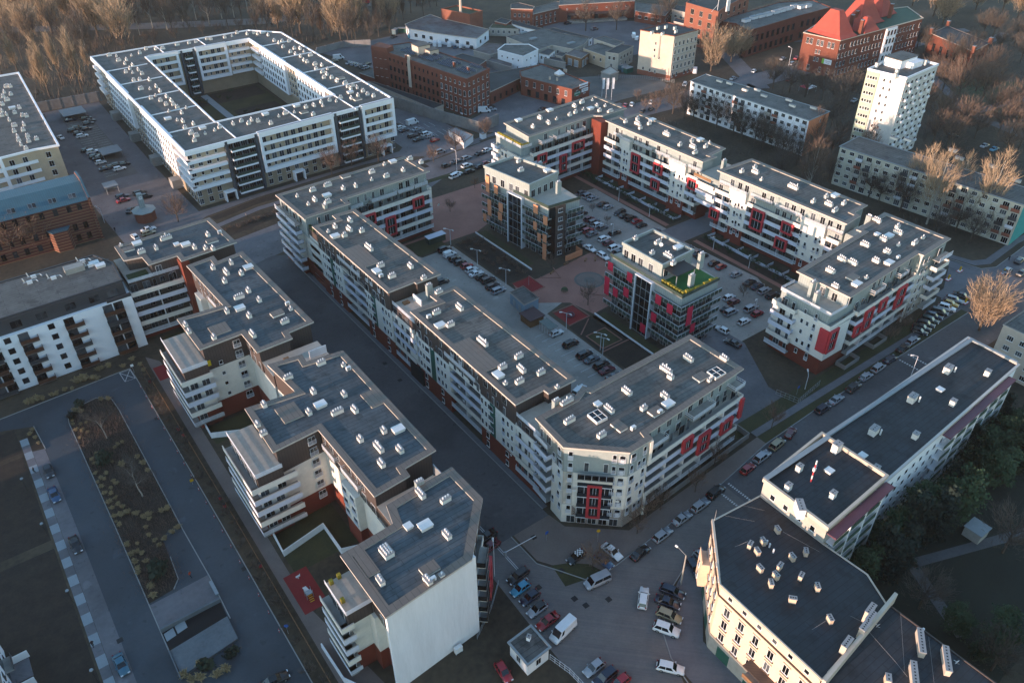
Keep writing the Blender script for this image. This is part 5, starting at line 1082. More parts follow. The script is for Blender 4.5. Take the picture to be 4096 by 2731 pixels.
for z in (2.8, 5.8, 8.8, 11.8, 14.8):
    for u in (1, 6, 11): mb = MB(); mb.fbox(F, u, u+4.4, 0, 1.5, z-.15, z, 0); mb.fbox(F, u, u+4.4, 1.4, 1.5, z, z+1, 1); mb.fbox(F, u+4.4, u+4.7, 0, 1.6, z, z+2.8, 0); b.part('balcony', mb, [m_wband, MATS['green_balcony']])
mb = MB(); mb.box(94.8, 54.0, 19.4, 113, 54.95, 19.5, 0); b.part('parapet', mb, [m_slab], b.rf)
q = g('32', 385, 1170, 18.9); mb = MB()
for k in range(6): mb.tube((q[0], q[1], 18.5+.9*k), (q[0], q[1], 19.4+.9*k), .13, n=6, m=k % 2)
mb.tube((q[0]-.5, q[1], 22.4), (q[0]+.5, q[1], 22.4), .06, n=5, m=1); mb.box(q[0]-.25, q[1]-.2, 21.4, q[0]+.25, q[1]+.2, 22.2, 1); b.part('antenna', mb, [m_red, m_dish], b.rf)
chim(b, [(*g('32', x, y, 19.2), 18.6, .05) for x, y in ((280,1060),(180,1230),(580,1300))], 1.4, 1.1, .9, m_vent, b.rf, 2)
chim(b, [(*g('32', 615, 875, 19.5), 18.6, 0)], 2.0, 1.6, 1.2, m_vent, b.rf, 2); chim(b, [(*g('32', 285, 1420, 19.2), 18.0, .9)], 2.2, 2.6, 1.2, m_wband, b.rf, 4)
q = g('32', 550, 1080, 18.9); b.rep('roof_hatch', vent('k', 0)[1], Matrix.Translation((*q, 18.6)), b.rf); sats(b, F, [(7, 12)], 1.6)
b.finish()
# -- peach tenement on the corner, its neighbour
CTP = [(73.3,44.9),(72.6,25.6),(92.0,27.3),(95.0,33),(94.5,41.0),(94.5,54.4),(82.5,54.9)]
CT = [(p[0], p[1]) for p in ccw(CTP)]
b = house('tenement', 'peach coloured old corner tenement glowing in the sun above the cobbled junction', 'tenement', CT, 17.0, m_pcream, m_memct, [], over=.35, par=-.05, rimw=.25, rmm=m_buff)
for i, F in enumerate(frames(b)):
    if not F.seen(): continue
    if F.L < 2.5: continue
    wd = win(1.15, 1.9, 2); wa = win(.9, .9, 1); n = max(1, round((F.L-1)/3.05))
    for k in range(n):
        u = .7+(F.L-1.4)*(k+.5)/n
        for z in (4.6, 7.9, 11.1): b.rep('window', wd, F.mtx(u, .03, z)); 
        b.rep('window', wa, F.mtx(u, .03, 15.2))
    mb = MB(); mb.fbox(F, 0, F.L, 0, .35, 16.55, 16.9, 0); mb.fbox(F, 0, F.L, 0, .25, 14.25, 14.5, 1); mb.fbox(F, 0, F.L, 0, .2, 3.7, 4.0, 0)
    for k in range(n):
        u = .7+(F.L-1.4)*(k+.5)/n
        for z in (7.9, 11.1, 4.6): mb.fbox(F, u-.8, u+.8, 0, .25, z-.28, z-.1, 1); mb.fbox(F, u-.75, u+.75, 0, .2, z+2.05, z+2.25, 0)
    b.part('cornice', mb, [m_buff, m_clad]); mb = MB(); mb.fbox(F, .05, F.L-.05, 0, .06, 0, 3.7, 0); b.part('plinth', mb, [m_shed])
    for k in range(max(1, int(F.L/6))): mb = MB(); u = 2+6*k; mb.fbox(F, u, min(F.L-.3, u+2.6), .06, .1, .1, 2.8, 0); b.part('garage_door', mb, [m_green])
Fc = frames(b)
fi = [F for F in Fc if F.seen() and F.L > 15][0]
mb = MB(); mb.fbox(fi, 8.5, 14.5, 0, 1.7, 3.9, 4.15, 0); mb.fbox(fi, 8.5, 14.5, 1.6, 1.7, 4.15, 5.1, 1); mb.fbox(fi, 8.3, 14.7, 0, 1.9, 7.0, 7.2, 2); b.part('balcony', mb, [m_conc, m_wood, m_clad])
fj = [F for F in Fc if F.seen() and F.L < 14 and F.L > 5]
for F in fj[:1]: mb = MB(); mb.fbox(F, 1.0, 4.2, 0, 1.5, 3.8, 9.6, 0); mb.fbox(F, 1.0, 4.2, 0, 1.5, 9.6, 9.7, 1); mb.fbox(F, 1, 4.2, 1.4, 1.5, 9.7, 10.6, 0); b.part('bay_window', mb, [m_pcream, m_floor]); [b.rep('window', win(.8, 1.6, 1), F.mtx(2.6, 1.53, z)) for z in (4.5, 7.4)]
chim(b, [(*g(t, x, y, 17.8), 16.8, a) for t, x, y, a in (('23',2145,290,.3),('23',2210,350,1.2),('23',2265,250,1.2),('23',2232,510,1.4),('33',105,130,1.2),('33',360,330,.8),('33',235,385,1.3),('33',82,570,1.4),('33',312,565,.3),('33',230,790,2.3),('33',35,650,.9),('33',460,660,.9),('33',570,960,1.1),('33',120,480,.2))], 1.3, 1.1, .6, m_pcream, b.rf, 3)
for x, y in ((25,300),(60,350),(1,270)): q = g('33', x, y, 17.2); mb = MB(); mb.tube((*q, 16.8), (*q, 18), .15, n=7); b.part('vent_pipe', mb, [m_pipe], b.rf)
def wire(b, pts_, r=.018):
    mb = MB()
    for a, c in zip(pts_, pts_[1:]): mb.tube(a, c, r, n=4, cap=False)
    b.part('cable', mb, [m_vcap], b.rf)
wire(b, [(*g('23', 1840, 350, 17), 16.9), (*g('23', 2000, 320, 17), 17), (*g('23', 2120, 270, 18), 18.2)]); wire(b, [(*g('33', 180, 1170, 17), 16.9), (*g('33', 400, 1070, 17), 17), (*g('33', 530, 980, 18), 18)]); wire(b, [(*g('33', 70, 630, 17), 16.95), (*g('33', 380, 630, 17), 16.95)]); wire(b, [(*g('33', 450, 690, 17), 17), (*g('33', 660, 870, 17), 16.95), (*g('33', 860, 975, 17), 17.1)]); wire(b, [(*g('33', 150, 150, 18), 18), (*g('33', 500, 330, 17), 17)])
for t, x, y, u2 in (('22',1915,1440,260),('22',2060,1330,210)): wire(b, [(*g(t, x, y, 18), 18), (*g(t, x+u2, y+90, 18), 19.3)], .008)
mb = MB(); mb.tube((82.3, 54.6, 16.8), (82.3, 54.6, 19.6), .05, .02, n=5); b.part('finial', mb, [m_vcap])
b.finish()
for o in b.root.children_recursive:      # the roof falls away from the street fronts
    if o.name.split('.')[0] in ('wall', 'roof'):
        for v in o.data.vertices:
            if v.co.z > 16: v.co.z -= max(0, min(22, v.co.x-73))*.1
    elif o.name.split('.')[0] in ('chimney', 'vent_pipe', 'cable') and o.parent == b.rf:
        if o.matrix_basis.translation.length > 1: o.matrix_basis.translation.z -= max(0, o.matrix_basis.translation.x-73)*.1
        else:
            for v in o.data.vertices: v.co.z -= max(0, min(22, v.co.x-73))*.1
b = house('tenement', 'lower dark-roofed tenement behind a chimney wall at the bottom right corner', 'tenement', ccw([(72.4,25.2),(92.0,27.4),(92.6,9),(92,-4),(72,-4)]), 15.6, m_pcream, m_membb, [], over=.3, par=0, rimw=.2, rmm=m_clad)
mb = MB(); Fq = Frame((72.2, 25.0), (93.5, 27.4)); mb.fbox(Fq, 0, Fq.L, -.25, .3, 15.4, 17.6, 0); b.part('fire_wall', mb, [m_buff])
chim(b, [(*g('33', x, y, 17.5), 15.8, a) for x, y, a in ((910,1000,.15),(860,1080,.15),(700,1230,.15),(910,930,.15))], 2.6, 2.2, .8, m_buff, b.rf, 5); chim(b, [(*g('33', x, y, 16.5), 15.6, .65) for x, y in ((1370,1200),(1600,1360),(1310,1500))], 1.3, 4.2, .8, m_buff, b.rf, 8); chim(b, [(*g('33', 1075, 1530, 16.5), 15.6, .65)], 1.3, 1.2, .7, m_pcream, b.rf, 2)
for x, y in ((1380,1110),(815,1200)): q = g('33', x, y, 16); mb = MB(); mb.tube((*q, 15.6), (*q, 16.9), .18, n=7); b.part('vent_pipe', mb, [m_pipe], b.rf)
def wire2(p): wire(b, p)
wire2([(*g('33', 890, 1090, 16), 16), (*g('33', 1150, 1380, 16), 15.9), (*g('33', 1250, 1510, 16), 16)]); wire2([(*g('33', 1190, 930, 16), 15.9), (*g('33', 1225, 1450, 16), 15.9)]); wire2([(*g('33', 1440, 1150, 16), 16), (*g('33', 1490, 1560, 16), 15.9)])
for x, y in ((960,1035),(1665,1360),(1600,1440)): q = g('33', x, y, 16.5); b.rep('satellite_dish', dish(), Matrix.Translation((*q, 16.6)))
b.finish()
# -- gatehouse
b = house('gatehouse', 'small white gatehouse with a grey flat roof and one chimney by the barrier', 'gatehouse', [(45.4,58.9),(50.0,59.2),(49.9,64.0),(45.3,63.7)], 3.4, m_white, m_memb, [(1.0, w1, 2.5, .6)], over=.35, par=.05, rimw=.35, rmm=m_slab)
chim(b, [(*g('23', 150, 1165, 3.8), 3.4, .5)], 1.0, .7, .6, m_wband, b.rf, 1); b.finish()
# -- old brick factory with solar panels
BF = [(176.6,272.8),(191.6,278.2),(184,331),(166,334),(165.2,331.0),(168.6,323.6)]
b = house('brick_factory', 'old dark red brick factory with rows of solar panels and a square corner tower', 'factory', ccw(BF), 15.6, m_brickd, m_memb, [], over=.2, par=.1, rimw=.5, rmm=m_brickd)
for F in frames(b):
    if not F.seen() or F.L < 4: continue
    n = round(F.L/2.9)
    for k in range(n):
        u = F.L*(k+.5)/n; dk = F.L > 30 and k < n*.62
        for z in (.9, 4.6, 8.4): b.rep('window', wdark if dk else warch, F.mtx(u, .03, z))
        b.rep('window', win(.7, 1.3, 1, fr=m_black, gl=m_glassd) if dk else win(.9, 1.4, 2), F.mtx(u, .03, 12.6))
    mb = MB(); mb.fbox(F, 0, F.L, 0, .25, 14.8, 15.5, 0); mb.fbox(F, 0, F.L, 0, .12, 8.0, 8.2, 0); mb.fbox(F, 0, F.L, 0, .12, 12.1, 12.3, 0); b.part('cornice', mb, [m_brickd])
mb = MB(); mb.prism(ccw([(164.9,331.4),(168.4,323.6),(172.6,325.2),(170.5,334)]), 0, 17.6, 0); b.part('tower', mb, [m_brickd])
Fl = max((F for F in frames(b) if F.seen()), key=lambda F: F.L)
mb = MB(); mb.fbox(Fl, 13.5, 16.2, 0, .3, 0, 17.2, 0); mb.fbox(Fl, 13.9, 15.8, .3, .36, 4, 16.6, 1); mb.tube(Fl.p(14.85, -.2, 16.6), Fl.p(14.85, .35, 16.6), 1.35, n=14, m=1); b.part('gable_bay', mb, [m_brickd, m_buff])
def solar(px, nx, ny, dx, dy):
    for k in range(ny):
        q = (px[0]+dx*k, px[1]+dy*k); mb = MB(); a = math.radians(98); t = Vector((math.cos(a), math.sin(a))); nn = Vector((t.y, -t.x)); L = nx
        A = [(q[0], q[1], 16.0), (q[0]+t.x*L, q[1]+t.y*L, 16.0)]; Bq = [(A[1][0]+nn.x*1.5, A[1][1]+nn.y*1.5, 16.7), (A[0][0]+nn.x*1.5, A[0][1]+nn.y*1.5, 16.7)]
        mb.face(A+Bq, 0); mb.face([(p[0]+.03, p[1], p[2]-.05) for p in (A+Bq)[::-1]], 1)
        for s in (0, L*.5, L-.05): p0 = (q[0]+t.x*s+nn.x*1.5, q[1]+t.y*s+nn.y*1.5); mb.box(p0[0]-.05, p0[1]-.05, 15.7, p0[0]+.05, p0[1]+.05, 16.7, 1)
        b.part('solar_panel', mb, [m_solar, m_metal], b.rf)
solar((180.5, 277.5), 8, 2, 3.0, .3); solar((179, 289), 9, 3, 2.6, .4); solar((177.4, 300.5), 10, 3, 2.6, .4); solar((175.5, 312.5), 10, 4, 2.5, .4); solar((188, 280), 7, 1, 2.6, .4)
mb = MB(); q = g('10', 1480, 430, 18); mb.box(q[0]-3, q[1]-2.5, 15.5, q[0]+3, q[1]+3, 19.4, 0); mb.box(q[0]-3.2, q[1]-2.7, 19.4, q[0]+3.2, q[1]+3.2, 19.7, 1); q = g('10', 1575, 460, 17); mb.box(q[0]-2.3, q[1]-2, 15.5, q[0]+2.3, q[1]+2, 17.8, 0); mb.box(q[0]-2.5, q[1]-2.2, 17.8, q[0]+2.5, q[1]+2.2, 18.1, 1); b.part('roof_housing', mb, [m_buff, m_memb], b.rf)
chim(b, [(*g('10', x, y, 17), 15.6, 0) for x, y in ((1775,575),(1902,620),(1345,510))], 2.2, .8, .8, m_brickd, b.rf, 1)
b.finish()
b = house('annex', 'low brown brick annex with a flat roof at the foot of the factory tower', 'shed', pg(5, '10,930,655 10,1050,620 10,1050,660 10,1060,700'), 4.8, m_brickd, m_memb); b.finish()
b = house('lean_to', 'long low lean-to roof between the factory and the concrete wall', 'shed', pg(4, '10,1000,730 10,1060,735 10,1680,940 10,1590,975'), 3.8, m_buff, m_membb); b.finish()
# concrete walls
def wall(name, label, line, h, m=None, w=.4, cat='wall'):
    mb = MB()
    for q in strip(line, w): mb.prism(ccw(q), 0, h, 0)
    for a, c in zip(line, line[1:]):
        F = Frame(a, c); k = 0
        while k*5 < F.L: mb.fbox(F, k*5, k*5+.35, -.3, .3, 0, h+.15, 0); k += 1
    return single(name, mb, [m or m_conw], label, cat)
wall('concrete_wall', 'tall old concrete wall between the car park and the brick factory', [(156.5, 318), (157.6, 304), (162.7, 283.8), (170.9, 256.3), (182, 258.5)], 4.6)
wall('concrete_wall', 'long concrete wall below the bare wood beside the white building', [(10, 389.5), (33, 388.6), (59.5, 387)], 4.2)
wall('concrete_wall', 'low grey wall with coloured containers behind the car park at the wood', [(150, 366), (163.9, 390), (180, 392.5), (192, 386)], 3.2)
# brick building with shop signs and flags
b = house('brick_workshop', 'low brick workshop with a dark roof and pyramid skylight beside three flags', 'workshop', ccw([(210.2,280.7),(217.4,254.8),(228.4,256.2),(228,289),(214,287)]), 7.8, m_brickd, m_memb, [(4.6, warch, 4.2, 1), (.6, win(1.8, 2.6, 2, fr=m_black, gl=m_glassd), 5.0, 2)], over=.2, par=.15, rimw=.4, rmm=m_brickd)
q = g('20', 425, 660, 8.6); mb = MB(); mb.box(q[0]-1.6, q[1]-1.6, 7.8, q[0]+1.6, q[1]+1.6, 8.6, 1); 
for i in range(4): c4 = [(q[0]-1.7,q[1]-1.7),(q[0]+1.7,q[1]-1.7),(q[0]+1.7,q[1]+1.7),(q[0]-1.7,q[1]+1.7)]; mb.face([(*c4[i], 8.6), (*c4[(i+1) % 4], 8.6), (q[0], q[1], 10.4)], 0)
b.part('skylight', mb, [m_pipe, m_buff], b.rf); chim(b, [(*g('20', x, y, 9), 7.8, 0) for x, y in ((340,690),(405,700),(485,625),(470,620))], 1.3, .6, .6, m_buff, b.rf, 1)
Fe = [F for F in frames(b) if F.seen() and F.L < 13][0]
mb = MB(); mb.fbox(Fe, 4.6, 9.8, .05, .15, 7.3, 9.0, 0); mb.fbox(Fe, 6.0, 10, .05, .15, 5.3, 6.7, 0); b.part('sign_board', mb, [m_wband]); mb = MB(); mb.fbox(Fe, 1.4, 5.2, .05, .15, 4.7, 6.3, 0); b.part('sign_board', mb, [mat('green_sign', '1f6b52', .6, .1)])
def text(b, s, F, u, d, z, size, m, parent=None, name='lettering', upright=False):
    cu = bpy.data.curves.new('text_curve', 'FONT'); cu.body = s; cu.size = size; cu.extrude = .01; cu.align_x = 'CENTER'; cu.align_y = 'CENTER'
    tmp = bpy.data.objects.new('text_tmp', cu); COL.objects.link(tmp); C.view_layer.update(); dg = C.evaluated_depsgraph_get(); me = bpy.data.meshes.new_from_object(tmp.evaluated_get(dg)); bpy.data.objects.remove(tmp)
    me.materials.clear(); me.materials.append(m); M = F.mtx(u, d, z) @ Matrix.Rotation(math.pi/2, 4, 'X')
    if upright: M = M @ Matrix.Rotation(math.pi/2, 4, 'Z')
    o = link(name, me, parent or (b.root if b else None), M); return o
text(b, 'TEGRA', Fe, 8.0, .17, 6.0, 1.1, m_clad); text(b, 'ZDROWIE', Fe, 3.3, .17, 5.7, .75, m_wband)
b.finish()
b = house('brick_workshop', 'small dark brick shed joining the factory and the shop-sign workshop', 'workshop', pg(6, '10,2100,820 20,85,690 20,260,575 20,60,610 10,2050,660'), 5.6, m_brickd, m_membb, [(1, wdark, 4, 1)]); b.finish()
for i, (x, y) in enumerate(((236.9, 257.4), (236.6, 254.4), (237.2, 251.6))):
    b = Bld('flag', ('left', 'middle', 'right')[i]+' of the three white flags on poles beside the brick workshop', 'flag', (x, y), 'white flags by the workshop'); mb = MB(); mb.tube((x, y, 0), (x, y, 8.2+i*.8), .07, n=6); b.part('pole', mb, [m_rail])
    mb = MB(); zt = 8.1+i*.8; S = 6
    for k in range(S): 
        z1, z0 = zt-k*.8, zt-(k+1)*.8; o1, o0 = .08*math.sin(k*1.3+i), .08*math.sin((k+1)*1.3+i); mb.face([(x+.08, y+.02, z1), (x+1.05, y-.3+o1, z1), (x+1.05, y-.3+o0, z0), (x+.08, y+.02, z0)])
    b.part('cloth', mb, [m_wband]); b.finish()
# sheds behind
b = house('workshop', 'long white workshop with a rusty corrugated roof', 'workshop', pg(5.4, '10,1340,218 10,1370,255 10,1630,300 10,1975,345 10,2085,265 10,1650,165 10,1560,132'), 5.2, m_wband, m_rust, [(1.5, win(2, 1.8, 3, gl=m_glassd), 5.5, 2)], over=.4, par=0, rimw=.15, rmm=m_buff); b.finish()
b = house('brick_block', 'square orange brick block with a mossy roof behind the rusty workshop', 'workshop', pg(10, '10,1660,88 10,1915,140 10,2030,105 10,1800,55'), 9.8, m_bricko, mat('mossy_roof', '3c4028', .95, .4, .3), over=.1, par=.5, rimw=.4, rmm=m_bricko); mb = MB(); q = g('10', 1832, 40, 14); mb.tube((q[0], q[1], 9), (q[0], q[1], 21), .8, .6, n=8); b.part('chimney', mb, [m_buff]); b.finish()
b = house('workshop', 'broad grey flat-roofed workshop in the middle of the yards', 'workshop', pg(5, '20,-50,330 20,100,300 20,290,255 20,480,310 20,690,340 20,640,400 20,540,440 20,360,405 20,235,450 20,110,395'), 4.8, m_shed, m_memb, [(1.4, w1, 4, 1)], over=.2, rimw=.25); [b.part('skylight', (lambda q: (lambda mb: (mb.box(q[0]-2, q[1]-1, 4.8, q[0]+2, q[1]+1, 5.5, 0), mb)[1])(MB()))(g('20', x, y, 5)), [m_slab], b.rf) for x, y in ((100,295),(530,390),(190,350))]; b.finish()
b = house('white_shed', 'white two-storey shed with tiny square windows near the yards', 'workshop', pg(7.5, '10,2165,450 20,100,510 20,235,445 20,150,400 10,2230,400'), 7.3, m_wband, m_memb, [(1.5, w0, 4, 1.2), (4.8, w0, 3.4, 1.2)], over=.15, par=.2, rimw=.3, rmm=m_wband); b.finish()
b = house('shed', 'dark flat shed roof directly behind the brick factory', 'shed', pg(5, '10,1760,510 10,1990,590 10,2065,540 10,1850,480'), 4.8, m_brickd, m_membb); b.finish()
b = house('shed', 'shed with rusty brown striped roof left of the white two-storey shed', 'shed', pg(5, '10,1950,450 10,2100,490 10,2165,470 10,2220,400 10,2080,385'), 4.7, m_conc, m_rust); b.finish()
b = house('shed', 'open shed with a rust red roof in front of the yellowish workshop', 'shed', pg(5, '20,480,480 20,620,520 20,690,470 20,560,440'), 4.6, m_wood, m_rust, [(.2, win(2.6, 3, 2, gl=m_slab), 5, 1)]); b.finish()
b = house('workshop', 'pale yellow workshop with a flat roof beside the tall cream tenement', 'workshop', pg(6, '20,640,430 20,840,500 20,990,410 20,900,390 20,760,390'), 5.6, m_tan, m_memb, [(2.5, w1, 4, 1)]); b.finish()
b = house('workshop', 'grey two-storey workshop with a black roof nearest the tall cream tenement', 'workshop', pg(8, '20,840,462 20,955,480 20,1090,410 20,980,395'), 7.6, m_shed, m_membb, [(4.5, w1, 3, 1), (1.2, w1, 4, 1)]); b.finish()
b = house('workshop', 'cream workshop with dark framed windows in front of the yard trees', 'workshop', pg(7, '20,735,345 20,930,410 20,1005,375 20,830,320'), 6.6, m_shed, m_memb, [(3.8, win(2, 1.5, 3, fr=m_black), 4, 1), (1, win(2, 1.5, 3, fr=m_black), 4, 1)]); b.finish()
b = house('shed', 'white row of sheds with small windows along the upper yard', 'shed', pg(5, '20,290,275 20,470,300 20,690,350 20,720,335 20,480,275 20,370,245'), 4.6, m_wband, m_membb, [(1.8, w1, 3.5, 1)]); b.finish()
b = house('shed', 'tiny grey shed beside the rust red open shed', 'shed', pg(4, '20,390,490 20,450,505 20,490,475 20,430,465'), 3.6, m_shed, m_membb); b.finish()
b = house('garage', 'rough grey garage with graffiti at the edge of the gravel lot', 'garage', pg(4, '20,800,640 20,880,668 20,955,640 20,880,590'), 3.6, m_conc, m_shed); b.finish()
b = house('white_kiosk', 'small white hut with a blue base beside the yellowish workshop', 'shed', pg(5, '20,240,470 20,330,490 20,385,445 20,320,430'), 4.4, m_wband, m_membb, [(2, w1, 3, .5)]); b.finish()
for lab, pts_, h_, wm_, rm_, rw_ in (('long low shed with a pale front along the brick warehouse yard', '20,0,215 20,130,252 20,290,285 20,300,262 20,130,215 20,0,178', 4.6, m_wband, m_membb, [(1.6, w1, 3.4, 1)]),
  ('low grey shed between the white two-storey shed and the yard', '20,250,500 20,300,520 20,480,560 20,430,520', 3.2, m_conc, m_membb, []),
  ('rusty lean-to against the rear of the brick workshop', '10,2080,540 10,2290,600 10,2290,570 10,2110,515', 3.6, m_conc, m_rust, []),
  ('low shed with a mossy roof behind the rusty-roofed workshop', '10,2090,250 20,60,260 20,0,225 10,2120,215', 4.2, m_shed, MATS['mossy_roof'], [(1.5, w1, 3, .6)]),
  ('small brick outbuilding on the slope of the yard', '10,2140,190 10,2240,215 10,2290,180 10,2200,160', 5, m_bricko, m_membb, [(1.5, w1, 3, .6)]),
  ('flat black-roofed extension beside the orange brick mill', '20,1450,190 20,1550,215 20,1560,180 20,1470,160', 4.5, m_shed, m_membb, [(1.5, w1, 3, .6)])):
    b = house('shed', lab, 'shed', pg(h_, pts_), h_-.3, wm_, rm_, rw_); b.finish()
rb = random.Random(4)
for k, (t, x, y) in enumerate((('20',600,560),('20',640,570),('20',1010,640),('20',1040,650),('20',985,625),('10',1660,300),('10',1590,350),('20',430,560),('10',1250,300),('10',1310,290))):
    q = g(t, x, y); mb = MB(); a_ = rb.random()*3; M_ = Matrix.Translation((*q, 0)) @ Matrix.Rotation(a_, 4, 'Z'); mb.box(-2.2, -1.1, 0, 2.2, 1.1, 2.2, 0); mb.box(-2.25, -1.15, 2.2, 2.25, 1.15, 2.35, 1)
    single('container', mb, [rb.choice((m_teal, m_conc, m_green, m_wood)), m_vcap], ORD_[k]+' from the left of the steel containers scattered over the workshop yards' if 0 else 'steel container standing in the workshop yards', 'container', 'steel containers in the yards', M=M_)
# far brick warehouses
b = house('brick_warehouse', 'small orange brick house at the end of the long brick warehouse', 'warehouse', pg(8, '20,-10,100 20,185,105 20,200,80 20,60,45 20,-10,60'), 9, m_bricko, m_membb, [(1.4, w1, 2.6, 1), (5, w1, 2.6, 1)]); b.finish()
b = house('brick_warehouse', 'brick warehouse wing with tall white windows and a grey roof', 'warehouse', pg(8, '20,190,125 20,420,70 20,470,20 20,400,10 20,190,70'), 7.6, m_brickd, m_memb, [(1.2, warch, 3.6, 1), (4.6, w1, 3.6, 1)]); b.finish()
b = house('brick_warehouse', 'long brick warehouse with a loading platform canopy and solar roof', 'warehouse', pg(9, '20,420,52 20,1100,12 20,1080,-40 20,430,0'), 9, m_brickd, m_memb, [(6.4, w0, 6, 2), (1, wbig, 8, 2)]); Fq = [F for F in frames(b) if F.seen()][0]; mb = MB(); mb.fbox(Fq, 5, Fq.L-5, 0, 4.5, 4.4, 4.7, 0); b.part('canopy', mb, [m_clad]); mb = MB(); mb.fbox(Fq, 5, Fq.L-5, 0, 4, 0, 1.1, 0); b.part('loading_platform', mb, [m_conc]); b.finish()
b = house('brick_warehouse', 'low brick hall with a blue grey roof beside the loading warehouse', 'warehouse', pg(6, '20,1105,95 20,1370,140 20,1440,60 20,1110,20'), 5.6, m_brickd, m_memb, [(2.2, win(2, 1.6, 3), 4, 1)]); b.finish()
b = house('shed', 'beige shed with barred windows left of the orange brick mill', 'shed', pg(7, '20,1435,80 20,1560,112 20,1600,60 20,1480,45'), 6.6, m_shed, m_membb, [(3, w2, 3.4, 1)]); b.finish()
# tall cream tenement
TP = [(275.6,254.4),(291.6,255.0),(289.0,271.8),(270.4,270.6)]
b = house('tenement', 'tall cream tenement with a blank sunlit side wall standing alone', 'tenement', ccw(TP), 19.6, m_buff, m_membb, [], over=.2, par=.1, rimw=.35, rmm=m_brickd, base=(2.2, m_bricko))
for F in frames(b):
    if not F.seen(): continue
    if F.n.x < -.5:
        for u, z in ((3, 2.4), (6.5, 2.2), (9.2, 2.0), (10.6, 8.4), (8.2, 8.8), (8.3, 14.5), (8, 11.5)): b.rep('window', win(.8, 1.4, 1), F.mtx(u, .03, z))
        mb = MB(); mb.fbox(F, 10, 10.6, 0, .3, 9, 20, 0); b.part('flue', mb, [m_conc])
    else:
        n = 6
        for k in range(n):
            for z in (1.3, 4.7, 8.2, 11.6, 15): b.rep('window', win(1.0, 1.8, 2), F.mtx(F.L*(k+.5)/n, .03, z)) if not (k == 2 and z < 2) else None
        mb = MB()
        for z in (4, 7.5, 11, 14.5, 18.6): mb.fbox(F, 0, F.L, 0, .22, z, z+.22, 0)
        b.part('cornice', mb, [m_shed])
chim(b, [(*g('20', x, y, 20.5), 19.6, .2) for x, y in ((1310,250),(1460,250),(1470,280),(1380,240),(1255,290),(1350,300))], 1.3, 1.8, .7, m_vent, b.rf, 4); sats(b, frames(b)[0], [(5, 9), (9, 17), (12, 16)], .2); b.finish()
# orange mill + long brick hall
b = house('brick_mill', 'tall orange brick mill with a low roof and aerials', 'factory', pg(19, '20,1560,30 20,1850,112 20,1910,70 20,2130,-40 20,1650,-60'), 18.8, m_bricko, m_membb, [(z, win(2.2, 2.6, 3, fr=m_buff, gl=m_glassd), 6.2, 2) for z in (1.5, 6, 10.4, 14.6)], over=.1, par=.3, rimw=.4, rmm=m_bricko)
q = g('20', 1925, 60, 21); mb = MB(); [mb.tube((q[0]+.9*k, q[1], 18.6), (q[0]+.9*k, q[1], 24), .35, n=8) for k in range(3)]; b.part('flue', mb, [m_pipe], b.rf); mb = MB(); q = g('20', 1840, 100, 19); mb.tube((*q, 18.5), (q[0], q[1], 26), .12, n=5); mb.tube((*q, 22), (q[0]-3, q[1]+1, 18.8), .07, n=4); b.part('antenna', mb, [m_rail], b.rf); b.finish()
b = house('brick_hall', 'long dark brick hall with roof ridges of skylights and arched windows', 'factory', pg(13, '20,1840,185 20,2010,210 20,2120,275 30,280,140 30,565,65 30,400,0 30,100,20'), 12.6, m_brickd, m_memb, [(1.2, win(2, 3, 2, fr=m_black, gl=m_glassd), 4.4, 1.5), (6.6, win(2, 3, 2, fr=m_black, gl=m_glassd), 4.4, 1.5)], over=.2, par=.1, rimw=.4, rmm=m_brickd)
for t, x, y in (('20',2100,180),('20',2165,155),('20',2230,140),('30',0,125),('30',70,105),('30',125,90),('30',180,75),('30',240,55),('30',300,60),('30',355,50)): q = g(t, x, y, 13.5); mb = MB(); mb.box(q[0]-2.2, q[1]-1.2, 12.6, q[0]+2.2, q[1]+1.2, 14, 0); mb.box(q[0]-2.3, q[1]-1.3, 14, q[0]+2.3, q[1]+1.3, 14.1, 1); b.part('skylight', mb, [m_pipe, m_slab], b.rf)
b.finish()
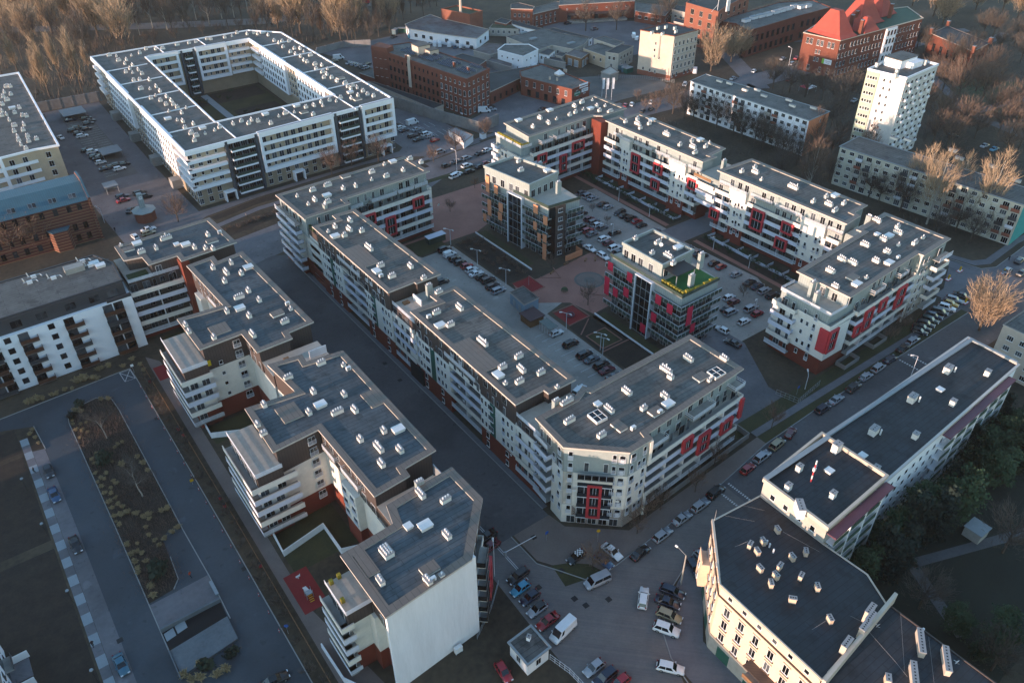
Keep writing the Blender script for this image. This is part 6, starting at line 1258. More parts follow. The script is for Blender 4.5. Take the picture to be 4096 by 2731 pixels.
# red-roofed school
SP = pg(19, '30,325,280 30,655,355 30,790,315 30,880,290 30,1180,215 30,1390,130 30,1220,40 30,900,60 30,560,105')
Z = lambda z, s: pg(z, s)
A0, A1 = g('30', 575, 720), g('30', 240, 660); A2 = g('30', 1000, 560)
b = house('school', 'red brick school with steep red tiled tower roofs and a white glazed stair bay', 'school', ccw([g('30', 322, 290, 17), g('30', 650, 362, 17), g('30', 1390, 160, 17), g('30', 1250, 60, 17), g('30', 560, 140, 17)]), 16.6, m_brickd, m_greenroof, [], over=.3, par=.1, rimw=.4, rmm=m_buff)
for F in frames(b):
    if not F.seen(): continue
    if F.n.x < -.5:
        for u in (2.5, 4.3, 7.5, 9.3, 12.5, 14.3): b.rep('window', win(1.3, 2.6, 2), F.mtx(u*F.L/17, .03, 12.6))
        for z in (9.0, 5.6): [b.rep('window', win(.9, 1.8, 2), F.mtx(F.L*.47+k, .03, z)) for k in (-.7, .8)]
        for u in (.3, .62, .85): b.rep('window', warch, F.mtx(F.L*u, .03, 1.2))
        mb = MB(); mb.fbox(F, F.L*.64, F.L*.9, .05, .12, 5.4, 7.6, 0); s_ = b.part('sign_board', mb, [m_wband]); mb = MB(); mb.fbox(F, F.L*.64, F.L*.7, .12, .14, 5.4, 7.6, 0); b.part('sign_mark', mb, [mat('lime_sign', '7fb23a', .6, 0)], s_)
        text(b, 'Uniwersytet', F, F.L*.8, .14, 6.8, .6, m_clad, s_); text(b, 'Wroclaw', F, F.L*.8, .14, 6.1, .5, m_clad, s_)
    else:
        n = int(F.L/2.5)
        for k in range(n):
            u = F.L*(k+.5)/n
            if .53 < u/F.L < .68: continue
            for z in (1.0, 4.8, 8.6, 12.6): 
                if (k+int(z)) % 7: b.rep('window', win(1.1, 2.1, 2), F.mtx(u, .03, z))
        mb = MB(); mb.fbox(F, F.L*.54, F.L*.67, 0, .7, 1, 16.4, 0); sb = b.part('stair_bay', mb, [m_wband])
        for z in (1.6, 5.4, 9.2, 13): [b.rep('window', win(1.6, 2.4, 2), F.mtx(F.L*u, .72, z), sb) for u in (.565, .605, .645)]
FM = frames(b); Fm = [F for F in FM if F.seen() and F.n.x < -.5][0]; Fl = [F for F in FM if F.seen() and F.n.x >= -.5][0]
def hip(pts4, z0, zr, k, m, nm='tower_roof'):
    c = sum((Vector(p) for p in pts4), Vector((0, 0)))/4; mb = MB(); T = [tuple(c+(Vector(p)-c)*k) for p in pts4]; M2 = [tuple(c+(Vector(p)-c)*.80) for p in pts4]
    for i in range(4): j = (i+1) % 4; mb.face([(*pts4[i], z0), (*pts4[j], z0), (*M2[j], z0+1.4), (*M2[i], z0+1.4)]); mb.face([(*M2[i], z0+1.4), (*M2[j], z0+1.4), (*T[j], zr), (*T[i], zr)])
    mb.face([(*p, zr) for p in T]); mb.face([(*p, z0) for p in pts4[::-1]]); return b.part(nm, mb, [m])
def sub(u0, u1, d0, d1, F): return [F.p(u0, d0, 0)[:2], F.p(u1, d0, 0)[:2], F.p(u1, d1, 0)[:2], F.p(u0, d1, 0)[:2]]
hip(sub(-.4, Fl.L*.19, .4, -Fm.L-.4, Fl), 17, 27.5, .25, m_rooftile); hip(sub(Fl.L*.27, Fl.L*.45, .3, -8, Fl), 17, 23, .2, m_rooftile); hip(sub(Fl.L*.36, Fl.L*.68, -7, -21, Fl), 17, 29, .2, m_rooftile)
hip(sub(Fl.L*.75, Fl.L*.95, -12, -24, Fl), 17, 24, .3, m_rooftile)
chim(b, [(*Fl.p(Fl.L*u, d, 0)[:2], 16.6, .2) for u, d in ((.24,-1),(.3,-9),(.42,-12),(.66,-15),(.8,-10))], 6.5, 1.6, 1.4, m_brickd, b.rf, 2); b.finish()
# two slab blocks and the tower
def slab(label, P, h, endm, wm, vp, cols=12, long_i=None, group='five-storey slab blocks'):
    b = house('apartment_slab', label, 'apartment block', ccw(P), h, wm, m_memb, [], over=.3, par=0, rimw=.3, rmm=m_slab); 
    for F in frames(b):
        if not F.seen(): continue
        if F.L > 20:
            n = int(F.L/3.1)
            for k in range(n):
                u = F.L*(k+.5)/n; bal = (k % 5) in (2, 3)
                for z in (1.0, 3.7, 6.4, 9.1, 11.8)[:5]:
                    b.rep('window', win(1.6, 1.3, 3) if not bal else win(1.9, 1.9, 3), F.mtx(u, .03, z if not bal else z-.6))
                    if bal and z > 1.5: mb = MB(); mb.fbox(F, u-1.2, u+1.2, 0, 1.0, z-.85, z-.7, 0); mb.fbox(F, u-1.2, u+1.2, .92, 1.0, z-.7, z+.3, 1); b.part('balcony', mb, [m_conc, R.choice((m_shed, m_gryb, m_bricko, m_rail))])
        else:
            mb = MB(); mb.fbox(F, 0, F.L, 0, .06, 0, h, 0); b.part('end_wall', mb, [endm]); b.rep('window', win(.6, 1.3, 1), F.mtx(F.L*.6, .09, h-2.6))
    for q in vp: w_ = g(q[0], q[1], q[2], h+.8); chim(b, [(*w_, h, math.pi/2+.03)], .8, 2.6, .8, m_vent, b.rf, 5)
    return b
b = slab('cream slab block with an orange painted end wall', [(254.2,164.6),(267.4,165.6),(262.6,222.5),(251.6,220.6)], 13.6, m_orange, m_wband, [('20',1860,720),('20',1950,740),('20',2090,800),('20',2200,800),('20',2260,850),('30',190,890),('30',220,940),('30',410,960)]); b.finish()
b = slab('long yellowish slab block partly hidden by bare trees, with a turquoise end', [(255.4,144.6),(243.0,143.4),(249.2,84.2),(261.4,85.4)], 13.6, mat('turquoise_end', '2f8f8c', .85, .1, .3), mat('yellowish_render', 'b4b0a0', .9, .18, .15), [('30',980,1155),('30',1130,1230),('30',1255,1245),('30',1660,1340),('30',1720,1410),('30',2010,1480),('31',2230,40)]); b.finish()
b = house('tower_block', 'eleven-storey white tower block with a pale green balcony strip', 'tower block', ccw([(269.8,156.0),(271.8,142.2),(294.0,143.8),(293.4,158.6)]), 31, mat('tower_panels', 'c4c1bc', .85, .12, .4), m_memb, [], over=.15, par=.5, rimw=.4, rmm=m_wband)
m_pgreen = mat('pale_green_panel', 'a0a995', .85, .12, .2)
for F in frames(b):
    if not F.seen(): continue
    if F.n.x < -.5:
        mb = MB(); mb.fbox(F, 0, 4.6, 0, .35, 0, 31, 0); b.part('green_wall', mb, [m_pgreen])
        for i in range(11):
            for u in (.9, 1.9, 2.9, 3.8): b.rep('window', win(.8, 1.1, 1), F.mtx(u, .38, 1+2.75*i))
            for u in (6.6, 8.8): b.rep('window', win(.7, 1.1, 1), F.mtx(u+(.4 if i % 2 else 0), .03, 1+2.75*i))
    else:
        mb = MB(); mb.fbox(F, .3, F.L-.1, 0, .05, 0, 30.8, 0); b.part('panel_wall', mb, [m_shed]) if 0 else None
        for i in range(11):
            for k in range(7):
                u = 1.6+3.05*k+(.7 if i % 2 else 0); b.rep('window', win(1.5, 1.2, 3), F.mtx(u, .03, 1+2.75*i)); 
        for i in range(11):
            for k in range(4): u = 3.4+5.2*k+(1.8 if i % 2 else 0); mb = MB(); mb.fbox(F, u-.8, u+.8, .03, .6, .5+2.75*i, 1.3+2.75*i, 0); b.part('balcony', mb, [m_wband])
mb = MB(); mb.box(279, 149.5, 31, 289, 156, 34, 0); mb.box(278.8, 149.3, 34, 289.2, 156.2, 34.3, 1); mb.box(283, 147, 31, 289, 149.5, 33, 0); b.part('roof_housing', mb, [m_wband, m_memb], b.rf)
chim(b, [(*g('30', x, y, 32), 31, 0) for x, y in ((975,585),(1140,680),(1155,645),(1340,570),(1410,560))], 1.8, .9, .9, m_vent, b.rf, 1); b.finish()
# brick gymnasium among the park trees
b = house('brick_hall', 'low brick hall with tall arched windows among the park trees', 'hall', ccw([g('30',1410,470,0),g('30',1780,640,0),g('30',1930,560,0),g('30',1560,400,0)]), 9, m_brickd, m_membb, [(1.5, win(2, 4, 2, fr=m_brickd, gl=m_glassd), 5, 2)], skiprf=False); Fq = frames(b); chim(b, [(*b.P[i], 8.5, 0) for i in range(4)], 3, 1.4, 1.4, m_bricko, b.rf, 1); b.finish()
# white building with dark balconies at the bottom left corner
b = house('apartment_building', 'white apartment building with small terraces at the bottom left corner', 'apartment building', [(-60,108),(-25.5,108.6),(-15.6,60),(-60,60)] if 0 else [(-70,60),(-24,60),(-24,116),(-70,116)], 7.0, m_wband, m_memb, [], over=.2)
F = [q for q in frames(b) if q.n.x > .5][0]
for k in range(9):
    u = 2+6*k
    for z in (.2, 3.2): b.rep('balcony_door', win(2.2, 2.2, 2, fr=m_gryb, sill=False, name='balcony_door'), F.mtx(u, .03, z)); b.rep('window', win(1, 1.4, 1, fr=m_gryb, gl=m_glassd), F.mtx(u+2.8, .03, z+.7))
    mb = MB(); mb.fbox(F, u-2, u+2, 0, 3.2, -.0, .15, 0); mb.fbox(F, u+2.2, u+2.35, 0, 3.4, 0, 1.7, 1); b.part('terrace', mb, [m_pav2, m_wband]); mb = MB(); mb.fbox(F, u-1.6, u+1.6, 0, 1.4, 2.9, 3.05, 0); mb.fbox(F, u-1.6, u+1.6, 1.35, 1.4, 3.05, 4, 1); b.part('balcony', mb, [m_conc, m_gryb])
b.finish()
# last house at the right edge, sheds in the dark garden
b = house('apartment_slab', 'grey house wall with white windows cut by the right edge behind the golden tree', 'apartment block', ccw([g('31',2060,1568,0),g('31',2330,1568,0),g('31',2500,1200,0),g('31',2330,1130,8)]), 12, m_shed, m_memb, [(z, win(1.5,1.4,3), 3, 1) for z in (1, 4, 7, 9.6)]) if 0 else house('apartment_slab', 'grey house wall with white windows cut by the right edge behind the golden tree', 'apartment block', [(186, 46), (215, 46), (215, 57), (186, 57)], 12.5, m_buff, m_memb, [(z, win(1.5, 1.3, 3), 3.2, 1) for z in (1, 3.8, 6.6, 9.4)]); b.finish()
b = Bld('garden_shed', 'square garden shed with a pale flat roof in the dark back garden', 'shed', (132.9, 30.6)); mb = MB(); mb.box(131.2, 29, 0, 134.6, 32.2, 2.3, 0); b.part('wall', mb, [m_conc]); mb = MB(); mb.box(131, 28.8, 2.3, 134.8, 32.4, 2.5, 0); b.part('roof', mb, [m_slab]); b.finish()
b = Bld('tank', 'rounded grey tank house beside a dark blue bin behind the tenement', 'tank', (103.4, 39)); mb = MB(); mb.box(101.3, 37.4, 0, 105.3, 40.4, 2.2, 0)
for k in range(8): a0, a1 = math.pi*k/8, math.pi*(k+1)/8; mb.face([(101.3, 38.9-1.5*math.cos(a0), 2.2+1.0*math.sin(a0)), (105.3, 38.9-1.5*math.cos(a0), 2.2+1.0*math.sin(a0)), (105.3, 38.9-1.5*math.cos(a1), 2.2+1.0*math.sin(a1)), (101.3, 38.9-1.5*math.cos(a1), 2.2+1.0*math.sin(a1))], 0)
b.part('body', mb, [m_metal]); b.finish()

# unseen blocks added outside the left edge to shade the western row and long street
for k, (y0, y1, h) in enumerate(((56.6, 105, 26), (112, 158, 24), (166, 225, 24))):
    b = house('apartment_building', ('southern', 'middle', 'northern')[k]+' unseen white block added for shade across the drive, outside the left edge', 'apartment building', [(-100, y0), (-84, y0), (-84, y1), (-100, y1)], h, m_wband, m_memb, [], group='added shading blocks across the drive'); b.finish()
b = house('apartment_building', 'lower unseen white block added for shade across the drive, at the bottom outside the left edge', 'apartment building', [(-100, 10), (-84, 10), (-84, 56), (-100, 56)], 17.5, m_wband, m_memb, []); b.finish()
# ------------------------------------------------------------------ vehicles
m_tyre = mat('tyre', '121212', .9, 0); m_rimm = mat('wheel_rim', '8b8f93', .35, 0, metal=.6); m_cglass = mat('car_glass', '0a0d11', .08, 0, spec=.8)
m_hl = mat('headlight', 'c9ced4', .2, 0); m_tl = mat('tail_light', '7e0d10', .3, 0); m_plate = mat('trim_black', '17181a', .6, 0)
PAINT = dict(white='d4d6d8', silver='8d9299', grey='565b62', black='101216', navy='141d33', blue='1d4468', cyan='2a7d9c', red='8c1220', maroon='571221', green='1c2e28', yellow='b98d1e', gold='8f8468', beige='9a8d78', dark='1d2127', teal='2c5f73')
def paint(c):
    if 'paint_'+c not in MATS:
        M = mat('paint_'+c, PAINT[c], .28, .1, 1.2, spec=.6); M.node_tree.nodes['Principled BSDF'].inputs['Coat Weight'].default_value = .4
    return MATS['paint_'+c]
# profile stations: (x from front 0..1, bonnet/belt height) ; cabin: x of windscreen foot, roof front, roof rear, rear glass foot
TYPES = {
 'hatchback': (4.05, 1.74, 1.47, [(0,.48,.78),(.03,.66,.9),(.26,.86,.97),(.34,.93,1),(.9,.95,.98),(.985,.8,.9),(1,.5,.82)], (.27,.45,.86,.975)),
 'saloon': (4.65, 1.8, 1.43, [(0,.46,.78),(.03,.64,.9),(.25,.84,.97),(.34,.91,1),(.8,.95,.98),(.97,.9,.92),(1,.52,.84)], (.27,.43,.7,.85)),
 'estate car': (4.65, 1.8, 1.46, [(0,.46,.78),(.03,.64,.9),(.25,.84,.97),(.34,.91,1),(.9,.95,.98),(.985,.82,.92),(1,.52,.84)], (.27,.42,.9,.98)),
 'SUV': (4.65, 1.88, 1.72, [(0,.55,.8),(.03,.85,.92),(.24,1.02,.98),(.32,1.07,1),(.9,1.1,.98),(.985,.9,.92),(1,.58,.86)], (.26,.4,.9,.98)),
 'minivan': (4.5, 1.85, 1.66, [(0,.5,.8),(.04,.72,.92),(.18,.92,.98),(.3,1.0,1),(.92,1.02,.98),(.985,.85,.92),(1,.55,.86)], (.16,.36,.92,.985)),
 'minibus': (5.1, 1.95, 2.0, [(0,.55,.84),(.03,.8,.94),(.15,1.1,1),(.25,1.15,1),(.97,1.15,1),(.99,1.0,.96),(1,.55,.92)], (.14,.27,.975,.995)),
 'panel van': (5.5, 2.0, 2.35, [(0,.55,.84),(.03,.85,.94),(.15,1.18,1),(.25,1.25,1),(.97,1.25,1),(.99,1.1,.97),(1,.55,.95)], (.13,.26,.98,.995)),
 'small van': (4.3, 1.8, 1.85, [(0,.5,.82),(.03,.74,.92),(.2,.98,1),(.3,1.05,1),(.96,1.05,1),(.985,.95,.96),(1,.52,.9)], (.18,.36,.965,.99)),
}
CAR = {}
def car_parts(ty):
    if ty in CAR: return CAR[ty]
    L, Wd, Hh, prof, (c0, c1, c2, c3) = TYPES[ty]; hw = Wd/2
    van = ty in ('panel van', 'small van')
    body, glass = MB(), MB(); rings = []
    for (t, h, k) in prof:
        x = L/2-t*L; w = hw*k; zb = .24 if 0 < t < 1 else .3
        rings.append([(x,-w*.9,zb),(x,-w,zb+.18),(x,-w,h-.14),(x,-w*.9,h-.02),(x,0,h+.02),(x,w*.9,h-.02),(x,w,h-.14),(x,w,zb+.18),(x,w*.9,zb)])
    n = 9
    for R_ in rings: body.v += R_
    for i in range(len(rings)-1):
        for k in range(n-1): a = i*n+k; body.f.append((a, a+1, a+n+1, a+n)); body.m.append(0)
        body.f.append((i*n+n-1, i*n, i*n+n, i*n+n+n-1)); body.m.append(1)
    body.f.append(tuple(range(n))[::-1]); body.m.append(0); q = (len(rings)-1)*n; body.f.append(tuple(range(q, q+n))); body.m.append(0)
    X = lambda t: L/2-t*L
    def bh(t):
        for (t0, h0, _), (t1, h1, _) in zip(prof, prof[1:]):
            if t0 <= t <= t1: return h0+(h1-h0)*(t-t0)/(t1-t0)
        return .9
    wb, wr = hw*.9, hw*.72 if not (van or ty == 'minibus') else hw*.84
    z0, z3 = bh(c0)-.03, bh(c3)-.03
    B_ = [(X(c0), wb*.86, z0), (X((c0+c1)/2+.04), wb, bh((c0+c1)/2)-.03), (X((c2+c3)/2), wb, bh(c2)-.03), (X(c3), wb*.88, z3)]
    T_ = [(X(c1), wr*.93, Hh-.05), (X(c1+.05), wr, Hh-.03), (X(c2-.04), wr, Hh-.03), (X(c2), wr*.93, Hh-.06)]
    mir = lambda p: (p[0], -p[1], p[2])
    sm = 0 if not van else 2
    glass.face([B_[0], T_[0], mir(T_[0]), mir(B_[0])][::-1], 0)                          # windscreen
    glass.face([mir(B_[3]), mir(T_[3]), T_[3], B_[3]][::-1], sm)
    for s in (1, -1):
        f = (lambda p: p) if s == 1 else mir
        def q4(*p): glass.face([f(a) for a in p] if s == 1 else [f(a) for a in p][::-1], q4.m)
        if van:
            mid = lambda a, b_, k: tuple(a[i]+(b_[i]-a[i])*k for i in range(3)); B1 = mid(B_[1], B_[2], .16); T1 = mid(T_[1], T_[2], .16)
            q4.m = 0; q4(B_[1], B1, T1, T_[1]); q4.m = 2; q4(B1, B_[2], T_[2], T1)
        else: q4.m = 0; q4(B_[1], B_[2], T_[2], T_[1])
        q4.m = 2 if not 0 else 0; q4(B_[0], B_[1], T_[1], T_[0]); q4(B_[2], B_[3], T_[3], T_[2])
    roof = MB(); i = 0
    rz = .05; roof.face([T_[0], T_[1], T_[2], T_[3], mir(T_[3]), mir(T_[2]), mir(T_[1]), mir(T_[0])][::-1], 0)
    C_ = [(p[0]*.97+.0, p[1]*.86, p[2]+rz) for p in T_]; ring1 = T_+[mir(p) for p in T_[::-1]]; ring2 = C_+[mir(p) for p in C_[::-1]]
    for k in range(8): j = (k+1) % 8; roof.face([ring1[k], ring2[k], ring2[j], ring1[j]], 0)
    roof.face(ring2[::-1], 0)
    for s in (1, -1):  # pillars
        for tt in ((.5,) if not van else ()): 
            a = tuple((B_[1][i]+B_[2][i])/2 for i in range(3)); c = tuple((T_[1][i]+T_[2][i])/2 for i in range(3)); roof.tube((a[0], s*(a[1]+.0), a[2]), (c[0], s*(c[1]+.0), c[2]), .05, n=4, m=0)
        roof.box(X(c0+.07)-.08, s*hw*1.0, bh(c0+.05)+.02, X(c0+.07)+.08, s*(hw+.18), bh(c0+.05)+.16, 1)
    wheel = MB(); r_ = .32 if ty in ('hatchback', 'saloon', 'estate car') else .36
    wheel.tube((0, -.11, 0), (0, .11, 0), r_, n=12, m=0); wheel.tube((0, -.118, 0), (0, .118, 0), r_*.62, n=10, m=1)
    hl = MB(); hl.box(-.16, -.2, -.07, .1, .2, .08, 0); tlm = MB(); tlm.box(-.06, -.12, -.12, .1, .12, .14, 0)
    wh = [(X(.19), s*(hw-.1), r_) for s in (1, -1)]+[(X(.8), s*(hw-.1), r_) for s in (1, -1)]
    CAR[ty] = dict(body=(body.mesh('car_body', [m_plate, m_plate], True), ), win=glass.mesh('car_window', [m_cglass, m_cglass, m_plate]), roof=roof.mesh('car_roof', [m_plate, m_plate]), wheel=wheel.mesh('wheel', [m_tyre, m_rimm]), hl=hl.mesh('headlight', [m_hl]), tl=tlm.mesh('tail_light', [m_tl]),
        wh=wh, hlp=[(L/2-.07*1, s*hw*.62, prof[1][1]-.1) for s in (1, -1)], tlp=[(-L/2+.03, s*hw*.68, .82 if Hh < 1.6 else 1.0) for s in (1, -1)], L=L, mbs=(body, glass, roof, wheel))
    return CAR[ty]
def lkp(o, i, m): o.material_slots[i].link = 'OBJECT'; o.material_slots[i].material = m
CARN = {'hatchback': 'parked_car', 'saloon': 'parked_car', 'estate car': 'parked_car', 'SUV': 'parked_car', 'minivan': 'parked_car', 'minibus': 'minibus', 'panel van': 'van', 'small van': 'van'}
def far_mesh(ty):
    key = ty+'_far'
    if key not in CAR:
        c = car_parts(ty); mb = MB(); b_, gl, rf_, wh = c['mbs']; I = Matrix.Identity(4)
        mb.add(b_.v, b_.f, [0 if k == 0 else 1 for k in b_.m], I); mb.add(gl.v, gl.f, [0 if k == 2 else 2 for k in gl.m], I); mb.add(rf_.v, rf_.f, [0 if k == 0 else 1 for k in rf_.m], I)
        for p in c['wh']: mb.add(wh.v, wh.f, [1]*len(wh.m), Matrix.Translation(p))
        CAR[key] = mb.mesh('car', [m_plate, m_plate, m_cglass])
    return CAR[key]
LBL = {}
def car(x, y, ang, col, ty, label, group=None, far=False, roofc=None, z=.015):
    c = car_parts(ty); M = Matrix.Translation((x, y, z)) @ Matrix.Rotation(math.radians(ang), 4, 'Z')
    cat = 'van' if 'van' in ty and ty != 'minivan' else ('minibus' if ty == 'minibus' else 'car')
    if far or math.hypot(x, y, CAMZ) > 285:
        o = link(CARN[ty], far_mesh(ty), None, M); lkp(o, 0, paint(col)); return tagset(o, label, cat, group)
    root = bpy.data.objects.new(CARN[ty], None); COL.objects.link(root); root.matrix_basis = M; tagset(root, label, cat, group)
    o = link('body', c['body'][0], root); lkp(o, 0, paint(col))
    o = link('window', c['win'], root); lkp(o, 2, paint(col))
    o = link('roof', c['roof'], root); lkp(o, 0, paint(roofc or col)); lkp(o, 1, paint(col))
    for p in c['wh']: link('wheel', c['wheel'], root, Matrix.Translation(p))
    for p in c['hlp']: link('headlight', c['hl'], root, Matrix.Translation(p))
    for p in c['tlp']: link('tail_light', c['tl'], root, Matrix.Translation(p))
    return root
ORD = ['first', 'second', 'third', 'fourth', 'fifth', 'sixth', 'seventh', 'eighth', 'ninth', 'tenth', 'eleventh', 'twelfth']
TY = dict(h='hatchback', s='saloon', e='estate car', u='SUV', m='minivan', b='minibus', v='panel van', w='small van')
def cars(where, group, spec, far=False):
    """spec: tile,x,y,angle,colour,type;...   labels count look-alikes from the left of the picture"""
    rows = []
    for q in spec.split():
        t, x, y, a, col, ty = q.split(','); rows.append((OX[int(t[0])]+float(x)*K, g(t, float(x), float(y), .7), float(a), col, TY[ty]))
    kinds = {}
    for r_ in sorted(rows): kinds.setdefault((r_[3], r_[4]), []).append(r_)
    for (col, ty), L in kinds.items():
        for i, r_ in enumerate(L):
            cn = {'dark': 'dark grey', 'cyan': 'light blue', 'gold': 'pale gold', 'teal': 'blue green'}.get(col, col)
            lab = f'{cn} {ty} {where}' if len(L) == 1 else f'{ORD[i]} {cn} {ty} from the left {where}'
            car(r_[1][0], r_[1][1], r_[2]+R.uniform(-2, 2), col, ty, lab, group, far)
cars('in the row beside the brown court beds', 'cars in the row beside the court beds', '11,1690,665,0,black,u 11,1735,708,0,white,w 11,1783,748,0,dark,h 11,1830,780,0,black,h 11,1890,810,0,red,h 11,1930,843,0,white,h 11,1972,878,0,white,s 11,2022,910,0,black,h 11,2080,942,0,black,u 11,2122,992,0,dark,e 11,2172,1032,0,silver,m')
cars('on the court lane close to the corner block', 'cars at the southern end of the court lane', '21,398,1410,0,white,h 21,525,1508,0,black,u 22,648,38,0,dark,u 22,716,78,0,grey,s 22,800,132,0,black,u 22,852,175,0,maroon,s 22,915,232,0,grey,s 22,600,352,15,white,e 11,1672,950,0,black,h')
cars('along the far hedge of the court car park', 'cars along the hedge of the court car park', '21,628,158,0,grey,h 21,682,185,0,silver,m 21,722,207,0,silver,s 21,815,257,0,black,s 21,860,285,0,silver,h 21,965,332,180,black,e 21,1008,362,0,black,h 21,1067,388,0,black,u 21,1120,412,0,red,h 21,1163,447,0,black,h 21,1280,500,0,grey,e')
cars('between the court car park lanes by the orange-panelled block', 'cars in the middle of the court car park', '21,625,342,0,black,s 21,692,390,0,maroon,h 21,735,415,0,grey,e 21,770,443,0,white,h 21,812,468,0,grey,h 21,642,468,0,dark,u 21,680,492,0,red,e 21,718,525,0,grey,s 21,922,515,0,black,e 21,827,565,0,white,e 21,865,605,0,maroon,h 21,920,650,0,white,u 21,962,690,0,grey,h')
cars('parked lengthways beside the plaza', 'cars parked lengthways beside the plaza', '21,600,597,-85,dark,s 21,695,652,-83,white,s 21,818,722,-92,white,e')
cars('in the lane behind the red-panelled block', 'cars in the lane behind the red-panelled block', '21,1580,652,0,grey,h 21,1655,692,0,grey,s 21,1702,722,0,black,e 21,1812,787,0,black,h 21,1875,818,0,red,h 21,2010,885,0,silver,h 21,2132,960,0,black,s 21,2197,992,0,navy,s 21,2262,1032,0,silver,e 31,40,1075,0,dark,e')
cars('below the red-panelled block, near its corner', 'cars near the corner of the red-panelled block', '21,1945,1092,0,white,h 21,1990,1132,0,maroon,h 21,1930,1192,0,black,s 21,1960,1225,0,silver,m 21,2140,1192,0,silver,u 21,2200,1237,0,red,h 21,2080,1307,0,white,h 21,1882,1382,95,white,h 21,1692,1442,20,grey,s 21,1978,1502,100,dark,s')
cars('in the angled row before the south-east wing', 'cars in the angled row on the long street', '31,1742,1078,-70,dark,s 31,1672,1112,-70,silver,e 31,1640,1150,-70,yellow,h 31,1602,1187,-70,white,u 31,1537,1222,-70,black,m 31,1486,1255,-70,navy,e 31,1452,1292,-70,green,e 31,1415,1328,-70,dark,e 31,1380,1362,-70,black,s 31,1360,1398,-70,dark,h')
cars('parked along the kerb of the long street', 'cars along the kerb of the long street', '31,1300,1478,1,silver,e 31,1212,1545,1,black,s 32,1098,78,1,navy,e 32,990,155,1,silver,m 32,880,232,1,silver,h 32,765,332,1,dark,u 32,612,438,1,silver,s 32,490,522,1,navy,m 32,203,737,18,maroon,h 32,85,838,5,gold,m 22,2242,952,5,silver,u 22,2115,1057,6,red,h 22,1825,1267,5,black,u 22,1690,1383,4,silver,e 22,1525,1502,4,silver,s 23,1350,235,5,silver,e 23,1150,397,8,black,s')
cars('on the pavement in front of the chamfered corner block', 'cars on the pavement before the corner block', '23,895,385,-84,white,s 23,826,472,-84,blue,h 23,575,432,183,black,h')
cars('driving across the cobbled junction', None, '23,765,650,172,silver,b 23,1178,800,41,white,e')
cars('at the foot of the peach tenement', 'cars at the foot of the peach tenement', '23,1440,742,-62,navy,e 23,1395,838,-62,navy,s 23,1410,958,-63,gold,e 23,1385,1082,-58,white,u 23,1420,1425,-50,white,e 23,1632,532,-108,navy,e 23,1712,442,-100,silver,h')
cars('near the gatehouse at the bottom of the picture', 'cars near the gatehouse', '23,735,1425,183,silver,h 23,835,1512,183,navy,u 23,965,1560,183,red,h 13,2218,1462,-96,red,h 23,320,1008,182,red,s')
cars('beside the white gable block in the line of cars', 'cars beside the white gable block', '23,55,602,184,black,e 23,75,717,184,cyan,h 23,160,797,184,navy,h 23,225,902,184,silver,h 13,2092,345,186,maroon,s 13,2062,252,184,black,s')
car(*g('23', 458, 1082, 1.2), 190, 'white', 'panel van', 'white panel van facing down beside the red saloon near the gatehouse')
cars('on the parking strip of the left drive', 'cars on the left drive', '02,435,1080,-89,dark,h 02,485,1290,-89,blue,s 03,675,322,-89,black,s 03,1083,1395,-89,teal,s')
cars('at the very bottom edge of the left drive', None, '13,170,1535,-5,black,s')
cars('in the car park by the wood', 'cars in the car park left of the white building', '00,630,1072,0,navy,s 00,770,1057,0,dark,m 00,792,1102,0,dark,e 00,690,1142,0,green,e 00,735,1215,0,white,e 00,380,1038,80,dark,s 00,828,1358,0,white,u 00,880,1412,0,dark,s 00,902,1452,0,white,h 00,998,1492,0,black,h 00,1070,1508,0,white,e 00,700,1190,0,black,h 00,655,1162,0,black,e 00,775,1150,0,dark,h 00,770,1345,0,black,h 00,850,1398,0,dark,e 00,942,1508,0,navy,s 00,1115,1465,0,dark,h 00,1050,1472,0,black,e 00,805,1078,0,dark,s', True)
cars('driving past the car park vents end of the left white building', None, '00,540,1228,100,white,s', True)
cars('around the octagonal clock kiosk', 'cars around the clock kiosk', '01,1095,187,5,navy,e 01,1105,222,5,red,s 01,1250,155,5,black,e 01,1300,192,5,black,u 01,1165,312,60,black,s 01,1205,547,95,white,h 01,1330,482,5,white,s 01,1330,515,5,gold,e', True)
cars('in the small car park right of the white courtyard building', 'cars right of the white building', '10,1300,1142,5,white,h 10,1258,1118,5,black,h 10,1325,1165,5,navy,s 10,1402,1100,5,white,v 10,1440,1157,5,silver,s 10,1405,1215,5,dark,e 10,1455,1247,5,black,s 10,1500,1182,5,dark,s 10,1528,1200,5,white,u 10,1556,1217,5,silver,h 10,1602,1252,5,red,h 10,1650,1357,3,silver,m', True)
cars('parked on the street north of the court', 'cars on the street north of the court', '10,1702,1482,8,black,h 10,1790,1442,8,grey,s 10,1885,1412,8,silver,e 10,1890,1480,8,white,e 10,1912,1532,8,dark,e 10,2005,1372,8,dark,s 10,2005,1490,8,dark,h 10,2060,1460,8,red,h 10,2072,1342,8,white,h 10,1802,1557,8,white,e 11,1782,8,8,white,u', True)
cars('in the yard left of the brick factory', 'cars in the yard left of the brick factory', '10,740,520,-15,white,v 10,697,543,-15,beige,s 10,838,562,20,silver,s 10,880,572,20,silver,e 10,915,582,20,silver,h 10,952,597,20,dark,s 10,1000,570,20,black,e 10,985,605,20,silver,m', True)
cars('in front of the rusty-roofed workshop', 'cars before the rusty-roofed workshop', '10,1235,327,20,dark,s 10,1410,327,0,cyan,v 10,1468,322,0,red,h 10,1525,332,0,dark,h 10,1552,390,10,white,h 10,1600,400,60,white,v 10,1645,402,60,white,v 10,1730,405,60,white,v 10,1782,418,60,blue,h 10,1830,415,60,white,w 10,1862,430,60,dark,s 10,1945,420,10,black,h', True)
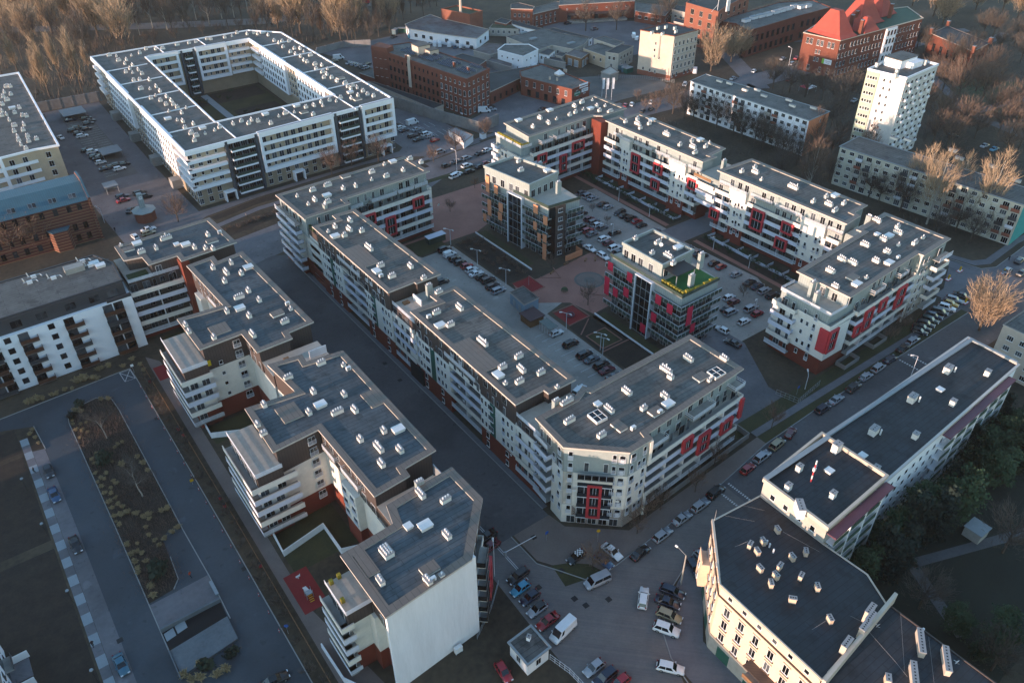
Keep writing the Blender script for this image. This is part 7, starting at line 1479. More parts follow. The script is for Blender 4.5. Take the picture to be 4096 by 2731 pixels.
cars('in the yard at the foot of the brick factory', 'cars at the foot of the brick factory', '10,2045,992,-30,white,v 10,2110,977,-30,silver,s', True)
cars('in the yards behind the factory', 'cars in the yards behind the factory', '10,2262,272,30,white,v 20,500,207,0,black,e 20,740,258,0,grey,u 20,1195,172,30,white,v 20,1090,325,50,white,v 20,1122,347,30,white,w 20,205,600,20,white,v 20,270,975,20,black,s', True)
cars('on the tree-lined street by the gravel lot', 'cars on the tree-lined street', '20,1015,942,35,red,s 20,1075,932,35,white,h 20,1245,912,35,white,h 20,1640,638,40,white,v 20,1550,752,35,white,m 20,1170,992,30,black,h 20,1245,970,30,dark,h', True)
cars('near the red-roofed school', 'cars near the red-roofed school', '20,2170,635,20,white,h 30,135,525,10,silver,s 30,255,517,20,red,s 30,220,567,10,silver,e 30,190,712,10,red,h 20,1985,700,10,silver,s 30,635,902,10,dark,e 30,775,897,10,silver,s', True)
cars('among the trees around the tower block', 'cars around the tower block', '30,520,1277,-30,silver,s 30,1660,1217,-30,dark,e 30,1560,1102,0,red,s 30,1945,1302,0,silver,s 30,2030,1332,0,cyan,s 31,2150,850,5,silver,h 31,2255,762,5,dark,e 31,2275,872,5,black,s', True)
mc = bpy.data.materials.new('checker_roof'); mc.use_nodes = True; n = mc.node_tree; ck = n.nodes.new('ShaderNodeTexChecker'); tc = n.nodes.new('ShaderNodeTexCoord'); ck.inputs['Scale'].default_value = 3.2; ck.inputs['Color1'].default_value = (.75, .75, .75, 1); ck.inputs['Color2'].default_value = (.01, .01, .01, 1)
n.links.new(tc.outputs['Object'], ck.inputs['Vector']); n.links.new(ck.outputs[0], n.nodes['Principled BSDF'].inputs['Base Color']); n.nodes['Principled BSDF'].inputs['Roughness'].default_value = .35
for o in list(scene.objects):
    lb = o.get('label', '')
    for key, mm_, new in (('black hatchback on the pavement', mc, 'black hatchback with a black and white checkered roof on the pavement'), ('silver hatchback beside the white gable', paint('black'), 'silver hatchback with a black roof beside the white gable block')):
        if lb.startswith(key):
            o['label'] = new
            for ch in o.children:
                if ch.name.startswith('roof'): lkp(ch, 0, mm_)
# ------------------------------------------------------------------ trees and plants
m_bark = mat('grey_bark', '4a4038', .95, .3, 1.5); m_birch = mat('pale_bark', '9a948a', .9, .3, 2.0)
m_twigg = mat('golden_twigs', '97826a', .9, .3, .6, rand=.3); m_twigb = mat('brown_twigs', '544b44', .95, .3, .6, rand=.3); m_twigl = mat('light_brown_twigs', '85786a', .95, .3, .6, rand=.3); m_twigr = mat('reddish_twigs', '68564b', .95, .3, .6, rand=.3)
m_ever = mat('evergreen_leaf', '31432a', .9, .5, .9, rand=.3); m_shr = mat('dark_shrub_leaf', '252f20', .9, .5, .9, rand=.3); m_fir = mat('conifer_needles', '1b2a22', .9, .5, .9, rand=.3); m_tuft = mat('dry_grass_tuft', '8d7a58', .95, .35, 2.0, rand=.4)
def branchy(seed, h, spread, up, levels, nb, tw, trunk_r=.22, twn=6, first=.3):
    """bare winter tree: tapered trunk and limbs in one mesh, a haze of thin twigs in another"""
    rr = random.Random(seed); T, Cw = MB(), MB()
    def rv(s): return Vector((rr.gauss(0, s), rr.gauss(0, s), rr.gauss(0, s*.6)))
    def twigs(p, d, L, n):
        for _ in range(n):
            dd = (d*.6+rv(.55)+Vector((0, 0, up*.5))).normalized(); l = L*rr.uniform(.5, 1.1); s = dd.orthogonal().normalized()*tw; a = rr.random()*6.28; s.rotate(Matrix.Rotation(a, 3, dd)); q = p+dd*l
            Cw.face([p-s, p+s, q]); 
            for k in (.35, .6, .8):
                d2 = (dd+rv(.6)).normalized(); p2 = p+dd*l*k; s2 = d2.orthogonal().normalized()*tw*.8; Cw.face([p2-s2, p2+s2, p2+d2*l*.5])
    def grow(p, d, L, r, lv):
        segs = 3; q = p
        for k in range(segs):
            d = (d+rv(.12)+Vector((0, 0, up*.08))).normalized(); e2 = q+d*L/segs; r2 = r*(1-.28)
            T.tube(q, e2, r, r2, n=5 if lv < 2 else 3, cap=False); 
            if lv < levels and (k > 0 or lv > 0):
                for _ in range(nb):
                    dd = (d*(.55+up*.4)+rv(spread)).normalized()
                    if dd.z < -.2: dd.z *= -.5
                    grow(q+(e2-q)*rr.random(), dd, L*rr.uniform(.45, .68), r2*.55, lv+1)
            if lv >= levels-1: twigs(e2, d, L*.7, twn)
            q, r = e2, r2
    base = Vector((0, 0, h*first)); T.tube((0, 0, -.2), base, trunk_r*1.25, trunk_r, n=7, cap=False)
    grow(base, Vector((0, 0, 1)), h*(1-first)*.72, trunk_r, 0)
    return T.mesh('trunk', [m_bark]), Cw.mesh('crown', [m_twigb])
def leafy(seed, h, r, conic, m, n=900):
    rr = random.Random(seed); T, Cw = MB(), MB(); T.tube((0, 0, -.2), (0, 0, h*.5), .25, .12, n=6, cap=False); cl = []
    for _ in range(26):
        z = h*rr.uniform(.15, .97); k = (1-z/h)*1.05+.05 if conic else math.sqrt(max(.05, 1-((z/h-.55)/.5)**2)); a = rr.random()*6.28; d = r*k*rr.uniform(.4, 1); cl.append(Vector((d*math.cos(a), d*math.sin(a), z)))
    for _ in range(n):
        c = rr.choice(cl); p = c+Vector((rr.gauss(0, r*.2), rr.gauss(0, r*.2), rr.gauss(0, h*.045))); s = rr.uniform(.16, .34); u = Vector((rr.gauss(0, 1), rr.gauss(0, 1), rr.gauss(0, .6))).normalized(); v = u.orthogonal().normalized(); Cw.face([p-u*s-v*s*.6, p+u*s-v*s*.6, p+u*s+v*s*.6, p-u*s+v*s*.6])
    return T.mesh('trunk', [m_bark]), Cw.mesh('crown', [m])
def brush(seed, h, rad, shape, lean, n, L0=.2, w=.055, tr=.2, limbs=9, z0=.1):
    """bare winter crown: limbs sweep up from the trunk, hundreds of fine twigs follow them"""
    rr = random.Random(seed); T, Cw = MB(), MB(); T.tube((0, 0, -.2), (0, 0, h*.45), tr, tr*.6, n=6, cap=False); T.tube((0, 0, h*.45), (rr.gauss(0, .2), rr.gauss(0, .2), h*.9), tr*.6, .03, n=5, cap=False)
    lb = []
    for k in range(limbs):
        a = 6.283*(k+rr.random()*.7)/limbs*1.618; za = h*rr.uniform(z0+.05, .5); zb = min(h*.96, za+h*rr.uniform(.25, .5)); rb = rad*shape(zb/h)*rr.uniform(.5, .95)
        p0 = Vector((0, 0, za)); p2 = Vector((rb*math.cos(a), rb*math.sin(a), zb)); p1 = (p0+p2)/2+Vector((math.cos(a), math.sin(a), -.5))*rb*.2
        T.tube(p0, p1, tr*.42, tr*.25, n=4, cap=False); T.tube(p1, p2, tr*.25, .02, n=3, cap=False); lb.append((p0, p1, p2))
    for k in range(n):
        if rr.random() < .75:
            p0, p1, p2 = rr.choice(lb); t = rr.uniform(.25, 1.05); q = (p0+(p1-p0)*t*2) if t < .5 else p1+(p2-p1)*(t-.5)*2
            q = q+Vector((rr.gauss(0, rad*.10), rr.gauss(0, rad*.10), rr.gauss(0, h*.03)))
        else:
            t = rr.uniform(z0+.08, .97); a = rr.random()*6.283; r_ = rad*shape(t)*math.sqrt(rr.random()); q = Vector((r_*math.cos(a), r_*math.sin(a), t*h))
        if q.z < h*z0: continue
        out = Vector((q.x, q.y, 0))/max(.3, rad); d = (out*lean+Vector((rr.gauss(0, .28), rr.gauss(0, .28), 1.0+rr.gauss(0, .2)))).normalized(); l = h*L0*rr.uniform(.45, 1.1); sd = d.orthogonal().normalized(); sd.rotate(Matrix.Rotation(rr.random()*6.28, 3, d)); sd *= w*rr.uniform(.6, 1.2)
        Cw.face([q-sd, q+sd, q+d*l])
        for k2 in (.3, .6):
            d2 = (d+Vector((rr.gauss(0, .5), rr.gauss(0, .5), rr.gauss(0, .35)))).normalized(); e2 = q+d*l*k2; Cw.face([e2-sd*.7, e2+sd*.7, e2+d2*l*.55])
    return T.mesh('trunk', [m_bark]), Cw.mesh('crown', [m_twigb])
egg = lambda t: max(.12, math.sin(math.pi*min(1, (t*.93+.07))**1.1)); spin = lambda t: max(.1, (1-t)**.6*min(1, t*4)); dome = lambda t: math.sqrt(max(.05, 1-((t-.55)/.48)**2)); vase = lambda t: .25+.8*t if t < .85 else .93-(t-.85)*3
TREES = {
 'poplar': [brush(s, 14, 2.3, spin, .25, 700, .16, .05) for s in (1, 2, 3)],
 'broad': [brush(s, 9.5, 4.3, dome, 1.0, 900, .16, .038, .24, 14, .2) for s in (4, 5, 6)],
 'fan': [brush(s, 11.5, 4.9, vase, .75, 1700, .17, .05, .25, 16, .08) for s in (7, 8, 9)],
 'birch': [brush(s, 12, 2.9, egg, .6, 800, .15, .035, .15, 10, .18) for s in (10, 11, 12)],
 'small': [brush(s, 5.5, 2.1, dome, .8, 330, .2, .035, .1, 9, .15) for s in (13, 14)],
 'bush': [brush(s, 1.9, 1.4, dome, 1.0, 210, .42, .04, .05, 7, .0) for s in (15, 16)],
 'oldbirch': [branchy(s, 11, .55, .45, 3, 2, .03, .2, 2, .1) for s in (17, 18)],
 'evergreen': [leafy(21, 11, 3.8, False, m_ever, 2600)], 'conifer': [leafy(22, 12, 3.0, True, m_fir, 2200)], 'shrub': [leafy(23, 1.8, 1.2, False, m_shr, 260)],
}
def tree(kind, x, y, sc, label, group=None, tw=None, bark=None, z=0, cat='tree'):
    if cat == 'tree' and kind not in ('evergreen', 'conifer'): sc *= 1.75 if y > 380 else 1.5 if x > 200 and kind != 'small' else 1.2
    tm, cm = R.choice(TREES[kind]); nm = {'poplar': 'poplar_tree', 'birch': 'birch_tree', 'oldbirch': 'birch_tree', 'evergreen': 'evergreen_tree', 'conifer': 'conifer_tree', 'bush': 'bare_bush', 'shrub': 'evergreen_shrub'}.get(kind, 'bare_tree')
    root = bpy.data.objects.new(nm, None); COL.objects.link(root); root.location = (x, y, z); root.rotation_euler = (0, 0, R.random()*6.28); root.scale = (sc, sc, sc*R.uniform(.92, 1.1)); tagset(root, label, cat, group)
    o = link('trunk', tm, root)
    if bark: lkp(o, 0, bark)
    o = link('crown', cm, root)
    if tw: lkp(o, 0, tw)
    return root
def place(kind, spec, label, group, tw=None, bark=None, cat='tree'):
    """label is completed with what tells each tree apart: size rank by position in the picture"""
    L = [q.split(',') for q in spec.split()]; L.sort(key=lambda q: OX[int(q[0][0])]+float(q[1])*K)
    for i, q in enumerate(L):
        x, y = g(q[0], float(q[1]), float(q[2])); lab = label if len(L) == 1 else (f'{ORD[i]} from the left of the ' if i < 12 else f'number {i+1} from the left of the ')+label
        tree(kind, x, y, float(q[3]), lab, group if len(L) > 1 else None, tw, bark, cat=cat)
# wood beyond the railway wall (positions are the feet of the trunks)
place('poplar', '00,450,870,1.0 00,560,760,.95 00,740,820,1.15 00,160,650,.8 00,20,680,.9 00,390,830,.75 00,800,640,.6', 'tall golden poplars behind the concrete wall of the wood', 'golden poplars behind the wall', m_twigg)
place('fan', '00,880,330,1.25 00,1010,340,1.1 00,1110,400,1.2 00,640,210,1.0 00,470,300,1.15 00,290,380,1.0 00,100,330,1.0', 'broad sunlit trees in the wood behind the white building', 'broad sunlit trees of the wood', m_twigg)
place('birch', '00,760,410,.9 00,1255,320,.8 00,1370,250,1.0 00,1500,270,1.0 00,1640,200,.9 00,1760,180,1.0 00,1880,230,.9 00,1990,170,1.0 00,2100,160,.9 00,2220,100,1.0 00,1200,210,.9 00,1060,230,.9', 'pale birches on the dark slope of the wood', 'birches of the wood', m_twigr, m_birch)
place('fan', '10,60,190,.9 10,200,260,.9 10,400,300,1.35 10,760,360,1.15 10,860,340,1.25 10,560,60,.8 10,1130,150,.9 10,1180,250,1.0', 'large golden bare trees along the dirt road', 'golden trees along the dirt road', m_twigg)
place('poplar', '10,960,320,.7 10,1010,300,.7 10,1080,280,.65 10,1260,200,.7 10,1320,180,.6 10,1440,60,.8 10,1560,70,.7 10,680,330,.8 10,590,330,.7', 'slim bare trees behind the workshop yards', 'slim trees behind the yards', m_twigr)
place('small', '00,870,480,.8 00,1580,380,.9 00,1820,320,.7 00,1960,300,.6 00,1100,440,.6 00,1390,370,.7 00,1310,390,.6 00,640,760,.9 00,330,760,.9 00,2150,280,.8', 'reddish young trees at the foot of the wood', 'young reddish trees', m_twigr)
# more of the wood: browner, farther back
place('fan', '00,60,150,1.1 00,180,190,1.2 00,330,130,1.1 00,430,110,1.3 00,560,90,1.2 00,700,150,1.2 00,830,130,1.5 00,920,200,1.4 00,1060,110,1.5 00,1180,130,1.2 00,1290,90,1.3 00,1400,120,1.2 00,1550,70,1.2', 'tall hazy trees deep in the wood', 'hazy trees deep in the wood', m_twigg)
place('birch', '00,30,560,.9 00,110,480,1 00,210,560,1 00,330,470,1 00,560,420,1 00,660,520,1 00,700,640,.9 00,770,560,1 00,840,520,.9 00,60,250,1 00,1560,330,1 00,1700,300,1 00,2040,240,1 00,2170,190,1.1 00,1930,120,1 00,1790,90,1 00,2060,70,1 00,2230,60,1', 'brown trees of the wood edge', 'brown trees of the wood edge', m_twigb)
place('birch', '10,20,330,.8 10,110,300,.9 10,330,330,.9 10,520,340,1 10,650,300,1 10,900,400,.9 10,830,420,.9 10,1020,400,.8 10,1100,330,.8 10,1200,300,.7 10,480,200,.9 10,700,180,1 10,820,170,1 10,940,190,1 10,1080,130,1 10,1220,90,1 10,1390,120,.9 10,1500,150,.9 10,1620,60,1 10,310,70,1', 'grey brown trees between dirt road and yards', 'grey brown trees by the dirt road', m_twigb)
# scrub mass of the wood
rr = random.Random(5); mb = MB()
def scrub(x, y, h0, h1, n=6, w=.11):
    for _k in range(n):
        h = rr.uniform(h0, h1); a = rr.random()*6.28; l = rr.uniform(.1, .5); d = Vector((math.cos(a)*h*l, math.sin(a)*h*l, h)); p = Vector((x+rr.gauss(0, .9), y+rr.gauss(0, .9), 0)); s = Vector((-math.sin(a), math.cos(a), 0))*w; mb.face([p-s, p+s, p+d])
for _ in range(5200):
    x = rr.uniform(-80, 330); y = 390+230*rr.random()**1.2
    if y < 391+max(0, x-60)*.06+max(0, x-140)*.3: continue
    if math.sin(x*.11+y*.05)+math.sin(y*.13-x*.04)+rr.gauss(0, .5) < -.2: continue
    scrub(x, y, .8, 4.2)
struct('undergrowth', mb, [m_twigb], 'stuff')
mb = MB()
for _ in range(9000):
    x, y = rr.uniform(200, 480), rr.uniform(86, 330)
    if 251 < x < 270 and 160 < y < 226: continue
    if 242 < x < 263 and 83 < y < 147: continue
    if 267 < x < 297 and 140 < y < 160: continue
    ok = (205 < x < 250 and 100 < y < 228) or (x > 262 and y < 165) or (x > 270 and y < 222 and y < 232-.0*x) 
    if not ok or math.sin(x*.17)+math.sin(y*.19+x*.05)+rr.gauss(0, .6) < -.1: continue
    scrub(x, y, .4, 2.0, 4, .08)
struct('park_scrub', mb, [m_twigb], 'stuff')
mb = MB()
for _ in range(3600):
    x, y = rr.uniform(-1.1, 9.0), rr.uniform(112, 176)
    if x > 5 and y < 127 or (x-3.8)**2+(y-172)**2 > 26 and y > 172: continue
    if math.sin(x*1.1+y*.4)+math.sin(y*.5)+rr.gauss(0, .6) > -.9: scrub(x, y, .25, .95, 5, .04)
struct('ground_cover', mb, [m_twigr], 'stuff')
place('broad', '20,1540,1060,.8 20,1620,1090,.8 20,1830,1150,.9 20,1980,1200,.9 20,2050,1280,.8 20,2170,1290,.9 20,2260,1260,.8 20,1440,1020,.8', 'dark trees in the gap behind the east row', 'dark trees in the gap behind the east row', m_twigb)
place('broad', '30,120,1400,.9 30,250,1480,.8 30,420,1440,.9 30,560,1400,.9 30,640,1300,.8 30,560,1150,.9 30,620,1060,.8 30,120,1500,.8', 'dark trees between the two slab blocks', 'dark trees between the slab blocks', m_twigb)
place('broad', '31,1180,330,.9 31,1100,230,.8 31,1540,380,.9 31,1720,430,1 31,2010,560,.8 31,1800,620,.7 31,1680,500,.8 31,1500,560,.7 31,2180,480,.9', 'dark trees on the lawn before the yellowish slab block', 'dark trees before the yellowish slab', m_twigb)
place('broad', '30,1450,750,.9 30,1560,820,1 30,1620,1050,.9 30,1990,1080,1 30,2150,1060,1 30,2260,930,.9 30,1470,1300,.9 30,1600,1330,.9 30,1850,1240,.9 30,2120,1380,.9 30,2250,1330,.9 30,1990,700,1.0 30,1860,820,1.0', 'rust tinted park trees behind the tower', 'rust tinted park trees', m_twigr)
# park and street trees on the right
place('fan', '20,1780,640,1.1 20,1960,560,1.0 20,2040,520,.9', 'golden bare trees beside the tall cream tenement', 'golden trees beside the cream tenement', m_twigg)
place('small', '20,1120,900,.8 20,1190,1000,.9 20,1265,940,.9 20,1290,1010,1.0 20,1330,930,.9 20,1400,900,1.0 20,1460,880,1.0 20,1520,930,.9 20,1560,860,1.0', 'rusty street trees by the gravel lot', 'rusty street trees', m_twigr)
place('broad', '20,1665,1000,.6 20,1900,1110,.7 20,2110,1200,.65 20,1770,1060,.5 20,2200,1190,.55 30,60,1330,.6 30,20,1290,.55', 'dark bare trees before the first slab block', 'bare trees before the first slab block', m_twigl)
place('birch', '30,385,1340,.9 30,840,1530,1.0 31,350,190,1.1', 'pale trunked trees beside the slab block ends', 'pale trees beside the slab ends', m_twigr, m_birch)
place('birch', '31,1230,270,1.0 31,1330,280,1.15 31,1420,440,1.5 31,1650,300,1.0 31,1890,490,1.4', 'tall pale trees before the yellowish slab block', 'pale trees before the yellowish slab', m_twigg, m_birch)
place('fan', '31,1890,1390,1.15', 'big glowing golden bush tree at the end of the long street', None, m_twigg)
place('broad', '30,40,800,.9 30,190,830,.9 30,330,870,.9 30,480,900,.9 30,600,980,.9 30,700,930,1.0 30,20,700,.7', 'dark street trees below the red-roofed school', 'dark street trees below the school', m_twigb)
place('broad', '30,1690,910,1.25 30,1900,950,1.25 30,1500,1180,1.1 30,1690,1230,1.0 30,1780,1120,.9 30,2060,1210,.9 30,2200,1190,1.0 30,1400,1010,.9', 'spreading park trees right of the tower block', 'spreading trees of the park', m_twigr)
place('broad', '30,1400,470,.9 30,1330,440,.9 30,1620,610,1.0 30,1750,620,1.0 30,1830,520,.8 30,1920,330,1.0 30,2010,340,1.0 30,2060,480,.9 30,2200,420,1.0 30,2260,560,1.0', 'bare trees round the brick hall in the park', 'bare trees round the brick hall', m_twigb)
place('fan', '30,1560,230,1.2 30,1480,150,1.2 30,1700,60,1.0 30,2100,100,1.2 30,2230,180,1.3 30,1860,90,1.0 30,1290,60,.9', 'tall golden trees at the top right corner', 'golden trees at the top right', m_twigg)
place('broad', '31,100,40,.7 31,540,60,.8 31,900,200,.8 31,990,240,.7 31,780,120,.8 20,2240,1350,.8', 'low dark trees behind the roofs of the east row', 'dark trees behind the east row', m_twigb)
place('broad', '20,660,280,1.1 20,935,270,1.0 20,1380,190,1.0 20,1290,250,.8', 'bare yard trees before the loading warehouse', 'bare yard trees', m_twigb)
place('broad', '01,1600,420,.8 10,680,1560,.9 10,860,1490,.9 10,1100,1450,.9 10,1590,1450,.6 10,1790,1370,.8 10,2050,1240,.7', 'bare trees on the verge before the white courtyard building', 'trees on the verge before the white building', m_twigr)
place('broad', '01,330,690,1.25 01,170,760,1.2 01,50,740,1.1', 'rust brown trees before the striped brick house', 'rust brown trees by the brick house', m_twigr)
place('small', '22,1640,1270,.9 22,1810,1040,1.0 22,1900,860,.8 22,1200,1500,1.0 22,1330,1430,.9 23,830,520,.7 23,720,545,1.1 23,1120,230,.9 32,30,700,1.0 31,1180,1400,.9 31,1080,1500,.8', 'bare pavement trees around the corner block', 'pavement trees around the corner block', m_twigr)
place('small', '21,680,1165,1.0 21,350,840,.7 21,850,440,.5 21,720,330,.5 21,2070,1090,.7 11,1960,120,.6 11,1740,330,.8', 'bare trees of the court', 'bare trees of the court', m_twigr)
place('oldbirch', '02,960,790,.6 02,1280,1310,.65', 'pale leafless birches lying against the dark shrub island', 'birches of the shrub island', m_twigb, m_birch)
place('evergreen', '32,1640,1500,1.0', 'round evergreen tree behind the long slab block', None)
place('conifer', '33,960,560,1.0 33,1230,270,1.1 32,1900,900,.8 32,1750,1020,.9 32,2050,700,.8', 'dark conifers in the garden behind the slab block', 'dark conifers of the back garden')
place('evergreen', '32,2250,900,.9 33,1420,60,.8 33,2050,1200,.7 33,1900,1350,.6 33,1650,1100,.6', 'dark evergreen crowns of the back garden', 'evergreens of the back garden')
place('broad', '33,1350,900,.9 33,2100,400,1.0 33,2000,1450,.8', 'brown bare crowns of the back garden', 'bare crowns of the back garden', m_twigb)
place('evergreen', '33,1120,330,.8 33,1000,380,.8 33,830,610,.7 33,1330,150,.9 33,1520,120,.8 32,1730,1230,.9 32,1850,1120,.9 32,1960,1010,.9 32,2080,900,.9 32,2180,800,.8 32,2000,1200,.9 32,2150,1100,.9', 'dark green trees close behind the long slab block', 'dark green trees behind the slab block')
place('conifer', '32,1560,1330,.8 32,2200,1000,.9 33,1050,620,.9 33,1180,480,.9 33,1330,380,1.0 33,1480,250,1.0', 'pointed firs in the back garden beyond the slab block', 'pointed firs of the back garden')
# planted strips
def bushes(kind, pts_, label, group, sc=(.7, 1.1), tw=None, cat='bush'):
    pts_ = sorted(pts_, key=lambda p: p[0]*.81-p[1]*.59); n = len(pts_)
    for i, (x, y) in enumerate(pts_): tree(kind, x, y, R.uniform(*sc), label, group, tw, cat=cat)
bushes('bush', [(R.uniform(176.8, 181.2), y) for y in [100.5+1.55*k for k in range(28)]]+[(R.uniform(176.8, 181.2), 156.5+1.6*k) for k in range(29)], 'brownish bush of the hedge strip before the east row', 'bushes of the hedge strip', (.7, 1.0), m_ever)
bushes('bush', [(R.uniform(114.8, 122.6), R.uniform(160, 186.5)) for k in range(46)], 'brown bare bush in the big court bed by the orange-panelled block', 'bushes of the big court bed', (.4, .7), m_twigr)
bushes('bush', [(R.uniform(116.5, 119), 30+3.0*0+R.uniform(0, 1)) for k in range(0)]+[(17.2+R.uniform(-.7, .9), 62+3.2*k) for k in range(37)], 'brown bush in the hedge along the left drive', 'bushes along the left drive', (.6, 1.0), m_twigb)
bushes('bush', [(60+2.2*k, 238+.11*2.2*k+R.uniform(-1, 1)) for k in range(34)], 'low brown bush on the verge before the white building', 'bushes on the verge', (.5, .9), m_twigb)
bushes('bush', [(R.uniform(80, 119), R.choice((R.uniform(353, 364), R.uniform(305, 315), R.uniform(324, 339)))) for k in range(24)], 'low bush in the beds inside the white courtyard building', 'bushes inside the white courtyard', (.7, 1.1), m_ever)
# dry grass tufts on the shrub island
def tuftm(seed, n=90):
    rr = random.Random(seed); mb = MB()
    for _ in range(n):
        a = rr.random()*6.28; t = abs(rr.gauss(0, .5)); d = Vector((math.cos(a)*t, math.sin(a)*t, 1)).normalized()*rr.uniform(.6, 1.1); s = Vector((-math.sin(a), math.cos(a), 0))*.05; p = Vector((rr.gauss(0, .1), rr.gauss(0, .1), 0)); q = p+d*.7; e2 = q+Vector((d.x*.45, d.y*.45, -.05)); mb.face([p-s, p+s, q+s*1.4, q-s*1.4]); mb.face([q-s*1.4, q+s*1.4, e2])
    return mb.mesh('grass_tuft', [m_tuft])
TM = [tuftm(s) for s in (1, 2, 3)]
def tufts(L, label, group):
    for (t, x, y, s) in L:
        w = g(t, x, y); o = link('grass_tuft', R.choice(TM), None, Matrix.Translation((*w, .05)) @ Matrix.Rotation(R.random()*6.28, 4, 'Z') @ Matrix.Diagonal((s, s, s, 1))); tagset(o, label, 'ornamental grass', group)
L2 = [('02', x, y, s) for x, y, s in ((910,450,1.2),(975,445,1.2),(690,550,1.6),(730,560,1.3),(650,640,.8),(660,670,.8),(730,670,.9),(775,655,.8),(690,720,1),(740,730,1.1),(790,740,.8),(720,790,.7),(870,935,1),(830,990,1),(850,1020,.8),(1010,1010,.8),(1100,1040,1.7),(1240,965,1.2),(1290,1020,1.3),(1330,1090,1.1),(1060,850,.9),(1100,830,.9),(1030,880,.9),(860,1110,.9),(910,1155,1),(960,1110,1),(940,1160,.8),(880,1190,.8),(915,1230,1.1),(1020,1180,1),(1050,1200,1),(1000,1240,.9),(940,1290,1.1),(1000,1290,1),(1040,1330,.9),(980,1370,1.2),(1060,1390,1),(1010,1420,1),(1100,1410,1),(1040,1490,.8),(1090,1480,1.2),(1140,1460,1.1),(1220,1470,1.1),(1280,1500,1),(1330,1480,1.1),(1450,1450,1.2),(1500,1430,1.3),(1340,1520,1))]
L2 += [('03', x, y, s) for x, y, s in ((1080,70,1.2),(1150,45,1.2),(1230,60,1.1),(1300,90,1),(1350,60,1),(1025,80,1),(1075,155,1),(1045,130,.7),(1310,180,1),(1340,250,1),(1390,300,1),(1430,340,1),(1145,340,1.2),(1235,325,.8),(1190,420,1.3),(1240,400,1),(1275,415,1),(1215,490,1.2),(1310,485,1),(1240,550,1),(1245,590,1),(1360,715,1.3),(1375,795,1.4),(1480,280,1.1),(1550,225,1.1),(1600,180,1.2),(1655,1510,1.5),(1720,1550,1.4),(1800,1530,1.6),(1790,1400,1.3),(1945,1505,1.6),(2035,1455,1.6))]
tufts(L2, 'dry beige ornamental grass tuft on the dark shrub island of the left drive', 'grass tufts of the shrub island')
tufts([('02', x, y, s) for x, y, s in ((250,480,1.6),(290,470,1.8),(340,450,2),(385,445,1.4),(470,410,1.2),(510,400,1.3),(585,365,1.3),(650,355,1),(700,290,2.2),(760,270,2.4),(840,260,1.6),(880,265,1.3),(885,185,1.4),(980,150,1.6),(920,170,1.2),(1105,155,1.3),(1190,90,1.4),(300,720,1),(320,790,1),(270,760,1.1),(350,840,.9),(1260,140,1.2),(1290,190,1.2),(1310,230,1))], 'dry beige ornamental grass tuft below the white building with brown balconies', 'grass tufts below the brown balconies')
place('shrub', '02,720,510,.9 02,650,610,.9 02,940,1010,1.3 03,1425,590,1.4 03,1850,1430,1.0 03,2080,1320,.9', 'dark green shrubs among the grass tufts', 'dark shrubs among the tufts', None, None, 'bush')
# ------------------------------------------------------------------ street furniture, walls, playgrounds, people
def lamp(x, y, h, ang, label, group=None, double=False, pole=None):
    b = Bld('street_lamp', label, 'street lamp', (x, y), group); mb = MB(); mb.tube((x, y, 0), (x, y, h), .09, .06, n=6)
    b.part('pole', mb, [pole or m_rail])
    for k, a in enumerate((ang, ang+120) if double else (ang,)):
        c, s = math.cos(math.radians(a)), math.sin(math.radians(a)); mb = MB(); p = (x+c*1.2, y+s*1.2, h+.5); mb.tube((x, y, h), p, .05, n=5); b.part('arm', mb, [pole or m_rail])
        mb = MB(); q = (p[0]+c*.75, p[1]+s*.75, p[2]+.05); mb.tube(p, q, .17, .2, n=7); b.part('lamp_head', mb, [m_dish])
    return b.finish()
for (t, x, y, lab) in (('11',1745,625,'beside the glass bike shelter'),('11',1985,810,'behind the white cars in the court row'),('11',2240,985,'beside the blue transformer house'),('21',485,1385,'beside the round red play court'),('21',790,1568,'near the dark court garden corner'),('22',812,40,'near the maroon saloon of the court lane')): lamp(*g(t, x, y), 5.2, 150, 'white double-headed court lamp '+lab, 'court lamps', True)
for (t, x, y, lab) in (('21',635,395,'by the orange-panelled block car rows'),('21',900,555,'in the middle of the court car park'),('21',955,235,'on the hedge path before the east row'),('21',1228,375,'on the hedge path near the driveway'),('21',1800,670,'on the hedge path behind the red-panelled block'),('21',2120,835,'on the hedge path opposite the silver hatchback'),('21',2175,1235,'near the red-panelled block corner')): lamp(*g(t, x, y), 4.6, 200, 'small white lamp '+lab, 'small court lamps')
lamp(*g('13', 2138, 612), 8.0, 60, 'tall white street lamp beside the white gable block'); lamp(*g('10', 1802, 1565), 9, 120, 'tall white street lamp at the north entrance of the court'); lamp(*g('32', 1270, 262), 7, 150, 'white street lamp at the parapet of the long slab block'); lamp(*g('01', 938, 430), 5, 120, 'thin lamp on the kerb near the clock kiosk'); lamp(*g('32', 330, 350), 4, 45, 'white lamp in the fenced corner garden of the south-east wing'); lamp(*g('30', 185, 590), 8, 100, 'tall lamp on the street beside the red-roofed school')
b = Bld('street_lamp', 'concrete street lamp pole lit orange by the sun at the junction', 'street lamp', g('23', 1510, 690)); x, y = g('23', 1510, 690); mb = MB(); mb.tube((x, y, 0), (x, y, 8.5), .17, .11, n=8); b.part('pole', mb, [m_conc]); mb = MB(); mb.tube((x, y, 8.4), (x-.6, y+1.6, 9.6), .05, n=5); b.part('arm', mb, [m_metal]); mb = MB(); mb.tube((x-.6, y+1.6, 9.6), (x-.75, y+2.1, 9.7), .2, n=8); b.part('lamp_head', mb, [m_dish]); b.finish()
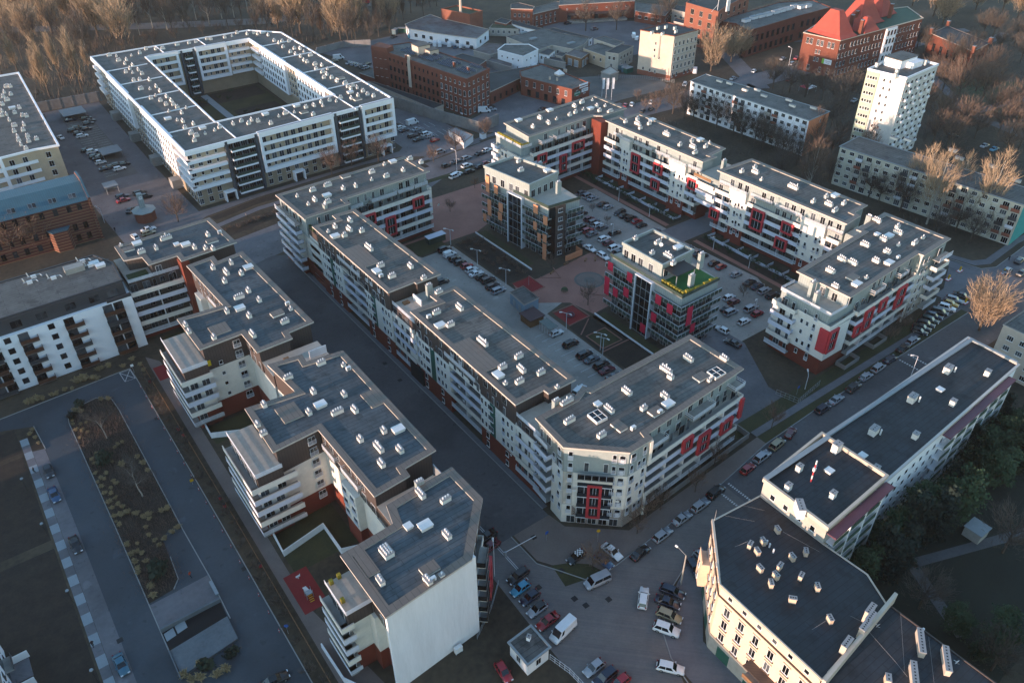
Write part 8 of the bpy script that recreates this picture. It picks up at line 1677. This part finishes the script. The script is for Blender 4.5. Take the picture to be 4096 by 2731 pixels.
x, y = g('23', -60, 430); mb = MB(); mb.tube((x, y, 1.1), (*g('23', 212, 248, 1.1), 1.1), .07, n=5); b = Bld('barrier', 'long white barrier pole across the end of the dark street', 'barrier', (x, y)); b.part('boom', mb, [m_rail]); mb = MB(); mb.box(x-.2, y-.2, 0, x+.2, y+.2, 1.2, 0); b.part('post', mb, [m_metal]); b.finish()
# lamps of the left garden: thin poles with small round heads
for i, (t, x, y) in enumerate((('02',250,1260),('03',430,250),('03',660,850),('03',880,1560))):
    x, y = g(t, x, y); b = Bld('street_lamp', ORD[i]+' from the top of the thin garden lamps beside the pale slabs', 'street lamp', (x, y), 'garden lamps'); mb = MB(); mb.tube((x, y, 0), (x, y, 3.6), .045, n=5); b.part('pole', mb, [m_plate]); mb = MB(); mb.tube((x, y, 3.6), (x, y, 3.75), .32, .28, n=10); b.part('lamp_head', mb, [m_slab]); b.finish()
# bollards along the kerb of the drive
i = 0
for k in range(19):
    y = 174-4.6*k; mb = MB(); mb.tube((15.5, y, 0), (15.5, y, .45), .06, n=6, m=1); mb.tube((15.5, y, .45), (15.5, y, .75), .062, n=6, m=0); mb.tube((15.5, y, .75), (15.5, y, 1.0), .06, n=6, m=1)
    single('bollard', mb, [m_rail, m_red], 'slim red and white post on the kerb of the left drive', 'bollard', 'kerb posts of the left drive')
# yellow traffic posts at the far junction
for (t, x, y, lab) in (('31',1718,860,'nearest the grass corner'),('31',1615,935,'nearest the south-east wing'),('31',2110,880,'beside the silver hatchback'),('31',1768,1145,'beside the yellow hatchback')):
    p = g(t, x, y); b = Bld('traffic_post', 'yellow traffic post on a red and white island, '+lab, 'traffic post', p, 'yellow traffic posts'); mb = MB(); mb.box(p[0]-1.1, p[1]-.6, 0, p[0]+1.1, p[1]+.6, .14, 0); mb.box(p[0]-.9, p[1]-.45, .14, p[0]+.9, p[1]+.45, .17, 1); b.part('island', mb, [m_red, m_wband]); mb = MB(); mb.box(p[0]-.2, p[1]-.2, .17, p[0]+.2, p[1]+.2, 1.5, 0); b.part('post', mb, [mat('traffic_yellow', 'c79a12', .5, 0)]); b.finish()
# signs
def sign(t, x, y, shape, m, label, h=2.4):
    p = g(t, x, y); b = Bld('traffic_sign', label, 'sign', p); mb = MB(); mb.tube((*p, 0), (*p, h), .04, n=5); b.part('pole', mb, [m_metal]); mb = MB(); a = Vector((p[0], p[1]-.05, h)); q = a+Vector((-.03, -.05, 0))
    if shape == 'o': mb.tube(a, q, .38, n=14)
    else: mb.box(p[0]-.35, p[1]-.1, h-.35, p[0]+.35, p[1]-.05, h+.35)
    b.part('plate', mb, [m]); return b.finish()
m_blue = mat('sign_blue', '1d4f9a', .5, 0)
sign('23', 308, 292, 'b', m_blue, 'blue and white traffic sign on the pavement corner'); sign('13', 290, 1125, 'o', m_blue, 'round blue sign at the kerb of the left drive'); sign('02', 1728, 1200, 'b', MATS['traffic_yellow'], 'square yellow sign standing at the kerb of the left drive', 1.2); sign('23', 765, 300, 'o', MATS['traffic_yellow'], 'round yellow sign above the pavement cars', 3.2); sign('02', 1205, 205, 'b', m_wband, 'small white sign beside the crossed bay of the drive'); sign('32', 255, 400, 'b', m_blue, 'blue sign at the gate of the south-east garden')
# garden walls and fences
def gwall(name, label, line, h, m, w=.22, cat='garden wall'): 
    mb = MB()
    for q in strip(line, w): mb.prism(ccw(q), 0, h, 0)
    return single(name, mb, [m], label, cat)
gwall('garden_wall', 'white garden wall round the lawn behind the white gable block', [(23.3, 113), (22.9, 106.1), (32, 107.8), (32, 100), (36, 98.5)], 1.6, m_white)
gwall('garden_wall', 'white garden wall below the farthest western block', [(23.4, 152), (23.2, 146.6), (31.6, 142.4), (36, 141)], 1.5, m_white)
gwall('garden_wall', 'low white garden wall at the foot of the blank gable block', [(20.2, 84), (20.4, 76), (24, 69.5)], 1.3, m_white)
gardens('garden_wall', 'white hedged garden walls of the northern half of the east row', 179.6, 183, 157.5, 196, 7); gardens('garden_wall', 'white hedged garden walls of the southern half of the east row', 179.6, 183.2, 103, 143, 7)
gwall('garden_wall', 'concrete edging of the gardens beside the red-panelled block', [(123.8, 132.2), (123.6, 108), (127, 106)], .5, m_white)
gwall('garden_wall', 'concrete edging of the gardens beside the orange-panelled block', [(124, 160.5), (123.4, 189)], .5, m_white)
gwall('garden_wall', 'grey balcony-foot garden wall before the south-east wing', [(157, 79.6), (163, 79.8), (163, 77.2), (157, 77), (157, 79.6)], 1.2, m_conw); gwall('garden_wall', 'second grey garden wall farther along the south-east wing', [(170, 80.4), (176, 80.6), (176, 78), (170, 77.8), (170, 80.4)], 1.2, m_conw); gwall('garden_wall', 'long grey terrace wall before the corner block street front', [(91, 73.0), (116, 74.8), (119.2, 75.0), (119.2, 80), (116, 84)], 1.5, m_conw)
def fence(name, label, line, h, m):
    mb = MB()
    for a, c in zip(line, line[1:]):
        F = Frame(a, c); n = max(1, int(F.L/1.0))
        for k in range(n+1): u = F.L*k/n; mb.fbox(F, u-.03, u+.03, -.03, .03, 0, h, 0)
        for z in (.15, h*.5, h-.12): mb.fbox(F, 0, F.L, -.02, .02, z, z+.07, 0)
    return single(name, mb, [m], label, 'fence')
fence('fence', 'light metal fence from the gatehouse down to the bottom edge', [(50.2, 59), (51.2, 55), (51.5, 50)], 1.6, m_rail); fence('fence', 'grey fence along the grass from the white gable to the junction', [(42.5, 69.5), (48, 73), (52, 76.5)], 1.3, m_metal); fence('fence', 'thin fence in the hedge along the left drive', [(18.3, 60), (18.6, 120), (18.4, 182)], 1.1, m_wood); fence('fence', 'metal fence round the corner garden of the south-east wing', [(136, 81), (137.5, 75.8), (147, 77)], 1.6, m_metal); fence('fence', 'fence between the gravel lot and the cream tenement', [(252, 277), (268, 263), (275, 251)], 1.5, m_metal)
# court furniture
b = house('transformer_house', 'flat blue grey transformer house beside the court lane', 'utility building', [(108.0,143.0),(113.2,143.4),(113.4,150.6),(108.6,150.2)], 3.4, mat('blue_render', '7f93a3', .9, .1, .3), m_memb, [(.2, win(1.2, 2.1, 1, fr=m_metal, gl=m_metal, sill=False), 3, .8)]); b.finish()
b = Bld('bin_store', 'maroon roofed bin store beside a bike shelter in the court', 'shed', g('21', 225, 1290)); p = g('21', 215, 1345); mb = MB(); mb.box(p[0]-2.0, p[1]-.2, 0, p[0]+2.4, p[1]+4.2, 2.2, 0); b.part('wall', mb, [m_wood]); mb = MB(); mb.box(p[0]-2.3, p[1]-.5, 2.2, p[0]+2.7, p[1]+4.5, 2.45, 0); b.part('roof', mb, [mat('maroon_roof', '3e2427', .6, .1)]); b.finish()
b = Bld('bike_shelter', 'glass bike shelter next to the maroon bin store', 'shelter', g('21', 320, 1380)); p = g('21', 320, 1400); mb = MB()
for u in (-2.2, -1.1, 0, 1.1, 2.2): mb.tube((p[0]-1, p[1]+u, 0), (p[0]-1, p[1]+u, 2.3), .06, n=5); mb.tube((p[0]+1.4, p[1]+u, 0), (p[0]+1.4, p[1]+u, 2.0), .06, n=5)
b.part('frame', mb, [m_rail]); mb = MB(); mb.box(p[0]-1.2, p[1]-2.4, 2.3, p[0]+1.6, p[1]+2.4, 2.36, 0); b.part('roof', mb, [m_bglass]); b.finish()
b = Bld('shelter', 'glass bin shelter with a pale roof below the north wing', 'shelter', g('11', 1600, 590)); p = g('11', 1600, 600); mb = MB(); mb.box(p[0]-2.5, p[1]-1, 0, p[0]+3.5, p[1]+1.2, 2.2, 0); b.part('wall', mb, [m_bglass]); mb = MB(); mb.box(p[0]-2.7, p[1]-1.2, 2.2, p[0]+3.7, p[1]+1.4, 2.3, 0); b.part('roof', mb, [m_lilac]); b.finish()
b = house('ramp_house', 'grey ramp house with an open top behind the red-panelled block', 'utility building', [(150.5,134),(157,134.4),(157.2,141),(150.7,140.6)], 3.2, m_cladg, m_memb, [], rimw=.5); b.finish()
def bench(x, y, a, label): 
    b = Bld('park_bench', label, 'bench', (x, y), 'benches of the plaza'); M = Matrix.Translation((x, y, 0)) @ Matrix.Rotation(a, 4, 'Z')
    for nm, q in (('seat', (-.9, -.25, .42, .9, .25, .48)), ('leg', (-.8, -.2, 0, -.7, .2, .42)), ('leg', (.7, -.2, 0, .8, .2, .42))): mb = MB(); mb.box(*q); link(nm, mb.mesh(nm, [m_wood]), b.root, M)
    return b
for i, (t, x, y) in enumerate((('21',485,800),('21',360,880),('21',660,765),('21',745,760))): bench(*g(t, x, y), .3*i, ORD[i]+' bench round the brick plaza, counted from the orange-panelled block' if i else 'bench on the plaza edge nearest the orange-panelled block')
p = g('21', 470, 1050); mb = MB()
for k in range(90): a, r_ = k*2.4, .1*math.sqrt(k); mb.face([(p[0]+r_*math.cos(a)+dx, p[1]+r_*math.sin(a)+dy, .5+.9*(1-(k/90)**2)+dz) for dx, dy, dz in ((-.15,-.1,0),(.15,-.1,.05),(.1,.15,.1),(-.12,.12,.02))])
single('clipped_shrub', mb, [m_ever], 'round clipped shrub in a brick planter on the plaza', 'shrub')
q = g('21', 150, 985); b = Bld('climbing_net', 'red rope climbing pyramid on the upper red play court', 'playground', q); mb = MB(); mb.tube((*q, 0), (*q, 3.2), .07, n=6); b.part('mast', mb, [m_metal]); mb = MB()
for k in range(8): a = k*math.pi/4; mb.tube((q[0]+2*math.cos(a), q[1]+2*math.sin(a), .05), (*q, 3.1), .025, n=3); [mb.tube((q[0]+2*f*math.cos(a), q[1]+2*f*math.sin(a), 3.1-3.05*f), (q[0]+2*f*math.cos(a+.785), q[1]+2*f*math.sin(a+.785), 3.1-3.05*f), .02, n=3) for f in (.3, .55, .8)]
b.part('net', mb, [m_red]); b.finish()
q = g('21', 520, 1258); b = Bld('carousel', 'low dark ring of playground seats on the lower red play court', 'playground', q); mb = MB()
for k in range(14): a, a2 = k*math.pi/7, (k+1)*math.pi/7; mb.tube((q[0]+1.1*math.cos(a), q[1]+1.1*math.sin(a), .3), (q[0]+1.1*math.cos(a2), q[1]+1.1*math.sin(a2), .3), .2, n=6)
b.part('ring', mb, [m_plum]); b.finish()
q = g('13', 480, 790); b = Bld('slide', 'small playground slide with yellow steps on the red court by the white gable', 'playground', q); mb = MB(); mb.box(q[0]-.6, q[1]-.5, 1.1, q[0]+.6, q[1]+.5, 1.2); [mb.tube((q[0]+dx, q[1]+dy, 0), (q[0]+dx, q[1]+dy, 2.0), .05, n=5) for dx in (-.6, .6) for dy in (-.5, .5)]; b.part('platform', mb, [m_metal])
mb = MB(); mb.face([(q[0]-.35, q[1]+.5, 1.15), (q[0]+.35, q[1]+.5, 1.15), (q[0]+.35, q[1]+2.4, .15), (q[0]-.35, q[1]+2.4, .15)][::-1]); mb.box(q[0]-.42, q[1]+.5, .6, q[0]-.36, q[1]+1.2, 1.3); b.part('chute', mb, [m_dish]); mb = MB(); [mb.box(q[0]-.4, q[1]-.6-.25*k, .9-.28*k, q[0]+.4, q[1]-.5-.25*k, .98-.28*k) for k in range(4)]; b.part('step', mb, [MATS['traffic_yellow']]); b.finish()
q = g('13', 380, 630); b = Bld('spring_rider', 'tiny white spring rider on the red court by the white gable', 'playground', q); mb = MB(); mb.tube((*q, 0), (*q, .5), .12, n=6); mb.box(q[0]-.4, q[1]-.12, .5, q[0]+.4, q[1]+.12, .75); mb.tube((q[0]+.3, q[1], .7), (q[0]+.4, q[1], 1.05), .08, n=5); b.part('body', mb, [m_dish]); b.finish()
# waste bins, red
for i, (t, x, y) in enumerate((('02',1345,290),('02',1600,715),('02',1640,770),('02',1975,1335),('02',2015,1405),('13',40,525))): 
    p = g(t, x, y); mb = MB(); mb.box(p[0]-.25, p[1]-.25, 0, p[0]+.25, p[1]+.25, .9, 0); mb.box(p[0]-.28, p[1]-.28, .9, p[0]+.28, p[1]+.28, .98, 1); single('waste_bin', mb, [m_red, m_plate], ORD[i]+' from the left of the small red bins on the path by the left hedge', 'bin', 'red bins by the left hedge')
# underground ramp covers, carports
b = Bld('garage_ramp', 'open garage ramp pit with concrete deck at the end of the shrub island', 'ramp', (4, 97)); mb = MB(); mb.face([(-1.1, 103.2, .06), (9.4, 103.9, .06), (9.3, 99.6, .06), (-1.0, 98.9, .06)]); b.part('pit', mb, [m_dark]); mb = MB(); mb.box(-1.15, 103.3, .02, 9.5, 103.75, 1.0, 0); mb.prism([(-1.1, 98.6), (9.3, 99.4), (9.2, 94), (-.9, 92.7)], .05, .55, 1); mb.box(-1.3, 92.5, .05, -1.1, 98.6, .9, 0); b.part('deck', mb, [mat('ramp_concrete', '5f6468', .9, .25, .3), MATS['ramp_concrete'] if 'ramp_concrete' in MATS else m_conc]); mb = MB(); mb.prism([(-.9, 101.0), (.8, 101.3), (.8, 103.1), (-.9, 102.8)], .08, .16, 0); mb.prism([(1.1, 101.4), (2.9, 101.7), (2.9, 103.5), (1.1, 103.2)], .08, .16, 0); b.part('roof_light', mb, [m_slab]); mb = MB(); mb.box(9.2, 105.0, 0, 9.8, 108.6, .5, 0); b.part('kerb_block', mb, [m_slab]); b.finish()
for (t, x, y, lx, ly, lab) in (('00',650,1000,4.5,4.5,'white flat canopy over dark cars at the wall of the wood'),('00',985,1345,3.6,3.6,'white canopy in the middle of the left car park'),('01',985,85,2.2,2.4,'small grey hut at the lower end of the left car park')):
    p = g(t, x, y, 2.6); b = Bld('canopy', lab, 'canopy', p); mb = MB(); [mb.tube((p[0]+sx*(lx-.3), p[1]+sy*(ly-.3), 0), (p[0]+sx*(lx-.3), p[1]+sy*(ly-.3), 2.5), .08, n=5) for sx in (-1, 1) for sy in (-1, 1)]; mb.box(p[0]-lx+.4, p[1]+ly-.4, 0, p[0]+lx-.4, p[1]+ly-.3, 2.5); b.part('frame', mb, [m_metal]); mb = MB(); mb.box(p[0]-lx, p[1]-ly, 2.5, p[0]+lx, p[1]+ly, 2.75); b.part('roof', mb, [m_slab]); b.finish()
b = house('garage', 'row of small white garages with a tin roof beside the concrete wall', 'garage', pg(2.8, '10,1725,1165 10,1835,1230 10,1860,1275 10,1945,1210 10,1830,1160 10,1790,1140'), 2.6, m_wband, m_slab); b.finish()
b = house('utility_box', 'small white utility hut by the path north of the court', 'utility building', [(168.0,249.8),(170.0,250),(170.0,252),(168,251.8)], 2.0, m_wband, m_slab); b.finish()
q = g('13', 1815, 1290); b = Bld('air_unit', 'white cabinet on legs at the foot of the blank gable wall', 'utility box', q); mb = MB(); mb.box(q[0]-.7, q[1]-.35, .3, q[0]+.7, q[1]+.35, 1.6); b.part('cabinet', mb, [m_dish]); mb = MB(); [mb.box(q[0]+s*.6-.05, q[1]-.3, 0, q[0]+s*.6+.05, q[1]+.3, .3) for s in (-1, 1)]; b.part('leg', mb, [m_metal]); b.finish()
# cherry picker, truck, market tent
q = g('10', 1870, 1025); b = Bld('boom_lift', 'white trailer boom lift folded in the yard below the brick factory', 'boom lift', q); mb = MB(); mb.box(q[0]-1.6, q[1]-.7, .4, q[0]+1.6, q[1]+.7, 1.0); [mb.tube((q[0]+sx*1.1, q[1]+sy*.9, .35), (q[0]+sx*1.1, q[1]+sy*.6, .35), .35, n=8, m=1) for sx in (-1, 1) for sy in (-1, 1)]; b.part('chassis', mb, [m_wband, m_tyre]); mb = MB(); mb.tube((q[0]-1.2, q[1], 1), (q[0]-.6, q[1], 3.2), .22, n=6); mb.tube((q[0]-.6, q[1], 3.2), (q[0]+3, q[1]-.4, 1.6), .2, n=6); b.part('boom', mb, [m_wband]); mb = MB(); mb.box(q[0]+2.7, q[1]-.9, 1.0, q[0]+3.5, q[1]+.2, 2.1); b.part('basket', mb, [m_wband]); b.finish()
q = g('10', 935, 50); b = Bld('lorry', 'red lorry with a red box body on the dirt road', 'lorry', q); mb = MB(); mb.box(q[0]-5, q[1]-1.3, 1.1, q[0]+3.6, q[1]+1.3, 3.9); b.part('box_body', mb, [m_red]); mb = MB(); mb.box(q[0]+3.8, q[1]-1.25, .7, q[0]+5.8, q[1]+1.25, 3.1); b.part('cab', mb, [m_red]); [b.part('wheel', (lambda mb: (mb.tube((q[0]+dx, q[1]+s*1.3, .5), (q[0]+dx, q[1]+s*.9, .5), .5, n=9), mb)[1])(MB()), [m_tyre]) for dx in (-3.5, -2, 4.6) for s in (-1, 1)]; b.finish()
q = g('30', 350, 820); b = Bld('market_tent', 'red and white market tent beside the school street', 'tent', q); mb = MB()
for i in range(4): c4 = [(q[0]-3, q[1]-2.5), (q[0]+3, q[1]-2.5), (q[0]+3, q[1]+2.5), (q[0]-3, q[1]+2.5)]; mb.face([(*c4[i], 2.2), (*c4[(i+1) % 4], 2.2), (q[0], q[1], 3.6)], i % 2)
b.part('canopy', mb, [m_wband, m_red]); mb = MB(); [mb.tube((q[0]+sx*2.9, q[1]+sy*2.4, 0), (q[0]+sx*2.9, q[1]+sy*2.4, 2.2), .06, n=5) for sx in (-1, 1) for sy in (-1, 1)]; b.part('pole', mb, [m_metal]); b.finish()
# people, tiny
def person(x, y, top, label, ang=0, legs='191b22', stride=.18):
    b = bpy.data.meshes.new('person'); V = [(0,0,.95),(0,.0,1.2),(0,0,1.42),(0,0,1.55),(0,0,1.68),(.1,0,.9),(.12,stride,.5),(.12,stride*.6,.08),(-.1,0,.9),(-.12,-stride,.5),(-.12,-stride*1.6,.08),(.2,0,1.4),(.27,-.06,1.12),(.26,.08,.9),(-.2,0,1.4),(-.27,.08,1.12),(-.25,.16,.92),(.12,stride*.6+.15,.05),(-.12,-stride*1.6+.15,.05)]
    Ed = [(0,1),(1,2),(2,3),(3,4),(0,5),(5,6),(6,7),(0,8),(8,9),(9,10),(2,11),(11,12),(12,13),(2,14),(14,15),(15,16),(7,17),(10,18)]
    b.from_pydata(V, Ed, []); o = bpy.data.objects.new('person', b); COL.objects.link(o); rad = [.16,.17,.17,.07,.11,.1,.08,.06,.1,.08,.06,.08,.06,.045,.08,.06,.045,.045,.045]
    md = o.modifiers.new('skin', 'SKIN'); sv = b.skin_vertices[0].data
    for i, r_ in enumerate(rad): sv[i].radius = (r_, r_*.8 if i < 3 else r_)
    sv[0].use_root = True; o.modifiers.new('sub', 'SUBSURF').levels = 1; C.view_layer.update(); me = bpy.data.meshes.new_from_object(o.evaluated_get(C.evaluated_depsgraph_get())); bpy.data.objects.remove(o)
    me.materials.clear(); [me.materials.append(q_) for q_ in (mat('coat_'+top, top, .9, .1), mat('trousers_'+legs, legs, .9, .1), mat('skin_tone', 'b98a6c', .7, 0), mat('dark_hair', '2a1d15', .9, 0))]
    for p_ in me.polygons: z = p_.center.z; p_.material_index = 1 if z < .9 else 0 if z < 1.5 else (3 if z > 1.66 or p_.center.y < -.02 else 2); p_.use_smooth = True
    o = link('person', me, None, Matrix.Translation((x, y, .03)) @ Matrix.Rotation(math.radians(ang), 4, 'Z')); return tagset(o, label, 'person')
person(*g('31', 2155, 765), '17181c', 'person in dark clothes walking on the pavement at the far right'); person(*g('03', 1712, 620), 'a8402a', 'person in a red orange jacket standing on the smooth ramp of the shrub island', 40); person(*g('02', 315, 1100), '1a1a1e', 'person in black beside the pale slabs near the dark hatchback', 70); person(*g('03', 840, 1240), '2a1f24', 'person in dark red clothes on the slabs near the blue green saloon', 20); person(*g('01', 2210, 385), '7d7d80', 'person in a pale coat walking on the path before the white building', 90); person(*g('01', 1035, 510), '22262c', 'person in dark clothes on the pavement island near the brick house', 0)
# ------------------------------------------------------------------ air
mb = MB(); mb.box(-140, -120, -1, 700, 900, 126, 0)
MH = bpy.data.materials.new('haze_air'); MH.use_nodes = True; n = MH.node_tree
for q in list(n.nodes):
    if q.type == 'BSDF_PRINCIPLED': n.nodes.remove(q)
pv = n.nodes.new('ShaderNodeVolumePrincipled'); pv.inputs['Color'].default_value = (.93, .92, .93, 1); pv.inputs['Density'].default_value = .00006; pv.inputs['Anisotropy'].default_value = .2
n.links.new(pv.outputs[0], n.nodes['Material Output'].inputs['Volume'])
tagset(link('haze', mb.mesh('haze', [MH])), kind='stuff')
